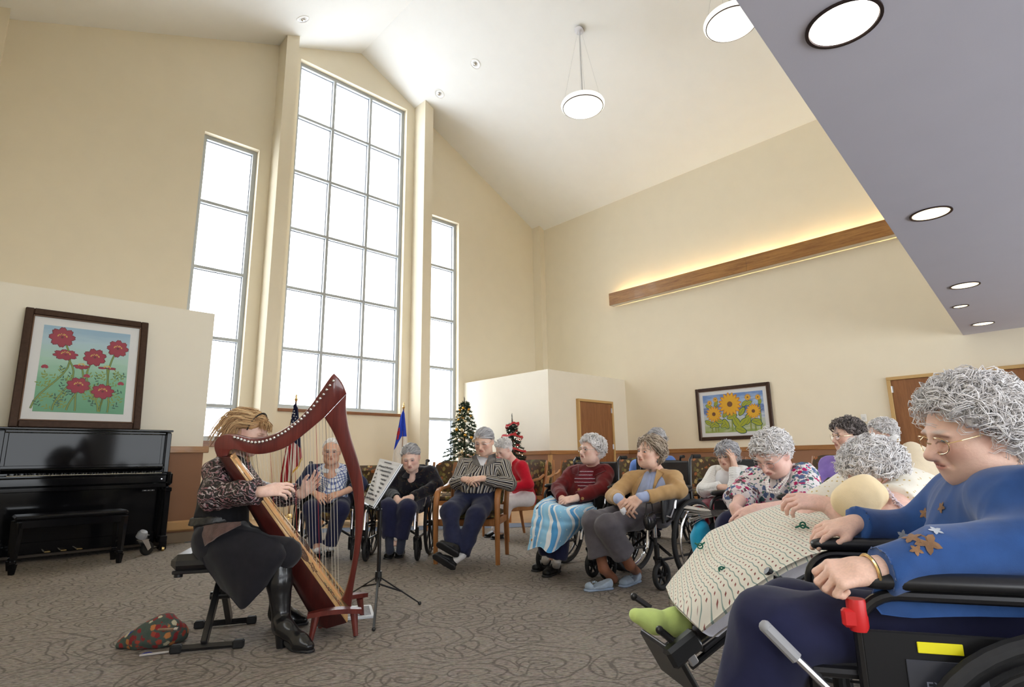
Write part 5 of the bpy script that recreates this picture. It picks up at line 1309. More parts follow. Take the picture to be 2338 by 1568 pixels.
def blobs(sc_, th, stops, sd_):
    vo = t.add('TexVoronoi', {'Vector': t.mapping(wv, loc=(sd_, sd_*.6, sd_*.3)), 'Scale': sc_}); c = t.ramp(t.add('SeparateXYZ', {0: vo.outputs['Color']}).outputs[0], stops, 'CONSTANT')
    g = t.math('ADD', vo.outputs['Distance'], t.math('MULTIPLY', t.math('SUBTRACT', t.noise(o, 190, 2).outputs[0], .5), .34)); return t.ramp(g, [(th, (1, 1, 1, 1)), (th+.05, (0, 0, 0, 1))]), c
m1, c1 = blobs(32, .50, [(0, S(176, 34, 96)), (.22, S(232, 226, 226)), (.42, S(92, 112, 150)), (.56, S(232, 226, 226)), (.68, S(96, 74, 78)), (.80, S(210, 110, 140)), (.9, S(72, 108, 110))], 0)
m2, c2 = blobs(66, .47, [(0, S(88, 128, 116)), (.3, S(232, 226, 226)), (.55, S(120, 130, 170)), (.75, S(84, 66, 74)), (.88, S(186, 60, 110))], 2.3)
t.color(t.mix(m1, t.mix(m2, S(232, 226, 226), c2), c1)); t.bump(t.noise(o, 300, 2).outputs[0], .15, .002)
velvet_m = mat('black_burnout_velvet', S(28, 22, 24), .45, 0, .5); t = NT(velvet_m); o = t.obj()
wv = t.add('VectorMath', {0: o, 1: t.add('VectorMath', {0: t.noise(o, 16, 3).outputs['Color'], 1: (.09, .09, .09)}, operation='MULTIPLY').outputs[0]}, operation='ADD').outputs[0]
ww = t.add('TexWave', {'Vector': wv, 'Scale': 17.0, 'Distortion': 9.0, 'Detail': 2.0, 'Detail Scale': 1.6}, wave_type='RINGS').outputs['Fac']
cc_ = t.ramp(t.noise(o, 24, 2).outputs[0], [(.35, S(196, 184, 184)), (.5, S(150, 92, 100)), (.62, S(176, 166, 168)), (.7, S(112, 60, 68))]); t.color(t.mix(t.ramp(ww, [(.66, (0, 0, 0, 1)), (.80, (.85, .85, .85, 1))]), S(26, 20, 23), cc_)); t.bump(ww, .5, .006)
ethnic_m = mat('dark_woven_jacket', S(34, 32, 40), .95, 0, .1, 0, .3); t = NT(ethnic_m); s3 = t.add('SeparateXYZ', {0: cuv_node(t)}).outputs
zig = t.math('ADD', t.math('MULTIPLY', s3[0], 9.0), t.math('MULTIPLY', t.math('PINGPONG', t.math('MULTIPLY', s3[1], 16.0), .5), .55)); t.color(t.mix(t.ramp(t.noise(t.obj(), 60, 3).outputs[0], [(.4, (0, 0, 0, 1)), (.6, (1, 1, 1, 1))]), t.ramp(t.math('FRACT', zig), [(0, S(26, 24, 34)), (.36, S(30, 28, 40)), (.40, S(70, 58, 40)), (.5, S(56, 44, 46)), (.60, S(34, 48, 44)), (.74, S(64, 40, 44)), (.8, S(26, 24, 34))], 'CONSTANT'), S(26, 24, 34)))
knit_white = mat('white_cable_knit', S(236, 234, 230), .95, 0, .1, 0, .3); t = NT(knit_white); s3 = t.add('SeparateXYZ', {0: cuv_node(t)}).outputs
t.bump(t.math('MULTIPLY', t.math('PINGPONG', t.math('MULTIPLY', s3[1], 55.0), 1.0), t.math('PINGPONG', t.math('MULTIPLY', s3[0], 90.0), 1.0)), .8, .004)
redstripe_m = mat('red_white_striped_knit', S(120, 30, 44), .9); t = NT(redstripe_m); f = t.math('FRACT', t.math('MULTIPLY', t.add('SeparateXYZ', {0: t.obj()}).outputs[2], 34.0)); t.color(t.ramp(t.math('ADD', f, t.math('MULTIPLY', t.noise(t.obj(), 60, 2).outputs[0], .2)), [(0, S(110, 26, 40)), (.5, S(70, 24, 40)), (.66, S(206, 190, 196)), (.82, S(120, 30, 44))], 'CONSTANT'))
dot_m = mat('cream_dotted_nightgown', S(238, 230, 212), .9, 0, .15, 0, .2); t = NT(dot_m); vo = t.add('TexVoronoi', {'Vector': t.obj(), 'Scale': 52.0, 'Randomness': .25}); t.color(t.mix(t.ramp(vo.outputs['Distance'], [(.16, (1, 1, 1, 1)), (.24, (0, 0, 0, 1))]), S(240, 234, 218), S(206, 178, 110))); t.bump(t.noise(t.obj(), 60, 3).outputs[0], .2, .004)
sweat_blue = cloth('royal_blue_fleece', S(46, 80, 136), .10, .95, .3, 700, .1); navy_tr = cloth('navy_trousers', S(34, 36, 64), .10, .9, .2); navy_dk = cloth('dark_navy_slacks', S(36, 40, 66), .10, .85, .15)
navy_jk = cloth('navy_jacket', S(44, 50, 80), .1); grey_tr = cloth('grey_slacks', S(98, 94, 100), .08); tan_bl = cloth('tan_wool_blazer', S(196, 160, 112), .05); ltblue = cloth('light_blue_blouse', S(176, 190, 226), .05); dkred = cloth('dark_red_wool_jacket', S(104, 30, 32), .1); red_top = cloth('bright_red_top', S(190, 20, 44), .08)
white_tr = cloth('white_trousers', S(228, 222, 224), .04); blue_top = cloth('cornflower_blue_smock', S(104, 140, 214), .05); maroon = cloth('maroon_slacks', S(112, 18, 36), .08); purple = cloth('lavender_purple_shirt', S(136, 112, 186), .05); lime = cloth('pale_lime_top', S(196, 232, 158), .05)
black_cl = cloth('black_jersey', S(26, 25, 28), .15, .8, .1); skirt_m = cloth('black_skirt_cloth', S(32, 31, 36), .1, .8, .15); black_lth = speckle('black_boot_leather', (.010, .010, .011, 1), .2, 30, .22, .1, 60, 0, .5); shoe_black = speckle('black_shoe_leather', (.012, .012, .013, 1), .2, 40, .38, .1, 90)
slipper_m = cloth('pale_blue_suede', S(166, 182, 200), .08); sock_w = cloth('white_sock', S(232, 230, 230), .04); sock_n = cloth('grey_navy_sock', S(52, 56, 72), .1); sock_lime = cloth('lime_green_sock', S(206, 226, 136), .04, 300); white_tee = cloth('white_undershirt', S(232, 232, 236), .03); stocking = mat('tan_stocking_skin', S(142, 94, 72), .5)
sole_m = mat('shoe_sole_rubber', (.02, .02, .022, 1), .6); sole_blue = mat('pale_slipper_sole', S(150, 166, 190), .6); lace_brown = cloth('brown_lace_hem', S(98, 76, 70), .25, .9, .2, 120, .6)
pearl = mat('pearl', S(226, 218, 212), .2, 0, .6, .5); bead_blk = mat('dark_blue_bead', (.02, .02, .04, 1), .25); button_m = mat('brass_button', S(150, 116, 70), .4, .5)

def J(t_): return at(*t_) if len(t_) == 3 and t_[0] > 20 else np.asarray(t_, float)
def Js(l): return [J(q) for q in l]
PEOPLE = []
class Person:
    def __init__(s, label, head, base, tone='pale', brow=S(190, 186, 184)):
        s.h = head; s.o = np.array([base[0], base[1], 0.0]); s.root = thing('person', label, 'person', s.o); s.tone = SKINS[tone]; s.brow = brow
        s.parts = []; s.core = SDF(.05); PEOPLE.append(s)
    def skin(s, sd, res, face=False):
        P, Q = sd.mesh(res); base, blush = s.tone
        C = s.h.paint(P, base, blush, s.brow) if face else np.tile(rgb(base), (len(P), 1))
        if not face:
            n = np.random.RandomState(len(P)).uniform(.93, 1.05, len(P)); C = C*n[:, None]
        s.parts.append((P, Q, C))
    def finish(s):
        if s.core.p:
            P, Q = s.core.mesh(.016); s.parts.append((P, Q, np.tile(rgb(s.tone[0]), (len(P), 1))))
        V = []; Fq = []; C = []; n = 0
        for P, Q, c in s.parts: V.append(P); Fq.append(Q+n); C.append(c); n += len(P)
        return add_mesh('body', np.concatenate(V), np.concatenate(Fq), skin_m, s.root, s.o, np.concatenate(C))
    def face(s, neck, res=.0042, nr=.052):
        sd = SDF(.01); s.h.sdf(sd); a = s.h.W(0, -.10, -.22); n = J(neck); sd.cone(a, n, nr, nr*1.15, .03); sd.cone(n, n-np.array([0, 0, .05]), nr*1.2, nr*1.5, .03)
        s.skin(sd, res, True)
    def limb(s, pts, rr, res=.006, k=.01):
        sd = SDF(k); sd.chain(Js(pts), rr); s.skin(sd, res)
    def hands(s, specs, res=.0036):
        """specs: (elbow, wrist, direction, back, thumb, curl, forearm?)"""
        for e, w, d, b, th, cu, *rest in specs:
            e, w = J(e), J(w); sd = SDF(.01); a = w+(e-w)*(rest[0] if rest else .25); fr = .026+.012*(rest[0] if rest else .25)
            sd.cone(a, w, fr, .0255, .01); hand(sd, w, d, b, th, cu, rest[1] if len(rest) > 1 else 1.0, rest[2] if len(rest) > 2 else .12); s.skin(sd, res)
    def cloth(s, name, sd, m, res=.009, amp=.004, freq=26, seed=1, uv=True, sharp=None):
        P, Q = sd.mesh(res); N = vnormals(P, Q); uvw = sd.local(P) if uv else None
        P = P+N*(folds(P-s.o, amp*1.25, freq, seed)+folds(P-s.o, amp*.9, freq*.42, seed+50))[:, None]
        return add_mesh(name, P, Q, m, s.root, s.o, None, uvw)
    def shoe(s, heel, toe, ankle, m=None, sole=None, w=.043, h=.06, up=(0, 0, 1), sockm=None, strap=False):
        m = m or shoe_black; sole = sole or sole_m; a, b, an = np.asarray(heel, float), np.asarray(toe, float), np.asarray(ankle, float); u = nrm(up); d = nrm(b-a-u*((b-a) @ u)); L = max(.20, min(np.linalg.norm(b-a), .29)); b = a+d*L; sdv = np.cross(u, d)
        sd = SDF(.03); sd.cone(a+d*.045+u*.038, a+d*L*.45+u*.036, .036, .037, .03, side=sdv, sx=1.02); sd.cone(a+d*L*.45+u*.034, b-d*.045+u*.028, .038, .030, .03, side=sdv, sx=1.25)
        sd.cone(a+d*.055+u*.05, a+d*.065+u*(.055+h*.3), .036, .036, .02); sd.cone(a+d*.10+u*.052, a+d*L*.6+u*.04, .030, .026, .02); sd.cut(a+u*.012, -u, 1.0); sd.cut(a+d*.06+u*(.042+h*.55), u+d*.35, .12)
        P, Q = sd.mesh(.006); o_ = add_mesh('shoe', P, Q, m, s.root, s.o)
        so_ = SDF(.02); so_.cone(a+d*.042+u*.012, a+d*L*.45+u*.012, .037, .034, .02); so_.cone(a+d*L*.45+u*.012, b-d*.044+u*.012, .036, .042, .02); so_.cut(a+u*.0, -u, 1.0); so_.cut(a+u*.016, u, 1.0)
        P, Q = so_.mesh(.006); add_mesh('sole', P, Q, sole, o_, s.o)
        sk = SDF(.02); sk.cone(a+d*.055+u*.05, an, .034, .036); 
        if sockm is not None: P, Q = sk.mesh(.008); add_mesh('sock', P, Q, sockm, s.root, s.o)
        return o_
def torso(sd, hp, ch, sh, w=1.3, rb=.13, rc=.115, rs=.066, nb=None):
    """hips to chest to shoulders"""
    hp, sh = Js(hp), Js(sh); hc = (hp[0]+hp[1])/2; sv = nrm(sh[1]-sh[0]); c = J(ch)
    sd.cone(hc, c, rb, rc, .06, side=sv, sx=w); sd.cone(sh[0]+sv*.02, sh[1]-sv*.02, rs, rs, .06)
    if nb is not None: n = J(nb); sd.cone(c, n-np.array([0, 0, .005]), rc*.8, .064, .05)
    return sd
def sleeves(sd, sh, el, wr, r=(.066, .056, .044), k=.03, frac=1.0, cut=True):
    for a, b, c in zip(Js(sh), Js(el), Js(wr)):
        e = b+(c-b)*frac; sd.chain([a, b, e], r, k)
        if cut: sd.cut(e, e-b, r[2]*2.2)
    return sd
def legs(sd, hp, kn, an, r=(.092, .074, .058), k=.04, frac=1.0, flare=None):
    for a, b, c in zip(Js(hp), Js(kn), Js(an)):
        e = b+(c-b)*frac; sd.chain([a, b, e], r, k); sd.cut(e, e-b, r[2]*2.3)
    h = Js(hp); sd.cone(h[0], h[1], r[0]*1.15, r[0]*1.15, .06); return sd
def collar(pr, nb, front, m, r=.062, h=.035, name='collar', gap=.35):
    """an open turned collar round the neck"""
    n = J(nb)+np.array([0, 0, .016]); f = nrm(np.asarray(front)*np.array([1, 1, 0])); sdv = np.cross(ZZ, f); vs = []; k = 28
    for i in range(k+1):
        a = gap+(2*PI-2*gap)*i/k; d = f*math.cos(a)+sdv*math.sin(a); dz = -.035*(math.cos(a)+1)*.5
        for rr, z in ((r*1.02, h), (r*1.10, h*.95), (r*1.55, -.016), (r*1.45, -.024)): vs.append(n+d*rr+np.array([0, 0, z+dz])-pr.o)
    fs = [(4*i+j, 4*i+4+j, 4*i+4+(j+1) % 4, 4*i+(j+1) % 4) for i in range(k) for j in range(4)]
    return MB().raw(vs, fs+[(0, 1, 2, 3), (4*k+3, 4*k+2, 4*k+1, 4*k)]).build(name, m, pr.root)
def beads(pr, pts, r, m, name='necklace', gap=None):
    P = np.array(Js(pts)); d = np.r_[0, np.cumsum(np.linalg.norm(np.diff(P, axis=0), axis=1))]; n = int(d[-1]/(gap or r*1.9)); b = MB()
    for i in range(n):
        x = d[-1]*i/(n-1); b.ball([np.interp(x, d, P[:, k])-pr.o[k] for k in range(3)], r, 8, 6)
    o_ = b.build(name, m, pr.root); o_['kind'] = 'stuff'; return o_
def grid_cloth(name, rows, m, parent, origin, n=44, amp=.006, freq=30, seed=3, th=.007, world_pts=False):
    """cloth through a grid of control points (photo column, row, depth), smoothed, folded and thickened"""
    G = np.array([[q if world_pts else J(q) for q in r] for r in rows])
    def cr(A, n):
        k = len(A); out = []
        for x in np.linspace(0, k-1, n):
            i = min(int(x), k-2); t_ = x-i; p0 = A[i-1] if i > 0 else 2*A[i]-A[i+1]; p1, p2 = A[i], A[i+1]; p3 = A[i+2] if i+2 < k else 2*A[i+1]-A[i]
            out.append(.5*(2*p1+(p2-p0)*t_+(2*p0-5*p1+4*p2-p3)*t_*t_+(3*p1-p0-3*p2+p3)*t_**3))
        return np.array(out)
    G = cr(G, n); G = np.swapaxes(cr(np.swapaxes(G, 0, 1), n), 0, 1)
    P = G.reshape(-1, 3); ii = np.arange(n-1); a = (ii[:, None]*n+ii[None, :]).ravel(); Q = np.stack([a, a+1, a+n+1, a+n], 1); N = vnormals(P, Q); P = P+N*folds(P-origin, amp, freq, seed)[:, None]
    u = np.concatenate([np.zeros((n, 1)), np.cumsum(np.linalg.norm(np.diff(G, axis=1), axis=2), 1)], 1); v = np.concatenate([np.zeros((1, n)), np.cumsum(np.linalg.norm(np.diff(G, axis=0), axis=2), 0)], 0)
    uvw = np.stack([u.ravel(), v.ravel(), np.zeros(n*n)], 1)
    bk = P-N*th*np.sign((N.mean(0) @ (EYEP-P.mean(0)))); nn_ = n*n
    rim = [i for i in range(n)]+[i*n+n-1 for i in range(1, n)]+[(n-1)*n+i for i in range(n-2, -1, -1)]+[i*n for i in range(n-2, 0, -1)]
    R_ = np.array([(a_, b_, b_+nn_, a_+nn_) for a_, b_ in zip(rim, rim[1:]+rim[:1])]); Q2 = np.concatenate([Q, Q[:, ::-1]+nn_, R_])
    return add_mesh(name, np.concatenate([P, bk]), Q2, m, parent, origin, None, np.concatenate([uvw, uvw]))
TOCAM = lambda p: nrm((EYEP-p)*np.array([1, 1, 0]))

from mathutils.bvhtree import BVHTree
def patch(pr, objs, name, m, quad, n=9, off=.006, th=.004):
    """a piece of cloth lying on the figure: a quad given by photo points, laid onto the surfaces there"""
    bvs = [BVHTree.FromPolygons([v.co[:] for v in o.data.vertices], [q.vertices[:] for q in o.data.polygons]) for o in objs]; rows = []
    for i in range(n):
        row = []
        for j in range(n):
            u, v = i/(n-1), j/(n-1); px = (quad[0][0]*(1-v)+quad[1][0]*v)*(1-u)+(quad[3][0]*(1-v)+quad[2][0]*v)*u; py = (quad[0][1]*(1-v)+quad[1][1]*v)*(1-u)+(quad[3][1]*(1-v)+quad[2][1]*v)*u
            d = nrm(at(px, py, 1.0)-EYEP); hits = [h for h in (b.ray_cast(Vector(EYEP-pr.o), Vector(d)) for b in bvs) if h[0] is not None]
            row.append((d, min(h[3] for h in hits) if hits else None))
        rows.append(row)
    ok = [q[1] for r in rows for q in r if q[1] is not None]
    if not ok: return None
    md = float(np.median(ok)); rows = [[EYEP+d*((md if k is None or abs(k-md) > .09 else k)-off) for d, k in r] for r in rows]
    P = np.array(rows)
    for _ in range(2): P[1:-1, 1:-1] = (P[1:-1, 1:-1]*2+P[:-2, 1:-1]+P[2:, 1:-1]+P[1:-1, :-2]+P[1:-1, 2:])/6
    return grid_cloth(name, P.tolist(), m, pr.root, pr.o, n, 0.0, 10, 1, th, True)
# ------------------------------------------------------------------ the man in the striped shirt
DN = np.array([0, 0, -1.0])
def left(deg=0): return -RH*math.cos(math.radians(deg))-GR*math.sin(math.radians(deg))     # towards the left of the picture, turned deg towards the camera
h = Head(1105, 1008, 5.50, .245, 22, 20, 0, 1.02); p = Person('grey haired man in a striped shirt dozing in an oak armchair, ankles crossed', h, ground(1086, 5.5), 'fair', S(150, 146, 144))
sh = [(1060, 1064, 5.68), (1150, 1064, 5.60)]; el = [(1041, 1102, 5.56), (1164, 1106, 5.48)]; wr = [(1060, 1094, 5.36), (1102, 1092, 5.32)]; hp = [(1066, 1138, 5.60), (1112, 1138, 5.55)]; kn = [(1027, 1168, 5.20), (1086, 1178, 5.16)]; an = [(1034, 1250, 4.98), (1056, 1266, 5.0)]
p.face((1112, 1050, 5.62), nr=.058); h.eyes(p.root, p.o, .15); h.glasses(p.root, p.o, silver_wire)
hair(h, p.root, p.o, hair_grey, 'back', 620, 2, .06, .24, -.22)
p.hands([((1041, 1102, 5.56), wr[0], RH*.85-GR*.35-ZZ*.1, -GR*.6+ZZ*.8, -1, .55), (el[1], wr[1], -RH*.95-GR*.2-ZZ*.05, -GR*.5+ZZ*.85, 1, .5)])
sd = torso(SDF(.03), hp, (1102, 1078, 5.62), sh, 1.3, .145, .125, .07, (1112, 1050, 5.62)); sd.ell(J((1090, 1108, 5.50)), (.17, .15, .14), None, .06); sleeves(sd, sh, el, wr, (.068, .058, .046), .03, .93); sd.cut(J((1086, 1126, 5.45)), DN, .4)
sd.ell(J((1108, 1052, 5.56)), .05, None, .02, 'sub'); SH = p.cloth('shirt', sd, stripe_m, .0085, .006, 28, 3)
collar(p, (1112, 1054, 5.62), TOCAM(h.c)-RH*.3, stripe_collar, .072, .045); sd = legs(SDF(.04), hp, kn, an, (.105, .082, .062)); sd.ell(J((1092, 1124, 5.52)), (.165, .13, .085), None, .05); p.cloth('trousers', sd, navy_dk, .009, .006, 22, 4)
for a, b, n_ in (((1048, 1272, 4.93), (992, 1252, 4.86), an[0]), ((1040, 1303, 4.97), (984, 1276, 4.90), an[1])):
    A, B, N_ = J(a), J(b), J(n_); u_ = nrm(ZZ*.62+GR*.75+RH*.25); A[2] = max(A[2], .03); p.shoe(A, B, N_, up=u_, w=.05, sockm=sock_w)
p.core.chain(Js([sh[0], sh[1]]), [.05, .05]).chain([J((1105, 1060, 5.62)), J((1090, 1130, 5.58))], [.09, .1]); [p.core.chain(Js(q), [.045, .04, .03]) for q in zip(sh, el, wr)]; [p.core.chain(Js(q), [.07, .05, .035]) for q in zip(hp, kn, an)]
B_ = p.finish()
patch(p, [SH, B_], 'undershirt', white_tee, [(1088, 1040), (1114, 1046), (1104, 1063), (1097, 1062)]); patch(p, [SH, B_], 'collar_flap', stripe_collar, [(1116, 1040), (1131, 1034), (1133, 1052), (1108, 1066)], 9, .012); patch(p, [SH, B_], 'collar_flap', stripe_collar, [(1085, 1036), (1077, 1042), (1079, 1058), (1098, 1065)], 9, .012)

# ------------------------------------------------------------------ the man in the plaid shirt
h = Head(757, 1030, 5.66, .245, 4, 8, 0, .98); p = Person('old man in a plaid shirt and navy jacket in a wheelchair behind the harp strings', h, ground(757, 5.8), 'tan', S(180, 176, 172))
sh = [(712, 1076, 5.86), (806, 1076, 5.84)]; el = [(690, 1106, 5.82), (824, 1106, 5.80)]; wr = [(722, 1128, 5.60), (778, 1126, 5.58)]; hp = [(735, 1142, 5.96), (782, 1142, 5.96)]; kn = [(712, 1162, 5.52), (776, 1164, 5.52)]; an = [(722, 1252, 5.56), (752, 1248, 5.56)]
p.face((758, 1070, 5.78), nr=.058); h.eyes(p.root, p.o, .75); h.glasses(p.root, p.o, silver_wire, 1.1)
hair(h, p.root, p.o, hair_white, 'back', 420, 3, .03, .33, -.2)
p.hands([(el[0], wr[0], RH*.7-GR*.4-ZZ*.35, -GR*.7+ZZ*.6, -1, .5, .6), (el[1], wr[1], -RH*.85-GR*.3-ZZ*.25, -GR*.6+ZZ*.7, 1, .55, .6)])
sd = torso(SDF(.03), hp, (758, 1086, 5.82), sh, 1.3, .125, .112, .06, (758, 1070, 5.80)); sd.ell(J((764, 1128, 5.74)), (.13, .10, .12), None, .05); sd.cut(J((760, 1148, 5.7)), DN, .4); p.cloth('shirt', sd, plaid_m, .0085, .004, 26, 5)
collar(p, (758, 1070, 5.78), TOCAM(h.c), plaid_m, .066, .034)
sd = torso(SDF(.03), hp, (758, 1086, 5.88), sh, 1.42, .125, .115, .068, None); sleeves(sd, sh, el, wr, (.068, .06, .048), .03, .55)
c = J((758, 1100, 5.70)); sd.cone(J((760, 1060, 5.66)), J((766, 1170, 5.62)), .075, .13, .02, op='sub'); p.cloth('jacket', sd, navy_jk, .009, .006, 24, 6)
p.cloth('trousers', legs(SDF(.04), hp, kn, an, (.095, .078, .06), .04, .97), navy_tr, .009, .006, 22, 7)
p.shoe(floor_at(726, 1268), floor_at(716, 1288), J(an[0]), sockm=sock_w); p.shoe(floor_at(752, 1262), floor_at(746, 1286), J(an[1]), sockm=sock_w)
p.core.chain(Js(sh), [.05, .05]).chain([J((758, 1080, 5.84)), J((758, 1140, 5.95))], [.09, .1]); [p.core.chain(Js(q), [.045, .04, .03]) for q in zip(sh, el, wr)]; [p.core.chain(Js(q), [.07, .05, .035]) for q in zip(hp, kn, an)]
p.finish()

# ------------------------------------------------------------------ the woman in the dark jacket
h = Head(938, 1044, 5.58, .24, 10, 24, -4, 1.0); p = Person('bowed grey haired woman in a dark woven jacket in a wheelchair, hands between knees', h, ground(920, 5.75), 'pale', S(170, 166, 166))
sh = [(906, 1082, 5.84), (984, 1080, 5.78)]; el = [(892, 1124, 5.80), (998, 1108, 5.70)]; wr = [(906, 1138, 5.52), (938, 1136, 5.50)]; hp = [(905, 1142, 5.95), (955, 1142, 5.90)]; kn = [(886, 1160, 5.48), (930, 1160, 5.46)]; an = [(890, 1244, 5.50), (914, 1244, 5.50)]
p.face((942, 1080, 5.76), nr=.05); h.eyes(p.root, p.o, .6); hair(h, p.root, p.o, hair_grey, 'back', 620, 4, .075, .26, -.28)
p.hands([(el[0], wr[0], RH*.25-GR*.4-ZZ*.8, -GR*.8-RH*.4, -1, .35), (el[1], wr[1], -RH*.75-GR*.3-ZZ*.5, -GR*.7+ZZ*.4, 1, .5)])
sd = torso(SDF(.03), hp, (944, 1096, 5.82), sh, 1.42, .145, .125, .07, (942, 1080, 5.78)); sleeves(sd, sh, el, wr, (.068, .060, .047), .03, .95); sd.ell(J((940, 1076, 5.70)), .045, None, .02, 'sub'); p.cloth('jacket', sd, ethnic_m, .009, .007, 24, 8)
collar(p, (942, 1082, 5.76), TOCAM(h.c), ethnic_m, .068, .035); p.cloth('trousers', legs(SDF(.04), hp, kn, an, (.098, .08, .064), .04, .82), navy_tr, .009, .006, 22, 9)
p.shoe(floor_at(893, 1266), floor_at(874, 1288), J(an[0]), sockm=sock_n); p.shoe(floor_at(916, 1264), floor_at(902, 1288), J(an[1]), sockm=sock_n)
sd = SDF(.02); [sd.cone(J(a)+(J(k)-J(a))*.3, J(a)-ZZ*.05, .042, .04) for a, k in zip(an, kn)]; p.cloth('socks', sd, sock_n, .008, .001, uv=False)
p.core.chain(Js(sh), [.05, .05]).chain([J((944, 1090, 5.84)), J((930, 1140, 5.92))], [.09, .1]); [p.core.chain(Js(q), [.045, .04, .03]) for q in zip(sh, el, wr)]; [p.core.chain(Js(q), [.07, .05, .035]) for q in zip(hp, kn, an)]
p.finish()

# ------------------------------------------------------------------ the woman in the red top, behind
h = Head(1150, 1026, 6.98, .235, 52, 34, 0); p = Person('white haired woman in a bright red top and white trousers bowed behind the striped man', h, ground(1180, 7.1), 'pale')
sh = [(1168, 1064, 7.28), (1192, 1066, 6.98)]; el = [(1185, 1108, 7.3), (1206, 1106, 6.86)]; wr = [(1150, 1112, 7.2), (1168, 1112, 6.84)]; hp = [(1192, 1136, 7.26), (1202, 1138, 7.04)]; kn = [(1150, 1142, 7.06), (1158, 1146, 6.82)]; an = [(1132, 1212, 7.06), (1144, 1214, 6.86)]
p.face((1168, 1052, 7.12), .006); h.eyes(p.root, p.o, .2); hair(h, p.root, p.o, hair_white, 'curly', 260, 5, .09, .28, -.36)
p.hands([(el[1], wr[1], -RH*.8-ZZ*.4, -GR*.7+ZZ*.6, 1, .5)], .005)
sd = torso(SDF(.03), hp, (1186, 1082, 7.14), sh, 1.35, .14, .125, .072, (1170, 1054, 7.12)); sleeves(sd, sh, el, wr, (.072, .06, .045), .03, .95); p.cloth('top', sd, red_top, .011, .005, 22, 10, uv=False)
p.cloth('trousers', legs(SDF(.04), hp, kn, an, (.09, .075, .06)), white_tr, .011, .005, 22, 11, uv=False)
for a, q in ((an[0], ((1137, 1224), (1117, 1226))), (an[1], ((1150, 1228), (1128, 1231)))): p.shoe(floor_at(*q[0]), floor_at(*q[1]), J(a))
p.core.chain(Js(sh), [.05, .05]).chain([J((1186, 1075, 7.14)), J((1197, 1136, 7.15))], [.09, .1]); [p.core.chain(Js(q), [.07, .05, .035]) for q in zip(hp, kn, an)]
p.finish()

# ------------------------------------------------------------------ the woman in the dark red jacket
h = Head(1350, 1028, 4.96, .235, 52, -4, 4); p = Person('white haired woman in a dark red wool jacket with a snowman blanket over her lap', h, ground(1330, 5.0), 'pale')
sh = [(1306, 1082, 5.18), (1382, 1080, 4.96)]; el = [(1274, 1116, 5.02), (1378, 1114, 4.82)]; wr = [(1284, 1140, 4.78), (1312, 1138, 4.72)]; hp = [(1310, 1152, 5.18), (1352, 1154, 5.0)]; kn = [(1244, 1176, 4.76), (1290, 1178, 4.62)]; an = [(1250, 1268, 4.66), (1272, 1276, 4.62)]
p.face((1354, 1072, 5.06)); h.eyes(p.root, p.o, .8); h.glasses(p.root, p.o, silver_wire, 1.0); hair(h, p.root, p.o, hair_white, 'curly', 750, 6, .14, .27, -.38)
p.hands([(el[0], wr[0], RH*.5-GR*.5-ZZ*.5, -GR*.7-RH*.3+ZZ*.4, -1, .7, .3), (el[1], wr[1], -RH*.95-GR*.15-ZZ*.15, -GR*.55+ZZ*.8, 1, .75, .5)])
sd = torso(SDF(.03), hp, (1346, 1098, 5.08), sh, 1.4, .15, .13, .072, (1354, 1076, 5.08)); sleeves(sd, sh, el, wr, (.068, .058, .05), .03, .90); sd.cone(J((1338, 1070, 4.90)), J((1318, 1128, 4.80)), .036, .05, .015, op='sub'); JK = p.cloth('jacket', sd, dkred, .008, .007, 26, 12, uv=False)
sd = torso(SDF(.03), hp, (1344, 1098, 5.05), [(1320, 1086, 5.14), (1366, 1084, 4.98)], 1.25, .13, .115, .05, (1352, 1076, 5.05)); TP = p.cloth('striped_top', sd, redstripe_m, .009, .003, 24, 13)
collar(p, (1352, 1077, 5.05), left(60), dkred, .074, .045, gap=.5)
for q in ((1322, 1118, 4.83), (1316, 1132, 4.80), (1330, 1138, 4.68)): MB().lathe([(0, .004), (.012, .003), (.013, -.002)], J(q)-p.o, TOCAM(J(q)), 12).build('button', button_m, p.root)
p.cloth('trousers', legs(SDF(.04), hp, kn, an, (.09, .076, .07), .04, 1.0), navy_tr, .009, .006, 22, 14, uv=False)
p.shoe(floor_at(1250, 1294), floor_at(1218, 1306), J(an[0]), sockm=sock_w); p.shoe(floor_at(1276, 1304), floor_at(1236, 1322), J(an[1]), w=.05, sockm=sock_w)
p.core.chain(Js(sh), [.05, .05]).chain([J((1346, 1090, 5.1)), J((1331, 1150, 5.1))], [.09, .1]); [p.core.chain(Js(q), [.045, .04, .03]) for q in zip(sh, el, wr)]; [p.core.chain(Js(q), [.07, .05, .035]) for q in zip(hp, kn, an)]
B_ = p.finish(); velv = cloth('dark_red_velvet_collar', S(92, 14, 22), .15)
patch(p, [JK, TP, B_], 'collar_flap', velv, [(1322, 1060), (1302, 1068), (1306, 1080), (1320, 1086)], 9, .010); patch(p, [JK, TP, B_], 'collar_flap', velv, [(1358, 1072), (1378, 1064), (1384, 1074), (1352, 1088)], 9, .010)
snowb = mat('snowman_blanket_fleece', S(120, 186, 232), .95, 0, .1, 0, .3); t = NT(snowb); cu = cuv_node(t); s3 = t.add('SeparateXYZ', {0: cu}).outputs
bandf = t.math('FRACT', t.math('ADD', t.math('MULTIPLY', s3[0], 5.2), t.math('MULTIPLY', t.noise(cu, 6, 1).outputs[0], .35))); bc = t.ramp(bandf, [(0, S(150, 206, 240)), (.34, S(236, 242, 248)), (.52, S(92, 168, 226)), (.74, S(236, 242, 248)), (.84, S(140, 200, 240))], 'CONSTANT')
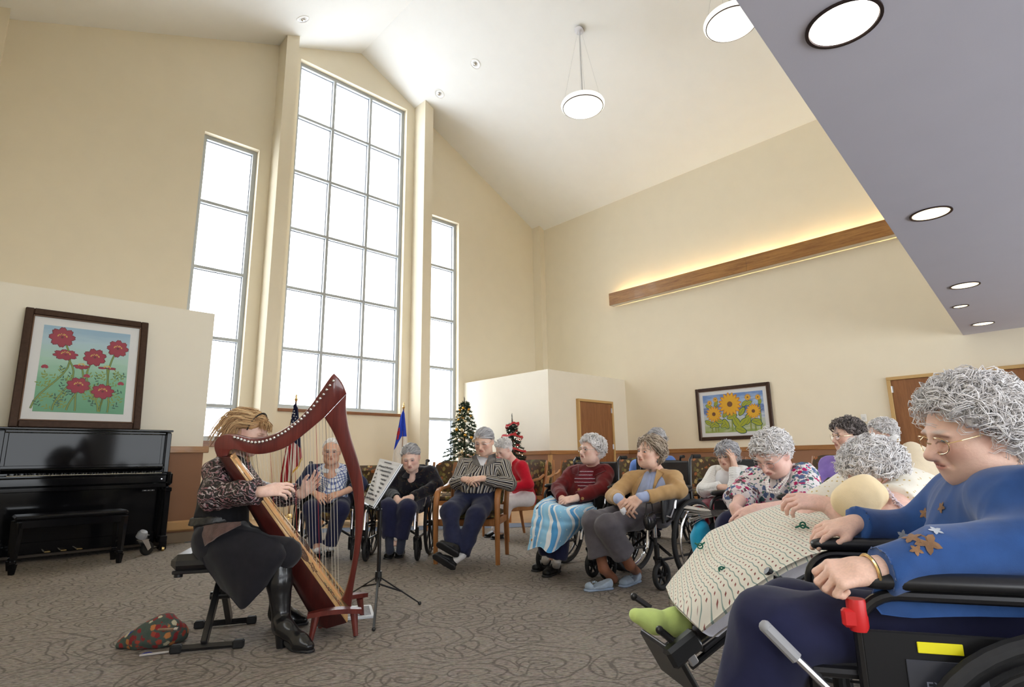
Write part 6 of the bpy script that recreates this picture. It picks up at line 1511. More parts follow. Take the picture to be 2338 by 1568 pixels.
vo = t.add('TexVoronoi', {'Vector': cu, 'Scale': 30.0, 'Randomness': .6}); bc = t.mix(t.ramp(vo.outputs['Distance'], [(.12, (1, 1, 1, 1)), (.18, (0, 0, 0, 1))]), bc, S(244, 248, 252)); v2 = t.add('TexVoronoi', {'Vector': t.mapping(cu, loc=(.3, .2, 0)), 'Scale': 8.0}); bc = t.mix(t.ramp(v2.outputs['Distance'], [(.07, (1, 1, 1, 1)), (.10, (0, 0, 0, 1))]), bc, S(196, 122, 60)); t.color(bc)
bl = thing('lap_blanket', 'pale blue fleece lap blanket with snowmen draped over knees', 'blanket', ground(1280, 4.7))
bo_ = np.array(bl.location)
grid_cloth('fleece', [[(1258, 1130, 5.02), (1290, 1150, 4.86), (1322, 1150, 4.82), (1352, 1146, 4.84), (1362, 1150, 4.90)], [(1224, 1152, 4.84), (1250, 1152, 4.66), (1288, 1160, 4.50), (1330, 1160, 4.58), (1362, 1166, 4.74)], [(1216, 1178, 4.70), (1246, 1186, 4.56), (1276, 1194, 4.46), (1312, 1192, 4.50), (1350, 1182, 4.66)], [(1210, 1222, 4.66), (1236, 1226, 4.52), (1262, 1236, 4.46), (1290, 1226, 4.50), (1330, 1202, 4.62)], [(1204, 1256, 4.66), (1232, 1248, 4.52), (1252, 1262, 4.46), (1276, 1252, 4.50), (1312, 1220, 4.62)]], snowb, bl, bo_, 46, .007, 30, 5)

# ------------------------------------------------------------------ the woman in the tan blazer
h = Head(1484, 1034, 4.50, .235, 46, -6, 6); p = Person('grey brown haired woman in a tan blazer and grey slacks wearing pale blue slippers', h, ground(1470, 4.55), 'fair', S(160, 140, 124))
sh = [(1440, 1094, 4.74), (1540, 1092, 4.48)]; el = [(1400, 1132, 4.58), (1550, 1120, 4.34)]; wr = [(1414, 1140, 4.32), (1462, 1136, 4.26)]; hp = [(1452, 1168, 4.74), (1504, 1170, 4.56)]; kn = [(1354, 1192, 4.36), (1386, 1200, 4.22)]; an = [(1378, 1298, 4.34), (1438, 1290, 4.30)]
p.face((1498, 1080, 4.60)); h.eyes(p.root, p.o, .8); hair(h, p.root, p.o, hair_taupe, 'wavy', 800, 7, .17, .32, -.30)
p.hands([(el[0], wr[0], RH*.45-GR*.45-ZZ*.75, -GR*.75-RH*.3+ZZ*.2, -1, .35, .2, 1.05), (el[1], wr[1], -RH*.8-GR*.3-ZZ*.5, -GR*.6+ZZ*.6+RH*.1, 1, .42, .3, 1.05)])
sd = torso(SDF(.03), hp, (1498, 1112, 4.62), sh, 1.35, .14, .125, .060, (1498, 1082, 4.62)); sleeves(sd, sh, el, wr, (.066, .058, .05), .03, .84); sd.cone(J((1480, 1078, 4.44)), J((1462, 1165, 4.36)), .04, .085, .015, op='sub'); sd.cut(J((1480, 1176, 4.5)), DN, .35); BZ = p.cloth('blazer', sd, tan_bl, .008, .007, 24, 15, uv=False)
sd = torso(SDF(.03), hp, (1494, 1112, 4.58), [(1460, 1098, 4.68), (1522, 1096, 4.52)], 1.2, .12, .112, .05, (1497, 1086, 4.58)); 
for a, b in zip(el, wr): sd.cone(J(a)+(J(b)-J(a))*.6, J(b), .044, .038); 
BO = p.cloth('blouse', sd, ltblue, .008, .004, 28, 16, uv=False)
collar(p, (1497, 1086, 4.59), left(60), tan_bl, .078, .03, 'lapel', .55)
MB().ball(h.W(.36, .0, -.24)-p.o, (.004, .004, .012), 8, 6).build('earring', bead_blk, p.root)
p.cloth('trousers', legs(SDF(.04), hp, kn, an, (.092, .078, .088), .04, .74), grey_tr, .008, .007, 24, 17, uv=False)
sd = SDF(.02)
for a, k, hl in zip(an, kn, ((1402, 1338), (1456, 1322))): f = floor_at(*hl); f[2] = .05; sd.chain([J(k)*.45+J(a)*.55, J(a), f], [.046, .036, .034])
P_, Q_ = sd.mesh(.008); p.parts.append((P_, Q_, np.tile(rgb(S(150, 100, 76)), (len(P_), 1))))
for hl, tq, a in (((1402, 1344), (1332, 1350), an[0]), ((1460, 1326), (1412, 1344), an[1])):
    o_ = p.shoe(floor_at(*hl), floor_at(*tq), J(a), slipper_m, sole_blue, .042, .035); A, B = floor_at(*hl), floor_at(*tq); d_ = nrm(B-A); c_ = A+d_*.15+ZZ*.058-p.o; s_ = np.cross(ZZ, d_)
    MB().torus(c_+s_*.014, .011, .003, (0, .3, 1), 14, 5).torus(c_-s_*.014, .011, .003, (0, .3, 1), 14, 5).tube([c_, c_+d_*.02+s_*.012-ZZ*.004], .0025, 5).build('bow', slipper_m, o_)
p.core.chain(Js(sh), [.05, .05]).chain([J((1496, 1105, 4.64)), J((1480, 1166, 4.66))], [.09, .1]); [p.core.chain(Js(q), [.045, .04, .03]) for q in zip(sh, el, wr)]; [p.core.chain(Js(q), [.07, .05, .035]) for q in zip(hp, kn, an)]
B_ = p.finish()
patch(p, [BZ, BO, B_], 'lapel', tan_bl, [(1500, 1070), (1516, 1080), (1502, 1096), (1486, 1134)], 9, .010); patch(p, [BZ, BO, B_], 'lapel', tan_bl, [(1472, 1076), (1456, 1092), (1442, 1116), (1446, 1138)], 9, .010); patch(p, [BZ, BO, B_], 'blouse_placket', ltblue, [(1484, 1082), (1489, 1083), (1474, 1148), (1468, 1147)], 9, .006)
ts = thing('tissue', 'crumpled white tissue held in the tan blazer woman’s hands'.replace('’', "'"), 'tissue', at(1424, 1168, 4.16)); b = SDF(.01); rg = np.random.RandomState(3)
for k in range(9): b.ell(rg.normal(size=3)*.011, rg.uniform(.006, .016, 3))
P_, Q_ = b.mesh(.004); add_mesh('paper', P_, Q_, white_tee, ts, np.zeros(3))

pb = thing('black_pouch', 'small black vinyl pouch hanging from the tan blazer woman\'s wheelchair front', 'bag', at(1484, 1188, 4.22)); sd = SDF(.03); sd.cone((-.04, 0, .0), (.05, .01, .01), .022, .026, side=(0, 0, 1), sx=1.7); sd.ell((0, .0, -.025), (.065, .026, .04)); P_, Q_ = sd.mesh(.007); N = vnormals(P_, Q_); P_ = P_+N*folds(P_, .006, 30, 2)[:, None]; add_mesh('pouch_body', P_, Q_, black_lth if 'black_lth' in globals() else black_plastic, pb, np.zeros(3))
MB().tube([(-.05, 0, .05), (-.03, .0, .12), (.05, .01, .12), (.06, .01, .06)], .005, 6).build('strap', black_plastic, pb)
def core(p, sh, el, wr, hp, kn=None, an=None):
    p.core.chain(Js(sh), [.05, .05]); m = (J(sh[0])+J(sh[1]))/2; q = (J(hp[0])+J(hp[1]))/2; p.core.chain([m, q], [.08, .1])
    for t3 in zip(sh, el, wr): p.core.chain(Js(t3), [.045, .04, .026])
    if kn:
        for t3 in zip(hp, kn, an): p.core.chain(Js(t3), [.07, .05, .035])
# ------------------------------------------------------------------ grey haired person in blue, seen from behind
h = Head(1500, 1004, 6.42, .24, 130, 24, 10); p = Person('grey haired person in a cornflower blue smock turned away behind the tan blazer woman', h, ground(1490, 6.5), 'fair')
sh = [(1452, 1064, 6.62), (1530, 1056, 6.42)]; el = [(1440, 1112, 6.66), (1542, 1108, 6.4)]; wr = [(1452, 1126, 6.86), (1530, 1126, 6.7)]; hp = [(1470, 1140, 6.6), (1516, 1140, 6.5)]; kn = [(1456, 1148, 7.02), (1500, 1148, 6.95)]; an = [(1456, 1210, 7.0), (1500, 1210, 6.95)]
p.face((1494, 1040, 6.48), .006); hair(h, p.root, p.o, hair_grey, 'back', 520, 8, .07, .28, -.42)
sd = torso(SDF(.03), hp, (1492, 1078, 6.5), sh, 1.35, .14, .125, .07, (1494, 1044, 6.48)); sleeves(sd, sh, el, wr, (.07, .062, .05), .03, .8); p.cloth('smock', sd, blue_top, .011, .005, 22, 20, uv=False)
sd = SDF(.02); sd.chain([J((1486, 1040, 6.44)), J((1528, 1030, 6.45))], [.035, .03]); 
collar(p, (1494, 1044, 6.48), GR-RH*.4, white_tee, .064, .04)
p.cloth('trousers', legs(SDF(.04), hp, kn, an), navy_tr, .012, .005, 22, 21, uv=False); p.hands([(el[0], wr[0], GR, ZZ, -1, .5), (el[1], wr[1], GR, ZZ, 1, .5)], .006)
for a in an: A = J(a); A[2] = 0; p.shoe(A-GR*.06, A+GR*.18, J(a))
core(p, sh, el, wr, hp, kn, an); p.finish()

# ------------------------------------------------------------------ the woman in the white cardigan, hand to her temple
h = Head(1661, 1040, 5.52, .24, 30, 12, -4); p = Person('woman in a white knitted cardigan and maroon slacks resting her head on her hand', h, ground(1660, 5.65), 'fair', S(150, 140, 136))
sh = [(1632, 1082, 5.76), (1694, 1080, 5.60)]; el = [(1608, 1118, 5.64), (1682, 1116, 5.36)]; wr = [(1646, 1112, 5.40), (1677, 1062, 5.40)]; hp = [(1640, 1150, 5.80), (1686, 1152, 5.66)]; kn = [(1604, 1166, 5.40), (1640, 1170, 5.26)]; an = [(1600, 1262, 5.36), (1636, 1268, 5.26)]
p.face((1666, 1072, 5.64)); h.eyes(p.root, p.o, .8); h.glasses(p.root, p.o, gold_wire, 1.05); hair(h, p.root, p.o, hair_grey, 'wavy', 620, 9, .14, .27, -.38)
p.hands([(el[0], wr[0], RH*.95-GR*.2, -GR*.5+ZZ*.8, -1, .5), (el[1], wr[1], ZZ*.95-RH*.16+GR*.05, -GR*.7+RH*.6, 1, .22, .25, 1.0, .22)])
sd = torso(SDF(.03), hp, (1664, 1098, 5.68), sh, 1.4, .145, .125, .07, (1666, 1074, 5.66)); sleeves(sd, sh, el, wr, (.074, .068, .05), .03, .92); sd.cone(J((1656, 1070, 5.52)), J((1650, 1140, 5.44)), .03, .04, .012, op='sub'); sd.cut(J((1660, 1142, 5.6)), DN, .35); p.cloth('cardigan', sd, knit_white, .008, .006, 26, 22)
p.cloth('blouse', torso(SDF(.03), hp, (1662, 1098, 5.64), [(1644, 1084, 5.7), (1684, 1082, 5.6)], 1.2, .13, .11, .05), white_tee, .011, .002, uv=False)
p.cloth('slacks', legs(SDF(.04), hp, kn, an, (.092, .078, .062)), maroon, .009, .006, 22, 23, uv=False)
for a in an: A = J(a); A[2] = 0; d_ = left(50); p.shoe(A-d_*.07, A+d_*.18, J(a))
MB().box(J((1652, 1122, 5.38))-p.o, (.05, .012, .03), .003).build('name_badge', cloth('pink_badge', S(196, 60, 90)), p.root)
core(p, sh, el, wr, hp, kn, an); p.finish()

# ------------------------------------------------------------------ the woman in the floral blouse
h = Head(1764, 1038, 3.40, .245, 40, 34, 2, 1.02); p = Person('white haired woman in a floral blouse and pearls with her head bowed, wearing spectacles', h, ground(1780, 3.5), 'pink', S(190, 180, 178))
sh = [(1722, 1096, 3.70), (1836, 1092, 3.44)]; el = [(1690, 1140, 3.50), (1842, 1150, 3.26)]; wr = [(1678, 1160, 3.24), (1724, 1162, 3.12)]; hp = [(1758, 1186, 3.72), (1816, 1190, 3.52)]; kn = [(1672, 1204, 3.36), (1720, 1210, 3.20)]; an = [(1668, 1330, 3.34), (1714, 1340, 3.2)]
p.face((1790, 1082, 3.54), .0038, .058); h.eyes(p.root, p.o, .22); h.glasses(p.root, p.o, silver_wire, 1.15, .01); hair(h, p.root, p.o, hair_white, 'curly', 1300, 10, .12, .27, -.30, curl=.05, r=.0021)
p.hands([(el[0], wr[0], RH*.25-GR*.5-ZZ*.8, -GR*.75-RH*.4+ZZ*.3, -1, .35, .75), (el[1], wr[1], -RH*.85-GR*.25-ZZ*.4, -GR*.5+ZZ*.8, 1, .4, .95)], .0034)
sd = torso(SDF(.03), hp, (1784, 1120, 3.56), sh, 1.42, .165, .145, .078, (1790, 1088, 3.56)); sleeves(sd, sh, el, wr, (.084, .086, .07), .03, .18); sd.ell(J((1770, 1094, 3.40)), (.05, .05, .07), None, .015, 'sub'); p.cloth('blouse', sd, floral_m, .007, .007, 24, 24, uv=False)
beads(p, [(1806, 1060, 3.46), (1802, 1080, 3.40), (1788, 1098, 3.345), (1768, 1118, 3.33), (1754, 1116, 3.34), (1752, 1096, 3.38), (1758, 1082, 3.42)], .0075, pearl); beads(p, [(1806, 1064, 3.45), (1798, 1092, 3.36), (1776, 1126, 3.31), (1752, 1122, 3.32), (1748, 1100, 3.37)], .0065, pearl, 'second_necklace')
p.cloth('slacks', legs(SDF(.04), hp, kn, an, (.1, .085, .07)), navy_tr, .012, .005, 22, 25, uv=False)
for a in an: A = J(a); A[2] = 0; d_ = left(45); p.shoe(A-d_*.07, A+d_*.18, J(a))
core(p, sh, el, [(1684, 1150, 3.36), (1780, 1158, 3.18)], hp, kn, an); p.finish()

# ------------------------------------------------------------------ the woman in the purple shirt
h = Head(1934, 996, 4.60, .25, 58, 2, 2); p = Person('dark curly haired woman in a lavender purple shirt with dark beads and spectacles', h, ground(1940, 4.7), 'fair', S(110, 96, 90))
sh = [(1894, 1062, 4.90), (1984, 1058, 4.62)]; el = [(1874, 1112, 4.80), (1986, 1116, 4.46)]; wr = [(1888, 1130, 4.56), (1930, 1130, 4.40)]; hp = [(1920, 1136, 4.92), (1975, 1138, 4.74)]; kn = [(1850, 1150, 4.66), (1890, 1154, 4.50)]; an = [(1850, 1270, 4.66), (1888, 1280, 4.5)]
p.face((1942, 1042, 4.70)); h.eyes(p.root, p.o, .85, (.12, .09, .06)); h.glasses(p.root, p.o, gold_wire, 1.15); hair(h, p.root, p.o, hair_dkgrey, 'curly', 800, 11, .15, .28, -.36, curl=.05)
sd = torso(SDF(.03), hp, (1938, 1090, 4.74), sh, 1.38, .15, .13, .074, (1942, 1046, 4.72)); sleeves(sd, sh, el, wr, (.076, .068, .05), .03, .9); sd.ell(J((1928, 1052, 4.60)), .045, None, .015, 'sub'); p.cloth('shirt', sd, purple, .009, .006, 24, 26, uv=False)
collar(p, (1942, 1050, 4.70), left(55), purple, .07, .035, gap=.4); beads(p, [(1930, 1040, 4.62), (1920, 1062, 4.58), (1914, 1084, 4.56), (1920, 1094, 4.555)], .008, bead_blk)
p.hands([(el[0], wr[0], left(50), ZZ, -1, .5), (el[1], wr[1], left(50), ZZ, 1, .5)], .005); p.cloth('slacks', legs(SDF(.04), hp, kn, an), navy_tr, .012, .005, 22, 27, uv=False)
for a in an: A = J(a); A[2] = 0; d_ = left(40); p.shoe(A-d_*.07, A+d_*.18, J(a))
core(p, sh, el, wr, hp, kn, an); p.finish()

# ------------------------------------------------------------------ the woman in lime green
wc('lime', 2075, 5.50, 66, 'wheelchair of the woman in lime green before the double doors')
h = Head(2014, 992, 5.40, .255, 70, 10, 4); p = Person('silver curly haired woman in a pale lime top half hidden before the double doors', h, ground(2050, 5.45), 'pale')
sh = [(2012, 1058, 5.65), (2066, 1054, 5.35)]; el = [(1990, 1108, 5.61), (2068, 1112, 5.25)]; wr = [(1985, 1128, 5.41), (2000, 1130, 5.17)]; hp = [(2040, 1136, 5.65), (2072, 1138, 5.43)]; kn = [(1950, 1146, 5.55), (1965, 1150, 5.31)]; an = [(1945, 1250, 5.55), (1960, 1260, 5.31)]
p.face((2036, 1040, 5.48), .005); h.eyes(p.root, p.o, .5); h.glasses(p.root, p.o, gold_wire, 1.1); hair(h, p.root, p.o, hair_white, 'curly', 600, 12, .13, .28, -.36)
sd = torso(SDF(.03), hp, (2046, 1088, 5.51), sh, 1.35, .15, .13, .076, (2036, 1044, 5.49)); sleeves(sd, sh, el, wr, (.078, .07, .05), .03, .9); p.cloth('top', sd, lime, .010, .005, 22, 28, uv=False)
p.cloth('slacks', legs(SDF(.04), hp, kn, an), navy_tr, .012, .005, 22, 29, uv=False); p.hands([(el[1], wr[1], left(20), ZZ, 1, .5)], .006)
for a in an: A = J(a); A[2] = 0; d_ = left(10); p.shoe(A-d_*.07, A+d_*.18, J(a))
core(p, sh, el, wr, hp, kn, an); p.finish()

# ------------------------------------------------------------------ the reclining woman under the quilt
cream_v = cloth('cream_padded_cushion', S(222, 206, 178), .04, .8); pil_y = cloth('pale_yellow_pillow_case', S(250, 226, 180), .03, .85)
rc = thing('reclining_wheelchair', 'reclining wheelchair with raised black leg rest under the quilted woman', 'wheelchair', ground(2090, 2.36)); ro = np.array(rc.location)
def bld(b, name, m, **k): return b.build(name, m, rc, **k)
P = lambda *q: at(*q)-ro
fdir = left(8); fdir = nrm(fdir); sdir = np.cross(ZZ, fdir)
def RP(x, y, z): return fdir*x+sdir*y+ZZ*z
RF = np.array([fdir, sdir, ZZ]).T
bld(MB().box(RP(0, 0, .46), (.50, .46, .07), .02, RF), 'seat', navy_vinyl); bld(MB().box(RP(-.36, 0, .66), (.10, .50, .50), .04, RF @ roty(-.45)), 'backrest', navy_vinyl)
bld(MB().box(RP(-.42, .05, .76), (.14, .44, .26), .07, RF @ roty(-.45)), 'head_cushion', cream_v)
for s in (-1, 1):
    o_ = bld(MB().torus(RP(-.22, s*.30, .304), .287, .017, sdir, 44, 10), 'rear_wheel', grey_tyre); MB().torus(RP(-.22, s*.335, .304), .25, .008, sdir, 40, 8).build('hand_rim', chrome, o_)
    b = MB()
    for k in range(8): a = k*PI/4; b.tube([RP(-.22, s*.30, .304), RP(-.22+.27*math.cos(a), s*.30, .304+.27*math.sin(a))], .007, 6)
    b.build('spokes', black_plastic, o_)
    o_ = bld(MB().torus(RP(.30, s*.25, .1), .082, .018, sdir, 28, 8), 'caster', grey_tyre); b = MB(); b.lathe([(.02, -.03), (.02, .03)], RP(.30, s*.25, .1), sdir, 12)
    for k in range(6): a = k*PI/3; b.tube([RP(.30, s*.25, .1), RP(.30+.07*math.cos(a), s*.25, .1+.07*math.sin(a))], .009, 6)
    b.build('caster_rim', black_plastic, o_)
    b = MB(); b.tube([RP(.30, s*.25, .20), RP(.30, s*.25, .42), RP(-.22, s*.25, .42), RP(-.30, s*.25, .50)], .013, 8); b.tube([RP(-.22, s*.25, .42), RP(-.22, s*.25, .304), RP(.30, s*.25, .24)], .012, 8); b.tube([RP(.30, s*.25, .24), RP(.30, s*.22, .1)], .014, 8); bld(b, 'side_frame', black_metal)
    b = MB(); b.tube([RP(.16, s*.27, .44), RP(.16, s*.27, .64), RP(.12, s*.27, .67), RP(-.20, s*.27, .67)], .012, 8); bld(b, 'arm_frame', black_metal); bld(MB().box(RP(-.04, s*.27, .69), (.32, .06, .035), .014, RF), 'arm_pad', black_plastic)
# raised leg rest: calf pad, foot plate, telescoping chrome rod
lp0, lp1 = P(1700, 1375, 2.28), P(1545, 1500, 2.22)
d_ = nrm(lp1-lp0); s_ = nrm(np.cross(ZZ, d_)); n_ = np.cross(d_, s_)
for off in (-.10, .10):
    o_ = bld(MB().tube([lp0-d_*.25+s_*off, lp0+s_*off, lp1+s_*off], .012, 8), 'leg_rest_tube', black_metal)
b = MB(); b.box((lp0+lp1)/2+n_*.035-d_*.03, (.30, .26, .045), .02, np.array([d_, s_, n_]).T); bld(b, 'calf_pad', navy_vinyl)
bld(MB().box(lp1+n_*.00+d_*.03, (.02, .30, .17), .008, np.array([d_, s_, n_]).T), 'foot_plate', black_plastic)
bld(MB().box(P(1560, 1480, 2.06), (.13, .05, .07), .012, np.array([d_, s_, n_]).T), 'foot_clamp', black_plastic); bld(MB().tube([P(1508, 1440, 2.05), P(1535, 1462, 2.05)], .012, 8).ball(P(1506, 1438, 2.05), .014, 10, 6), 'clamp_rod', black_metal)
bld(MB().tube([P(1600, 1470, 2.06), P(1700, 1395, 2.10)], .0085, 8), 'chrome_rod', chrome); bld(MB().box(P(1578, 1500, 2.05), (.03, .02, .05), .004, np.array([d_, s_, n_]).T), 'latch', steel)
bld(MB().tube([P(1448, 1362, 2.46), P(1486, 1388, 2.44)], .012, 8).ball(P(1448, 1362, 2.46), .016, 10, 6), 'far_clamp_rod', black_metal)
bld(MB().tube([P(1750, 1302, 1.97), P(1790, 1332, 1.97)], .014, 8).tube([P(1790, 1332, 1.97), P(1830, 1362, 1.99)], .008, 8), 'recline_lever', black_plastic)
h = Head(2000, 1086, 2.20, .222, 72, 44, 10, 1.05); p = Person('white curly haired woman in a cream nightgown slumped over a yellow pillow', h, ground(2060, 2.3), 'pink')
sh = [(2010, 1130, 2.46), (2072, 1146, 2.12)]; el = [(1950, 1190, 2.46), (1985, 1206, 1.99)]; wr = [(1850, 1160, 2.36), (1882, 1150, 2.08)]; hp = [(2080, 1262, 2.46), (2090, 1272, 2.26)]; kn = [(1760, 1236, 2.44), (1770, 1262, 2.22)]; an = [(1590, 1380, 2.36), (1560, 1408, 2.2)]
p.face((2044, 1120, 2.26), .0038, .06); h.eyes(p.root, p.o, .4); h.glasses(p.root, p.o, gold_wire, 1.15, .02); hair(h, p.root, p.o, hair_white, 'curly', 1700, 13, .15, .34, -.34, curl=.065, r=.0017, per=3)
p.hands([((1890, 1190, 2.4), wr[0], -RH*.75-ZZ*.35+GR*.1, ZZ*.9-GR*.2, -1, .9, .9), (el[1], wr[1], -RH*.9+ZZ*.12+GR*.3, -GR*.6+ZZ*.8, 1, .7, .97)], .003)
p.limb([sh[1], (2035, 1176, 2.04), el[1]], [.072, .068, .050], .006, .03); p.limb([el[1], (1930, 1178, 2.04), wr[1]], [.049, .040, .027], .006, .02)
sd = torso(SDF(.03), hp, (2052, 1176, 2.30), sh, 1.3, .17, .15, .088, (2040, 1116, 2.28)); sd.ell(J((2076, 1128, 2.30)), (.11, .13, .09), None, .06); sleeves(sd, sh, [(2036, 1176, 2.45), (2046, 1166, 2.07)], el, (.092, .088, .088), .03, .02); sd.cut(J((2060, 1172, 2.06)), nrm(-RH*.5-ZZ*.8), .10); sd.chain(Js([(2010, 1120, 2.42), (1940, 1122, 2.48), (1880, 1145, 2.46)]), [.08, .07, .06], .04); p.cloth('nightgown', sd, dot_m, .007, .006, 22, 30, uv=False)
lace = cloth('lilac_lace_trim', S(222, 206, 214), .1, .9, .2, 200, .6); q = Js([(2024, 1118, 2.05), (2034, 1132, 1.99), (2048, 1148, 1.965), (2062, 1162, 1.97), (2074, 1176, 2.01)]); cur = []
for i in range(40): x = i/39*4; k = min(int(x), 3); cur.append(q[k]+(q[k+1]-q[k])*(x-k)-p.o+np.array([0, 0, .006*math.sin(i*1.7)])-RH*.006*math.cos(i*1.7))
MB().tube(cur, .0065, 6, flat=.6).build('lace_trim', lace, p.root)
sd = SDF(.02); sd.chain(Js([kn[0], an[0]]), [.055, .036]); sd.chain(Js([kn[1], an[1]]), [.056, .04]); P_, Q_ = sd.mesh(.008); p.parts.append((P_, Q_, np.tile(rgb(S(224, 184, 170)), (len(P_), 1))))
sd = SDF(.03); H_, T_, N_ = J((1556, 1440, 2.17)), J((1440, 1400, 2.14)), J(an[1]); sd.cone(H_+ZZ*.01, H_*.45+T_*.55, .036, .036, .03); sd.cone(H_*.45+T_*.55, T_+nrm(H_-T_)*.02, .036, .024, .03, side=GR, sx=1.25); sd.cone(H_+nrm(T_-H_)*.03+ZZ*.03, N_+nrm(J(kn[1])-N_)*.02, .040, .037, .02); sd.cut(N_+nrm(J(kn[1])-N_)*.012, J(kn[1])-N_, .12); p.cloth('sock', sd, sock_lime, .006, .0025, 30, 31, uv=False)
core(p, sh, el, wr, hp, kn, an); p.finish()
def pillow(name, label, c, ax, up_, L, W, T, m):
    r = thing(name, label, 'pillow', c); a = nrm(ax); u = nrm(np.asarray(up_)-a*(np.asarray(up_) @ a)); R = np.array([a, np.cross(u, a), u]).T; sd = SDF(.05)
    for i in (-1, 1):
        for j in (-1, 1): sd.ell(R @ np.array([i*L*.23, j*W*.23, 0]), np.array([L*.34, W*.34, T*.48]), R, .06)
        for j in (-1, 1): sd.cone(R @ np.array([i*L*.2, j*W*.2, 0]), R @ np.array([i*L*.44, j*W*.42, 0]), T*.3, T*.13, .05)
    P_, Q_ = sd.mesh(.007); N = vnormals(P_, Q_); P_ = P_+N*folds(P_, .004, 30, 8)[:, None]; add_mesh('pillow_case', P_, Q_, m, r, np.zeros(3)); return r
pillow('pillow', 'pale yellow pillow under the slumped woman’s cheek'.replace('’', "'"), J((1962, 1136, 2.00)), J((2006, 1104, 2.04))-J((1912, 1172, 1.97)), -GR*.75+ZZ*.55, .142, .082, .076, pil_y)
pillow('pillow', 'yellow pillow wedged low under the slumped woman’s elbow'.replace('’', "'"), J((2052, 1206, 2.10)), RH*.95+ZZ*.25, -GR*.3+ZZ, .24, .2, .09, pil_y)
pillow('cushion', 'cream cushion behind the slumped woman and the blue sweatshirt', J((2118, 1088, 2.42)), RH*.8-ZZ*.5, -GR+ZZ*.3, .22, .18, .11, cream_v)
quilt_m = mat('cream_quilt_green_wavy_stripe', S(224, 218, 198), .9, 0, .1, 0, .2); t = NT(quilt_m); s3 = t.add('SeparateXYZ', {0: cuv_node(t)}).outputs
sk_ = t.math('ADD', s3[0], t.math('MULTIPLY', s3[1], .55)); wvy = t.math('MULTIPLY', t.math('SINE', t.math('MULTIPLY', s3[1], 150.0)), .0015); q1 = t.math('FRACT', t.math('MULTIPLY', t.math('ADD', sk_, wvy), 36.0))
lin = t.math('LESS_THAN', t.math('ABSOLUTE', t.math('SUBTRACT', q1, .5)), .055); dx = t.math('SUBTRACT', q1, .0); dq = t.math('ABSOLUTE', t.math('SUBTRACT', t.math('FRACT', t.math('MULTIPLY', s3[1], 42.0)), .5)); dd = t.math('MULTIPLY', t.math('LESS_THAN', dq, .14), t.math('GREATER_THAN', t.math('ABSOLUTE', t.math('SUBTRACT', q1, .5)), .40))
t.color(t.mix(dd, t.mix(lin, S(228, 222, 204), S(140, 158, 146)), S(140, 84, 76))); t.bump(t.noise(t.obj(), 26, 2).outputs[0], .25, .01)
ql = thing('quilt', 'cream padded quilt with wavy green stripes covering outstretched legs', 'quilt', ground(1780, 2.25)); qo = np.array(ql.location)
ROWS = [[(2000, 1200, 2.62), (1900, 1180, 2.70), (1760, 1195, 2.72), (1640, 1260, 2.66), (1560, 1330, 2.58), (1530, 1390, 2.5)],
        [(1992, 1186, 2.46), (1890, 1150, 2.52), (1750, 1158, 2.54), (1630, 1212, 2.48), (1560, 1286, 2.42), (1519, 1340, 2.34)],
        [(1984, 1200, 2.22), (1890, 1176, 2.26), (1760, 1196, 2.28), (1650, 1250, 2.26), (1580, 1320, 2.20), (1532, 1368, 2.14)],
        [(1985, 1212, 2.04), (1895, 1216, 2.05), (1775, 1250, 2.06), (1670, 1305, 2.05), (1602, 1368, 2.02), (1566, 1405, 2.00)],
        [(1982, 1224, 1.94), (1900, 1250, 1.93), (1800, 1290, 1.95), (1700, 1352, 1.96), (1636, 1408, 1.96), (1602, 1440, 1.96)]]
grid_cloth('quilt_cloth', ROWS, quilt_m, ql, qo, 70, .009, 16, 4, .018)
lining = cloth('white_quilt_lining', S(226, 224, 232), .04)
grid_cloth('quilt_lining', [[(a, b+2, c+.03) for a, b, c in ROWS[4]], [(a+22, b+14, c+.08) for a, b, c in ROWS[4]], [(a+50, b+14, c+.2) for a, b, c in ROWS[4]]], lining, ql, qo, 30, .004, 26, 6, .006)
tie_m = mat('dark_green_yarn', S(44, 110, 92), .9)
for q, (dx_, dy_) in (((1640, 1296, 2.13), (10, 4)), ((1822, 1196, 2.17), (22, -6)), ((1592, 1243, 2.36), (16, 6))):
    c = J(q); b = MB(); b.tube([J((q[0]-dx_*.7, q[1]-dy_, q[2]))-qo-GR*.03, c-qo-GR*.035, J((q[0]+dx_*.7, q[1]+dy_*-1.2, q[2]))-qo-GR*.03], .0035, 5); b.torus(c-qo-GR*.035, .010, .003, GR, 14, 5); b.build('yarn_tie', tie_m, ql)

# ------------------------------------------------------------------ the woman in the blue sweatshirt, nearest
big = wheelchair(at(2066, 1062, 1.41)*np.array([1, 1, 0]), head_of(2066, 73), 'nearest black wheelchair with red grip and yellow tag, seating the blue sweatshirt woman', skip=('hanger', 'brake_lever', 'skirt_guard', 'push_handle'))
for o_ in big.children:
    if o_.name.startswith(('arm_pad', 'arm_frame')): o_.location.z -= .02
bo2 = np.array(big.location); ba = big.rotation_euler.z; BF = np.array([math.cos(ba), math.sin(ba), 0]); BL = np.array([-BF[1], BF[0], 0])
def WP(x, y, z): return np.array([x, y, z])
red_pl = mat('red_plastic', S(206, 34, 36), .4); yel_tag = mat('yellow_tag', S(238, 228, 20), .5); lever_grey = mat('grey_lever_grip', S(150, 150, 152), .5)
MB().lathe([(.0165, -.03), (.0185, -.02), (.0185, .024), (.0165, .03)], WP(.20, .255, .605), n=14).box(WP(.215, .262, .600), (.03, .02, .035), .005).build('red_grip', red_pl, big)
MB().box(WP(.0, .262, .47), (.40, .010, .22), .003).build('skirt_guard', mat('black_side_panel', (.010, .010, .011, 1), .5, 0, .25), big, smooth=False)
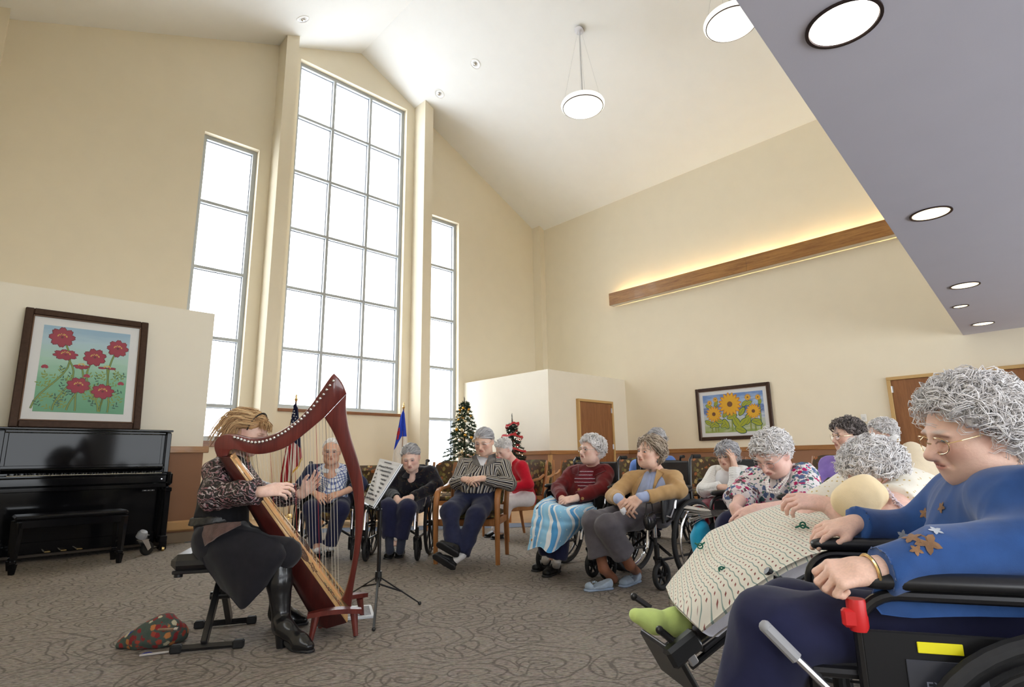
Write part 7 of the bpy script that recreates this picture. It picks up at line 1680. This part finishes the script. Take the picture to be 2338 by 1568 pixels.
MB().box(WP(.07, .2685, .555), (.075, .003, .020), .001).build('yellow_tag', yel_tag, big, smooth=False)
lab_m = mat('grey_maker_plate', S(58, 60, 68), .3); o_ = MB().box(WP(.065, .2685, .49), (.13, .003, .085), .001).build('maker_plate', lab_m, big, smooth=False)
cu_ = bpy.data.curves.new('plate_lettering', 'FONT'); cu_.body = 'EXCEL'; cu_.size = .026; cu_.extrude = .0004; cu_.align_x = 'CENTER'; lo_ = bpy.data.objects.new('plate_lettering', cu_); COL.objects.link(lo_)
dg_ = bpy.context.evaluated_depsgraph_get(); lm_ = bpy.data.meshes.new_from_object(lo_.evaluated_get(dg_)); bpy.data.objects.remove(lo_); lm_.materials.append(mat('plate_lettering_grey', S(150, 156, 176), .4)); lo_ = link('plate_lettering', lm_, o_); lo_.location = (.065, .2708, .478); lo_.rotation_euler = (PI/2, 0, PI)
b = MB(); b.tube([WP(.19, .285, .44), WP(.27, .288, .47), WP(.345, .290, .545)], .0075, 8); b.box(WP(.17, .285, .43), (.06, .02, .045), .004); b.build('brake_lever', steel, big); b = MB(); b.tube([WP(.325, .290, .525), WP(.375, .291, .578)], .0125, 10).ball(WP(.377, .291, .580), .0128, 10, 6); b.build('brake_grip', lever_grey, big)
h = Head(2218, 990, 1.43, .232, 60, 12, 6, 1.0, 1.2, .98); p = Person('nearest woman in a royal blue sweatshirt with gold spectacles and white curly hair', h, ground(2200, 1.4), 'fair', S(200, 190, 184))
sh = [(2200, 1150, 1.68), (2330, 1150, 1.30)]; el = [(2080, 1220, 1.74), (2350, 1246, 1.22)]; wr = [(1950, 1196, 1.70), (1990, 1302, 1.22)]; hp = [(2250, 1420, 1.58), (2290, 1460, 1.32)]; kn = [(1800, 1406, 1.60), (1768, 1440, 1.34)]; an = [(1770, 1590, 1.58), (1700, 1690, 1.36)]
p.face((2262, 1096, 1.50), .0030, .056); h.eyes(p.root, p.o, .55, (.16, .2, .24)); h.glasses(p.root, p.o, gold_wire, 1.12, .015)
hair(h, p.root, p.o, hair_white, 'curly', 2300, 14, .18, .30, -.30, res=.005, curl=.06, r=.0013, per=3, length=.30)
p.hands([(el[0], wr[0], -RH*.95-ZZ*.18+GR*.1, ZZ*.9-GR*.3-RH*.2, -1, .5, .4, .90), (el[1], wr[1], -RH*.95+GR*.15-ZZ*.12, ZZ*.75-GR*.5, 1, 1.35, .2, .92)], .0026)
sd = torso(SDF(.03), hp, (2280, 1220, 1.48), sh, 1.3, .15, .135, .075, (2262, 1104, 1.50)); sleeves(sd, sh, el, wr, (.088, .070, .052), .02, .97); sd.cut(J((2250, 1430, 1.4)), nrm(DN-RH*.2), .5); SWEAT = p.cloth('sweatshirt', sd, sweat_blue, .006, .012, 14, 32, uv=False)
grid_cloth('sweatshirt_hem', [[(1996, 1338, 1.215), (2060, 1336, 1.20), (2160, 1345, 1.19), (2430, 1352, 1.18)], [(1992, 1372, 1.222), (2060, 1380, 1.21), (2160, 1385, 1.20), (2430, 1390, 1.19)], [(2012, 1402, 1.225), (2070, 1410, 1.215), (2160, 1408, 1.20), (2430, 1410, 1.19)]], sweat_blue, p.root, p.o, 24, .006, 20, 3, .006)
collar(p, (2258, 1100, 1.50), left(40), sweat_blue, .068, .03, gap=.25)
MB().torus(J((1986, 1303, 1.22))-p.o, .031, .0035, J(wr[1])-J(el[1]), 28, 6).build('bracelet', brass, p.root)
LEAVES = []; leaf_e = cloth('embroidered_brown_leaf', S(140, 106, 76), .3); leaf_w = cloth('embroidered_pale_leaf', S(190, 196, 204), .2)
for k, (px_, py_, sz, m_) in enumerate(((2060, 1222, .017, leaf_w), (2082, 1228, .020, leaf_e), (2118, 1238, .026, leaf_e), (2136, 1212, .014, leaf_w), (2112, 1172, .017, leaf_e), (2150, 1158, .016, leaf_e), (2092, 1256, .013, leaf_e))): LEAVES.append((px_, py_, sz, m_))
nail = mat('red_nail', S(190, 30, 36), .2)
p.cloth('slacks', legs(SDF(.04), hp, kn, an, (.10, .078, .085), .05, 1.0), cloth('dark_navy_knit_slacks', S(30, 32, 60), .08, .9, .2, 700, .06), .008, .006, 16, 33, uv=False)
for a in an: A = J(a); A[2] = 0; d_ = left(0); p.shoe(A-d_*.07, A+d_*.18, np.array([A[0], A[1], .09]), sockm=sock_w)
core(p, sh, el, wr, hp, kn, an); BODY_BLUE = p
p.finish()

# leaves stitched on the front of the sweatshirt: each lies on the cloth where it is sewn
from mathutils.bvhtree import BVHTree
bv = BVHTree.FromPolygons([v.co[:] for v in SWEAT.data.vertices], [q.vertices[:] for q in SWEAT.data.polygons])
for i, (px_, py_, sz, m_) in enumerate(LEAVES):
    d = nrm(at(px_, py_, 1.0)-EYEP); hit, nn_, _, _ = bv.ray_cast(Vector(EYEP-p.o), Vector(d))
    if hit is None: continue
    c = np.array(hit); n_ = np.array(nn_); n_ = n_ if n_ @ d < 0 else -n_; u, v, _ = frame_of(n_); b = MB(); P_ = []
    for q in range(20):
        a = 2*PI*q/20+i; r_ = sz*((.74+.26*math.cos(5*2*PI*q/20))); pt = c+(u*math.cos(a)+v*math.sin(a))*r_; h2, n2, _, _ = bv.ray_cast(Vector(pt+n_*.05), Vector(-n_)); P_.append((np.array(h2) if h2 is not None else pt)+n_*.0022)
    P_.append(c+n_*.003); b.raw(P_, [(q, (q+1) % 20, 20) for q in range(20)]); b.build('stitched_leaf', m_, p.root)
# ------------------------------------------------------------------ the harpist
right_ = RH
h = Head(571, 988, 3.42, .24, -58, 24, 2, .95, .5, .95); p = Person('red blond harpist in a velvet jacket and long black skirt playing seated', h, ground(490, 3.33), 'pale', S(140, 96, 64))
sh = [(500, 1076, 3.26), (540, 1072, 3.56)]; el = [(488, 1132, 3.10), (600, 1136, 3.66)]; wr = [(602, 1122, 3.03), (692, 1126, 3.60)]; hp = [(506, 1240, 3.26), (512, 1236, 3.44)]; kn = [(648, 1264, 3.22), (664, 1256, 3.46)]; an = [(640, 1420, 3.17), (636, 1392, 3.52)]
p.face((528, 1042, 3.43), .0036, .048); h.eyes(p.root, p.o, .3, (.05, .06, .06))
# long layered hair, fringe and hair band
hb = hair(h, p.root, p.o, hair_blond, 'long', 10, 15, .11, .24, -.34)
rg = np.random.RandomState(5); cur = []
def smooth3(P):
    return np.concatenate([[P[0]], np.stack([P[:-1]*.75+P[1:]*.25, P[:-1]*.25+P[1:]*.75], 1).reshape(-1, 3), [P[-1]]])
for q_, d in h.scalp(1250, 5, .30, -.15):
    nn_ = h.R @ nrm(d/ELLR); c0 = h.W(*q_)+nn_*h.H*rg.uniform(.02, .08); fr = q_[1] > .20 and q_[2] > .27; w1 = rg.uniform(0, 6); sh_ = rg.uniform(.1, 1)
    if not fr and q_[1] > -.14 and q_[2] < .10: continue
    if fr: k, L, g = 6, h.H*rg.uniform(.12, .22), nrm(h.R @ np.array([d[0]*.6-.25, .75, -.75]))
    elif q_[1] > -.14: k, L, g = 11, h.H*rg.uniform(.7, 1.0), nrm(h.R @ np.array([d[0]*.9, -.9, -.22]))
    else: k, L, g = 12, h.H*rg.uniform(.65, 1.1), nrm(h.R @ np.array([d[0]*.2, -.12-.2*rg.rand(), -.3])-ZZ*.7)
    pts = [c0]; v = nrm(nn_*.2+g*.9)
    for i in range(k):
        v = nrm(v*.6+(g if i < 4 else nrm(g*.3-ZZ))*.4); pts.append(pts[-1]+v*L/k+np.array([math.sin(w1+i*.8), math.cos(w1+i*.9), 0])*.0028)
        l = (h.R.T @ (pts[-1]-h.c))/h.H; e2 = (l-ELL0)/np.array([.36, .44, .385]); n2 = np.linalg.norm(e2)
        if n2 < 1: l = ELL0+e2/n2*np.array([.36, .44, .385]); pts[-1] = h.c+h.R @ (l*h.H)
    P_ = smooth3(np.array(pts))
    for j in range(3): cur.append((P_+rg.normal(size=3)*.0025+np.linspace(0, 1, len(P_))[:, None]*rg.normal(size=3)*.004, np.clip(sh_+rg.uniform(-.2, .2), 0, 1)))
strand_mesh('hair_locks', cur, .0020, hair_blond, hb, p.o)
b = MB(); b.tube([h.W(.375*math.sin(a), .10, .16+.40*math.cos(a))-p.o for a in np.linspace(-1.75, 1.75, 24)], .0055, 6, flat=.4); b.build('hair_band', black_plastic, p.root)
p.hands([(el[0], wr[0], RH*.92+ZZ*.12+GR*.25, -GR*.75+ZZ*.6, -1, (.5, .6, .75, .85), .45), (el[1], wr[1], RH*.62+ZZ*.60-GR*.1, GR*.85+RH*.25-ZZ*.2, 1, (.25, .18, .22, .3), .3, 1.0, .16)], .003)
MB().torus(J((662, 1118, 3.08))-p.o, .0105, .002, RH, 16, 5).build('ring', brass, p.root)
sd = torso(SDF(.03), hp, (518, 1112, 3.36), sh, 1.1, .135, .115, .066, (528, 1048, 3.42)); sd.cone(J((500, 1180, 3.34)), J((516, 1112, 3.36)), .118, .118, .05, side=GR, sx=1.15); p.cloth('top', sd, black_cl, .008, .005, 30, 40, uv=False)
sd = SDF(.03); sleeves(sd, sh, el, wr, (.076, .072, .066), .035, .88); s0, s1 = Js(sh); sd.cone(s0, J((508, 1110, 3.28)), .07, .06, .04); sd.cone(s1, J((524, 1110, 3.50)), .066, .06, .04); sd.cone(s0, s1, .064, .064, .04)
p.cloth('velvet_jacket', sd, velvet_m, .0075, .008, 30, 41, uv=False)
belt_m = speckle('black_leather_belt', (.035, .033, .030, 1), .4, 40, .35, .3, 120)
sd = SDF(.02); sd.cone(J((497, 1200, 3.34)), J((506, 1160, 3.35)), 0.144, .136, 0, side=GR, sx=1.14); sd.cut(J((500, 1192, 3.34)), DN+RH*.08, 1.0); sd.cut(J((503, 1174, 3.34)), ZZ-RH*.08, 1.0); p.cloth('belt', sd, belt_m, .006, .0, uv=False)
sd = SDF(.05); h0, h1 = Js(hp); k0, k1 = Js(kn); sd.cone(h0, h1, .125, .125, .05); sd.cone(h0-RH*.02, k0, .125, .078, .05); sd.cone(h1, k1, .125, .075, .05); sd.cone(h0+ZZ*.04, h1+ZZ*.12, .115, .11, .05); sd.cone(k0, k1, .07, .07, .06); sd.cut(J((490, 1196, 3.34)), ZZ-RH*.1, .4); p.cloth('skirt', sd, skirt_m, .008, .007, 20, 42, uv=False)
grid_cloth('skirt_drape', [[(446, 1210, 3.22), (500, 1205, 3.14), (575, 1212, 3.12), (636, 1236, 3.13), (668, 1262, 3.24)], [(452, 1250, 3.15), (505, 1256, 3.08), (575, 1258, 3.07), (640, 1268, 3.10), (667, 1274, 3.22)], [(478, 1306, 3.16), (514, 1312, 3.09), (562, 1318, 3.07), (612, 1310, 3.09), (648, 1296, 3.18)], [(500, 1344, 3.20), (526, 1368, 3.14), (553, 1391, 3.10), (590, 1358, 3.11), (634, 1316, 3.17)]], skirt_m, p.root, p.o, 40, .010, 12, 9, .006)
grid_cloth('lace_hem', [[(447, 1210, 3.27), (466, 1200, 3.15), (505, 1194, 3.10), (550, 1190, 3.10)], [(440, 1232, 3.26), (460, 1222, 3.13), (503, 1208, 3.07), (550, 1194, 3.09)], [(452, 1260, 3.22), (468, 1246, 3.11), (503, 1222, 3.055), (550, 1198, 3.085)]], lace_brown, p.root, p.o, 26, .005, 40, 10, .005)
for (top_, kk, ak, he, to) in (((640, 1284, 3.20), (638, 1330, 3.19), (643, 1424, 3.17), (627, 1476), (716, 1490)), ((646, 1286, 3.48), (640, 1340, 3.50), (634, 1396, 3.50), (612, 1432), (706, 1424))):
    A, B = floor_at(*he), floor_at(*to); d_ = nrm(B-A); A[2] = B[2] = 0; tp_, mk, ak_ = J(top_), J(kk), J(ak); sdv = np.cross(ZZ, d_)
    sd = SDF(.03); sd.chain([tp_, mk, ak_], [.062, .062, .043], .02); hl = A+d_*.04+ZZ*.098; sd.cone(ak_, hl+d_*.02, .043, .04, .03); ball_ = B-d_*.085+ZZ*.036; sd.cone(hl+d_*.015, ball_, .034, .032, .04, side=sdv, sx=1.1); sd.cone(ball_, B-d_*.03+ZZ*.026, .034, .022, .03, side=sdv, sx=1.25); sd.cone(ak_-ZZ*.02, ball_+ZZ*.02, .034, .02, .03)
    sd.cut(tp_, tp_-mk, .12); sd.cut((A+B)/2+ZZ*.012, DN, 1.0); o_ = p.cloth('boot', sd, black_lth, .0055, .0012, 30, 43, uv=False)
    b = MB(); b.tube([A+d_*.035+ZZ*.085-p.o, A+d_*.045-p.o], [.030, .024], 12); b.build('heel', black_lth, o_); b = SDF(.01); b.cone(B-d_*.10+ZZ*.006, B-d_*.03+ZZ*.006, .036, .028, side=sdv, sx=1.1); b.cone(A+d_*.09+ZZ*.03, B-d_*.10+ZZ*.006, .022, .034); b.cut(B+ZZ*.014, ZZ, .12); b.cut(B, DN, 1.); P_, Q_ = b.mesh(.006); add_mesh('sole', P_, Q_, sole_m, o_, p.o)
core(p, sh, el, [(580, 1122, 3.14), (670, 1128, 3.60)], hp, kn, an); p.finish()
# ================================================================== small things on the floor and in laps
bc_ = floor_at(345, 1482); bag = thing('cloth_bag', 'poinsettia print drawstring cloth bag lying slumped on carpet by the harpist', 'bag', (bc_[0], bc_[1], 0)); bo3 = np.array([bc_[0], bc_[1], 0])
sd = SDF(.05); sd.chain([floor_at(290, 1478)-bo3+ZZ*.03, floor_at(330, 1478)-bo3+ZZ*.05, floor_at(372, 1474)-bo3+ZZ*.07, floor_at(400, 1468)-bo3+ZZ*.05], [.028, .05, .072, .04]); sd.cone(floor_at(385, 1470)-bo3+ZZ*.05, floor_at(412, 1462)-bo3+ZZ*.04, .05, .03); sd.cone(floor_at(275, 1480)-bo3+ZZ*.012, floor_at(300, 1478)-bo3+ZZ*.03, .012, .03); sd.cut(np.zeros(3)+ZZ*.002, DN, 2.0)
P_, Q_ = sd.mesh(.006); N = vnormals(P_, Q_); P_ = P_+N*folds(P_, .006, 30, 4)[:, None]; P_[:, 2] = np.maximum(P_[:, 2], .001); add_mesh('bag_body', P_, Q_, bagm, bag, np.zeros(3))
stick_wood = wood('pale_stick_wood', S(150, 122, 100), S(120, 94, 74), 0, 6, .4); cordb = mat('blue_cord', S(50, 62, 150), .8)
a, c = at(308, 1438, 3.16), at(402, 1436, 3.10)
tk = thing('tuning_key', 'wooden stick with silver tip and blue cord lying on top of the cloth bag', 'tuning key', a); MB().tube([a-a, c-a], [.006, .007], 8).build('handle', stick_wood, tk); MB().tube([(c-a)*.97, (c-a)*1.06], .009, 8).build('silver_tip', steel, tk)
MB().tube([np.zeros(3), np.array([-.02, 0, -.01]), np.array([-.03, .01, -.03]), np.array([-.02, .0, -.045]), np.array([-.035, 0, -.06])], .0025, 5).build('cord', cordb, tk)
a, c = floor_at(318, 1500)+ZZ*.007, floor_at(392, 1490)+ZZ*.007
tk = thing('tuning_key', 'pale slim rod with blue cord lying on carpet before the cloth bag', 'tuning key', a); MB().tube([a-a, c-a], [.0055, .006], 8).build('handle', mat('pale_grey_rod', S(170, 164, 158), .4), tk)
MB().tube([np.zeros(3)+ZZ*.002, (c-a)*.15+np.array([.01, .03, .0]), (c-a)*.3+np.array([.01, .035, .0]), (c-a)*.42+np.array([.0, .015, 0])], .0025, 5).build('cord', cordb, tk)
# newspaper and turquoise bag on the wheelchair of the white cardigan
np_m = speckle('newsprint', S(206, 202, 196), .16, 260, .9); npo = at(1610, 1178, 3.62); npr = thing('newspaper', 'folded fanned newspaper sticking out beside the floral blouse woman', 'newspaper', npo); rg = np.random.RandomState(8)
for k in range(11):
    dz = -.024+.006*k; tl = rg.uniform(-18, 4); rows = [[(1578+tl, 1196-k*3.6+rg.uniform(-3, 3), 3.60+k*.006), (1610, 1182-k*1.6, 3.62), (1662, 1176-k*.8, 3.62)], [(1586+tl, 1190-k*3.6+rg.uniform(-4, 4), 3.76), (1616, 1178-k*1.6, 3.78), (1664, 1172-k*.8, 3.78)]]
    grid_cloth('sheet', rows, np_m, npr, npo, 9, .003, 20, k, .002)
photo_m = speckle('newspaper_photograph', S(96, 92, 90), .3, 40, .9); grid_cloth('printed_photograph', [[(1622, 1163, 3.605), (1645, 1163, 3.605), (1660, 1166, 3.605)], [(1626, 1178, 3.60), (1645, 1176, 3.60), (1660, 1176, 3.60)]], photo_m, npr, npo, 6, .0, 20, 1, .002)
tb = thing('tote_bag', 'bright turquoise bag hanging beneath the newspaper', 'bag', at(1602, 1225, 3.66)); sd = SDF(.04); sd.ell((0, 0, 0), (.07, .05, .11)); sd.ell((.03, .02, -.04), (.08, .06, .09)); P_, Q_ = sd.mesh(.009); N = vnormals(P_, Q_); P_ = P_+N*folds(P_, .006, 26, 2)[:, None]; add_mesh('bag_body', P_, Q_, cloth('turquoise_nylon', S(46, 176, 222), .05, .5), tb, np.zeros(3))
MB().tube([(0, 0, .09), (.02, .02, .16), (.06, .03, .15), (.06, .02, .08)], .006, 6).build('strap', MATS['turquoise_nylon'], tb)
# leaves stitched on the blue sweatshirt
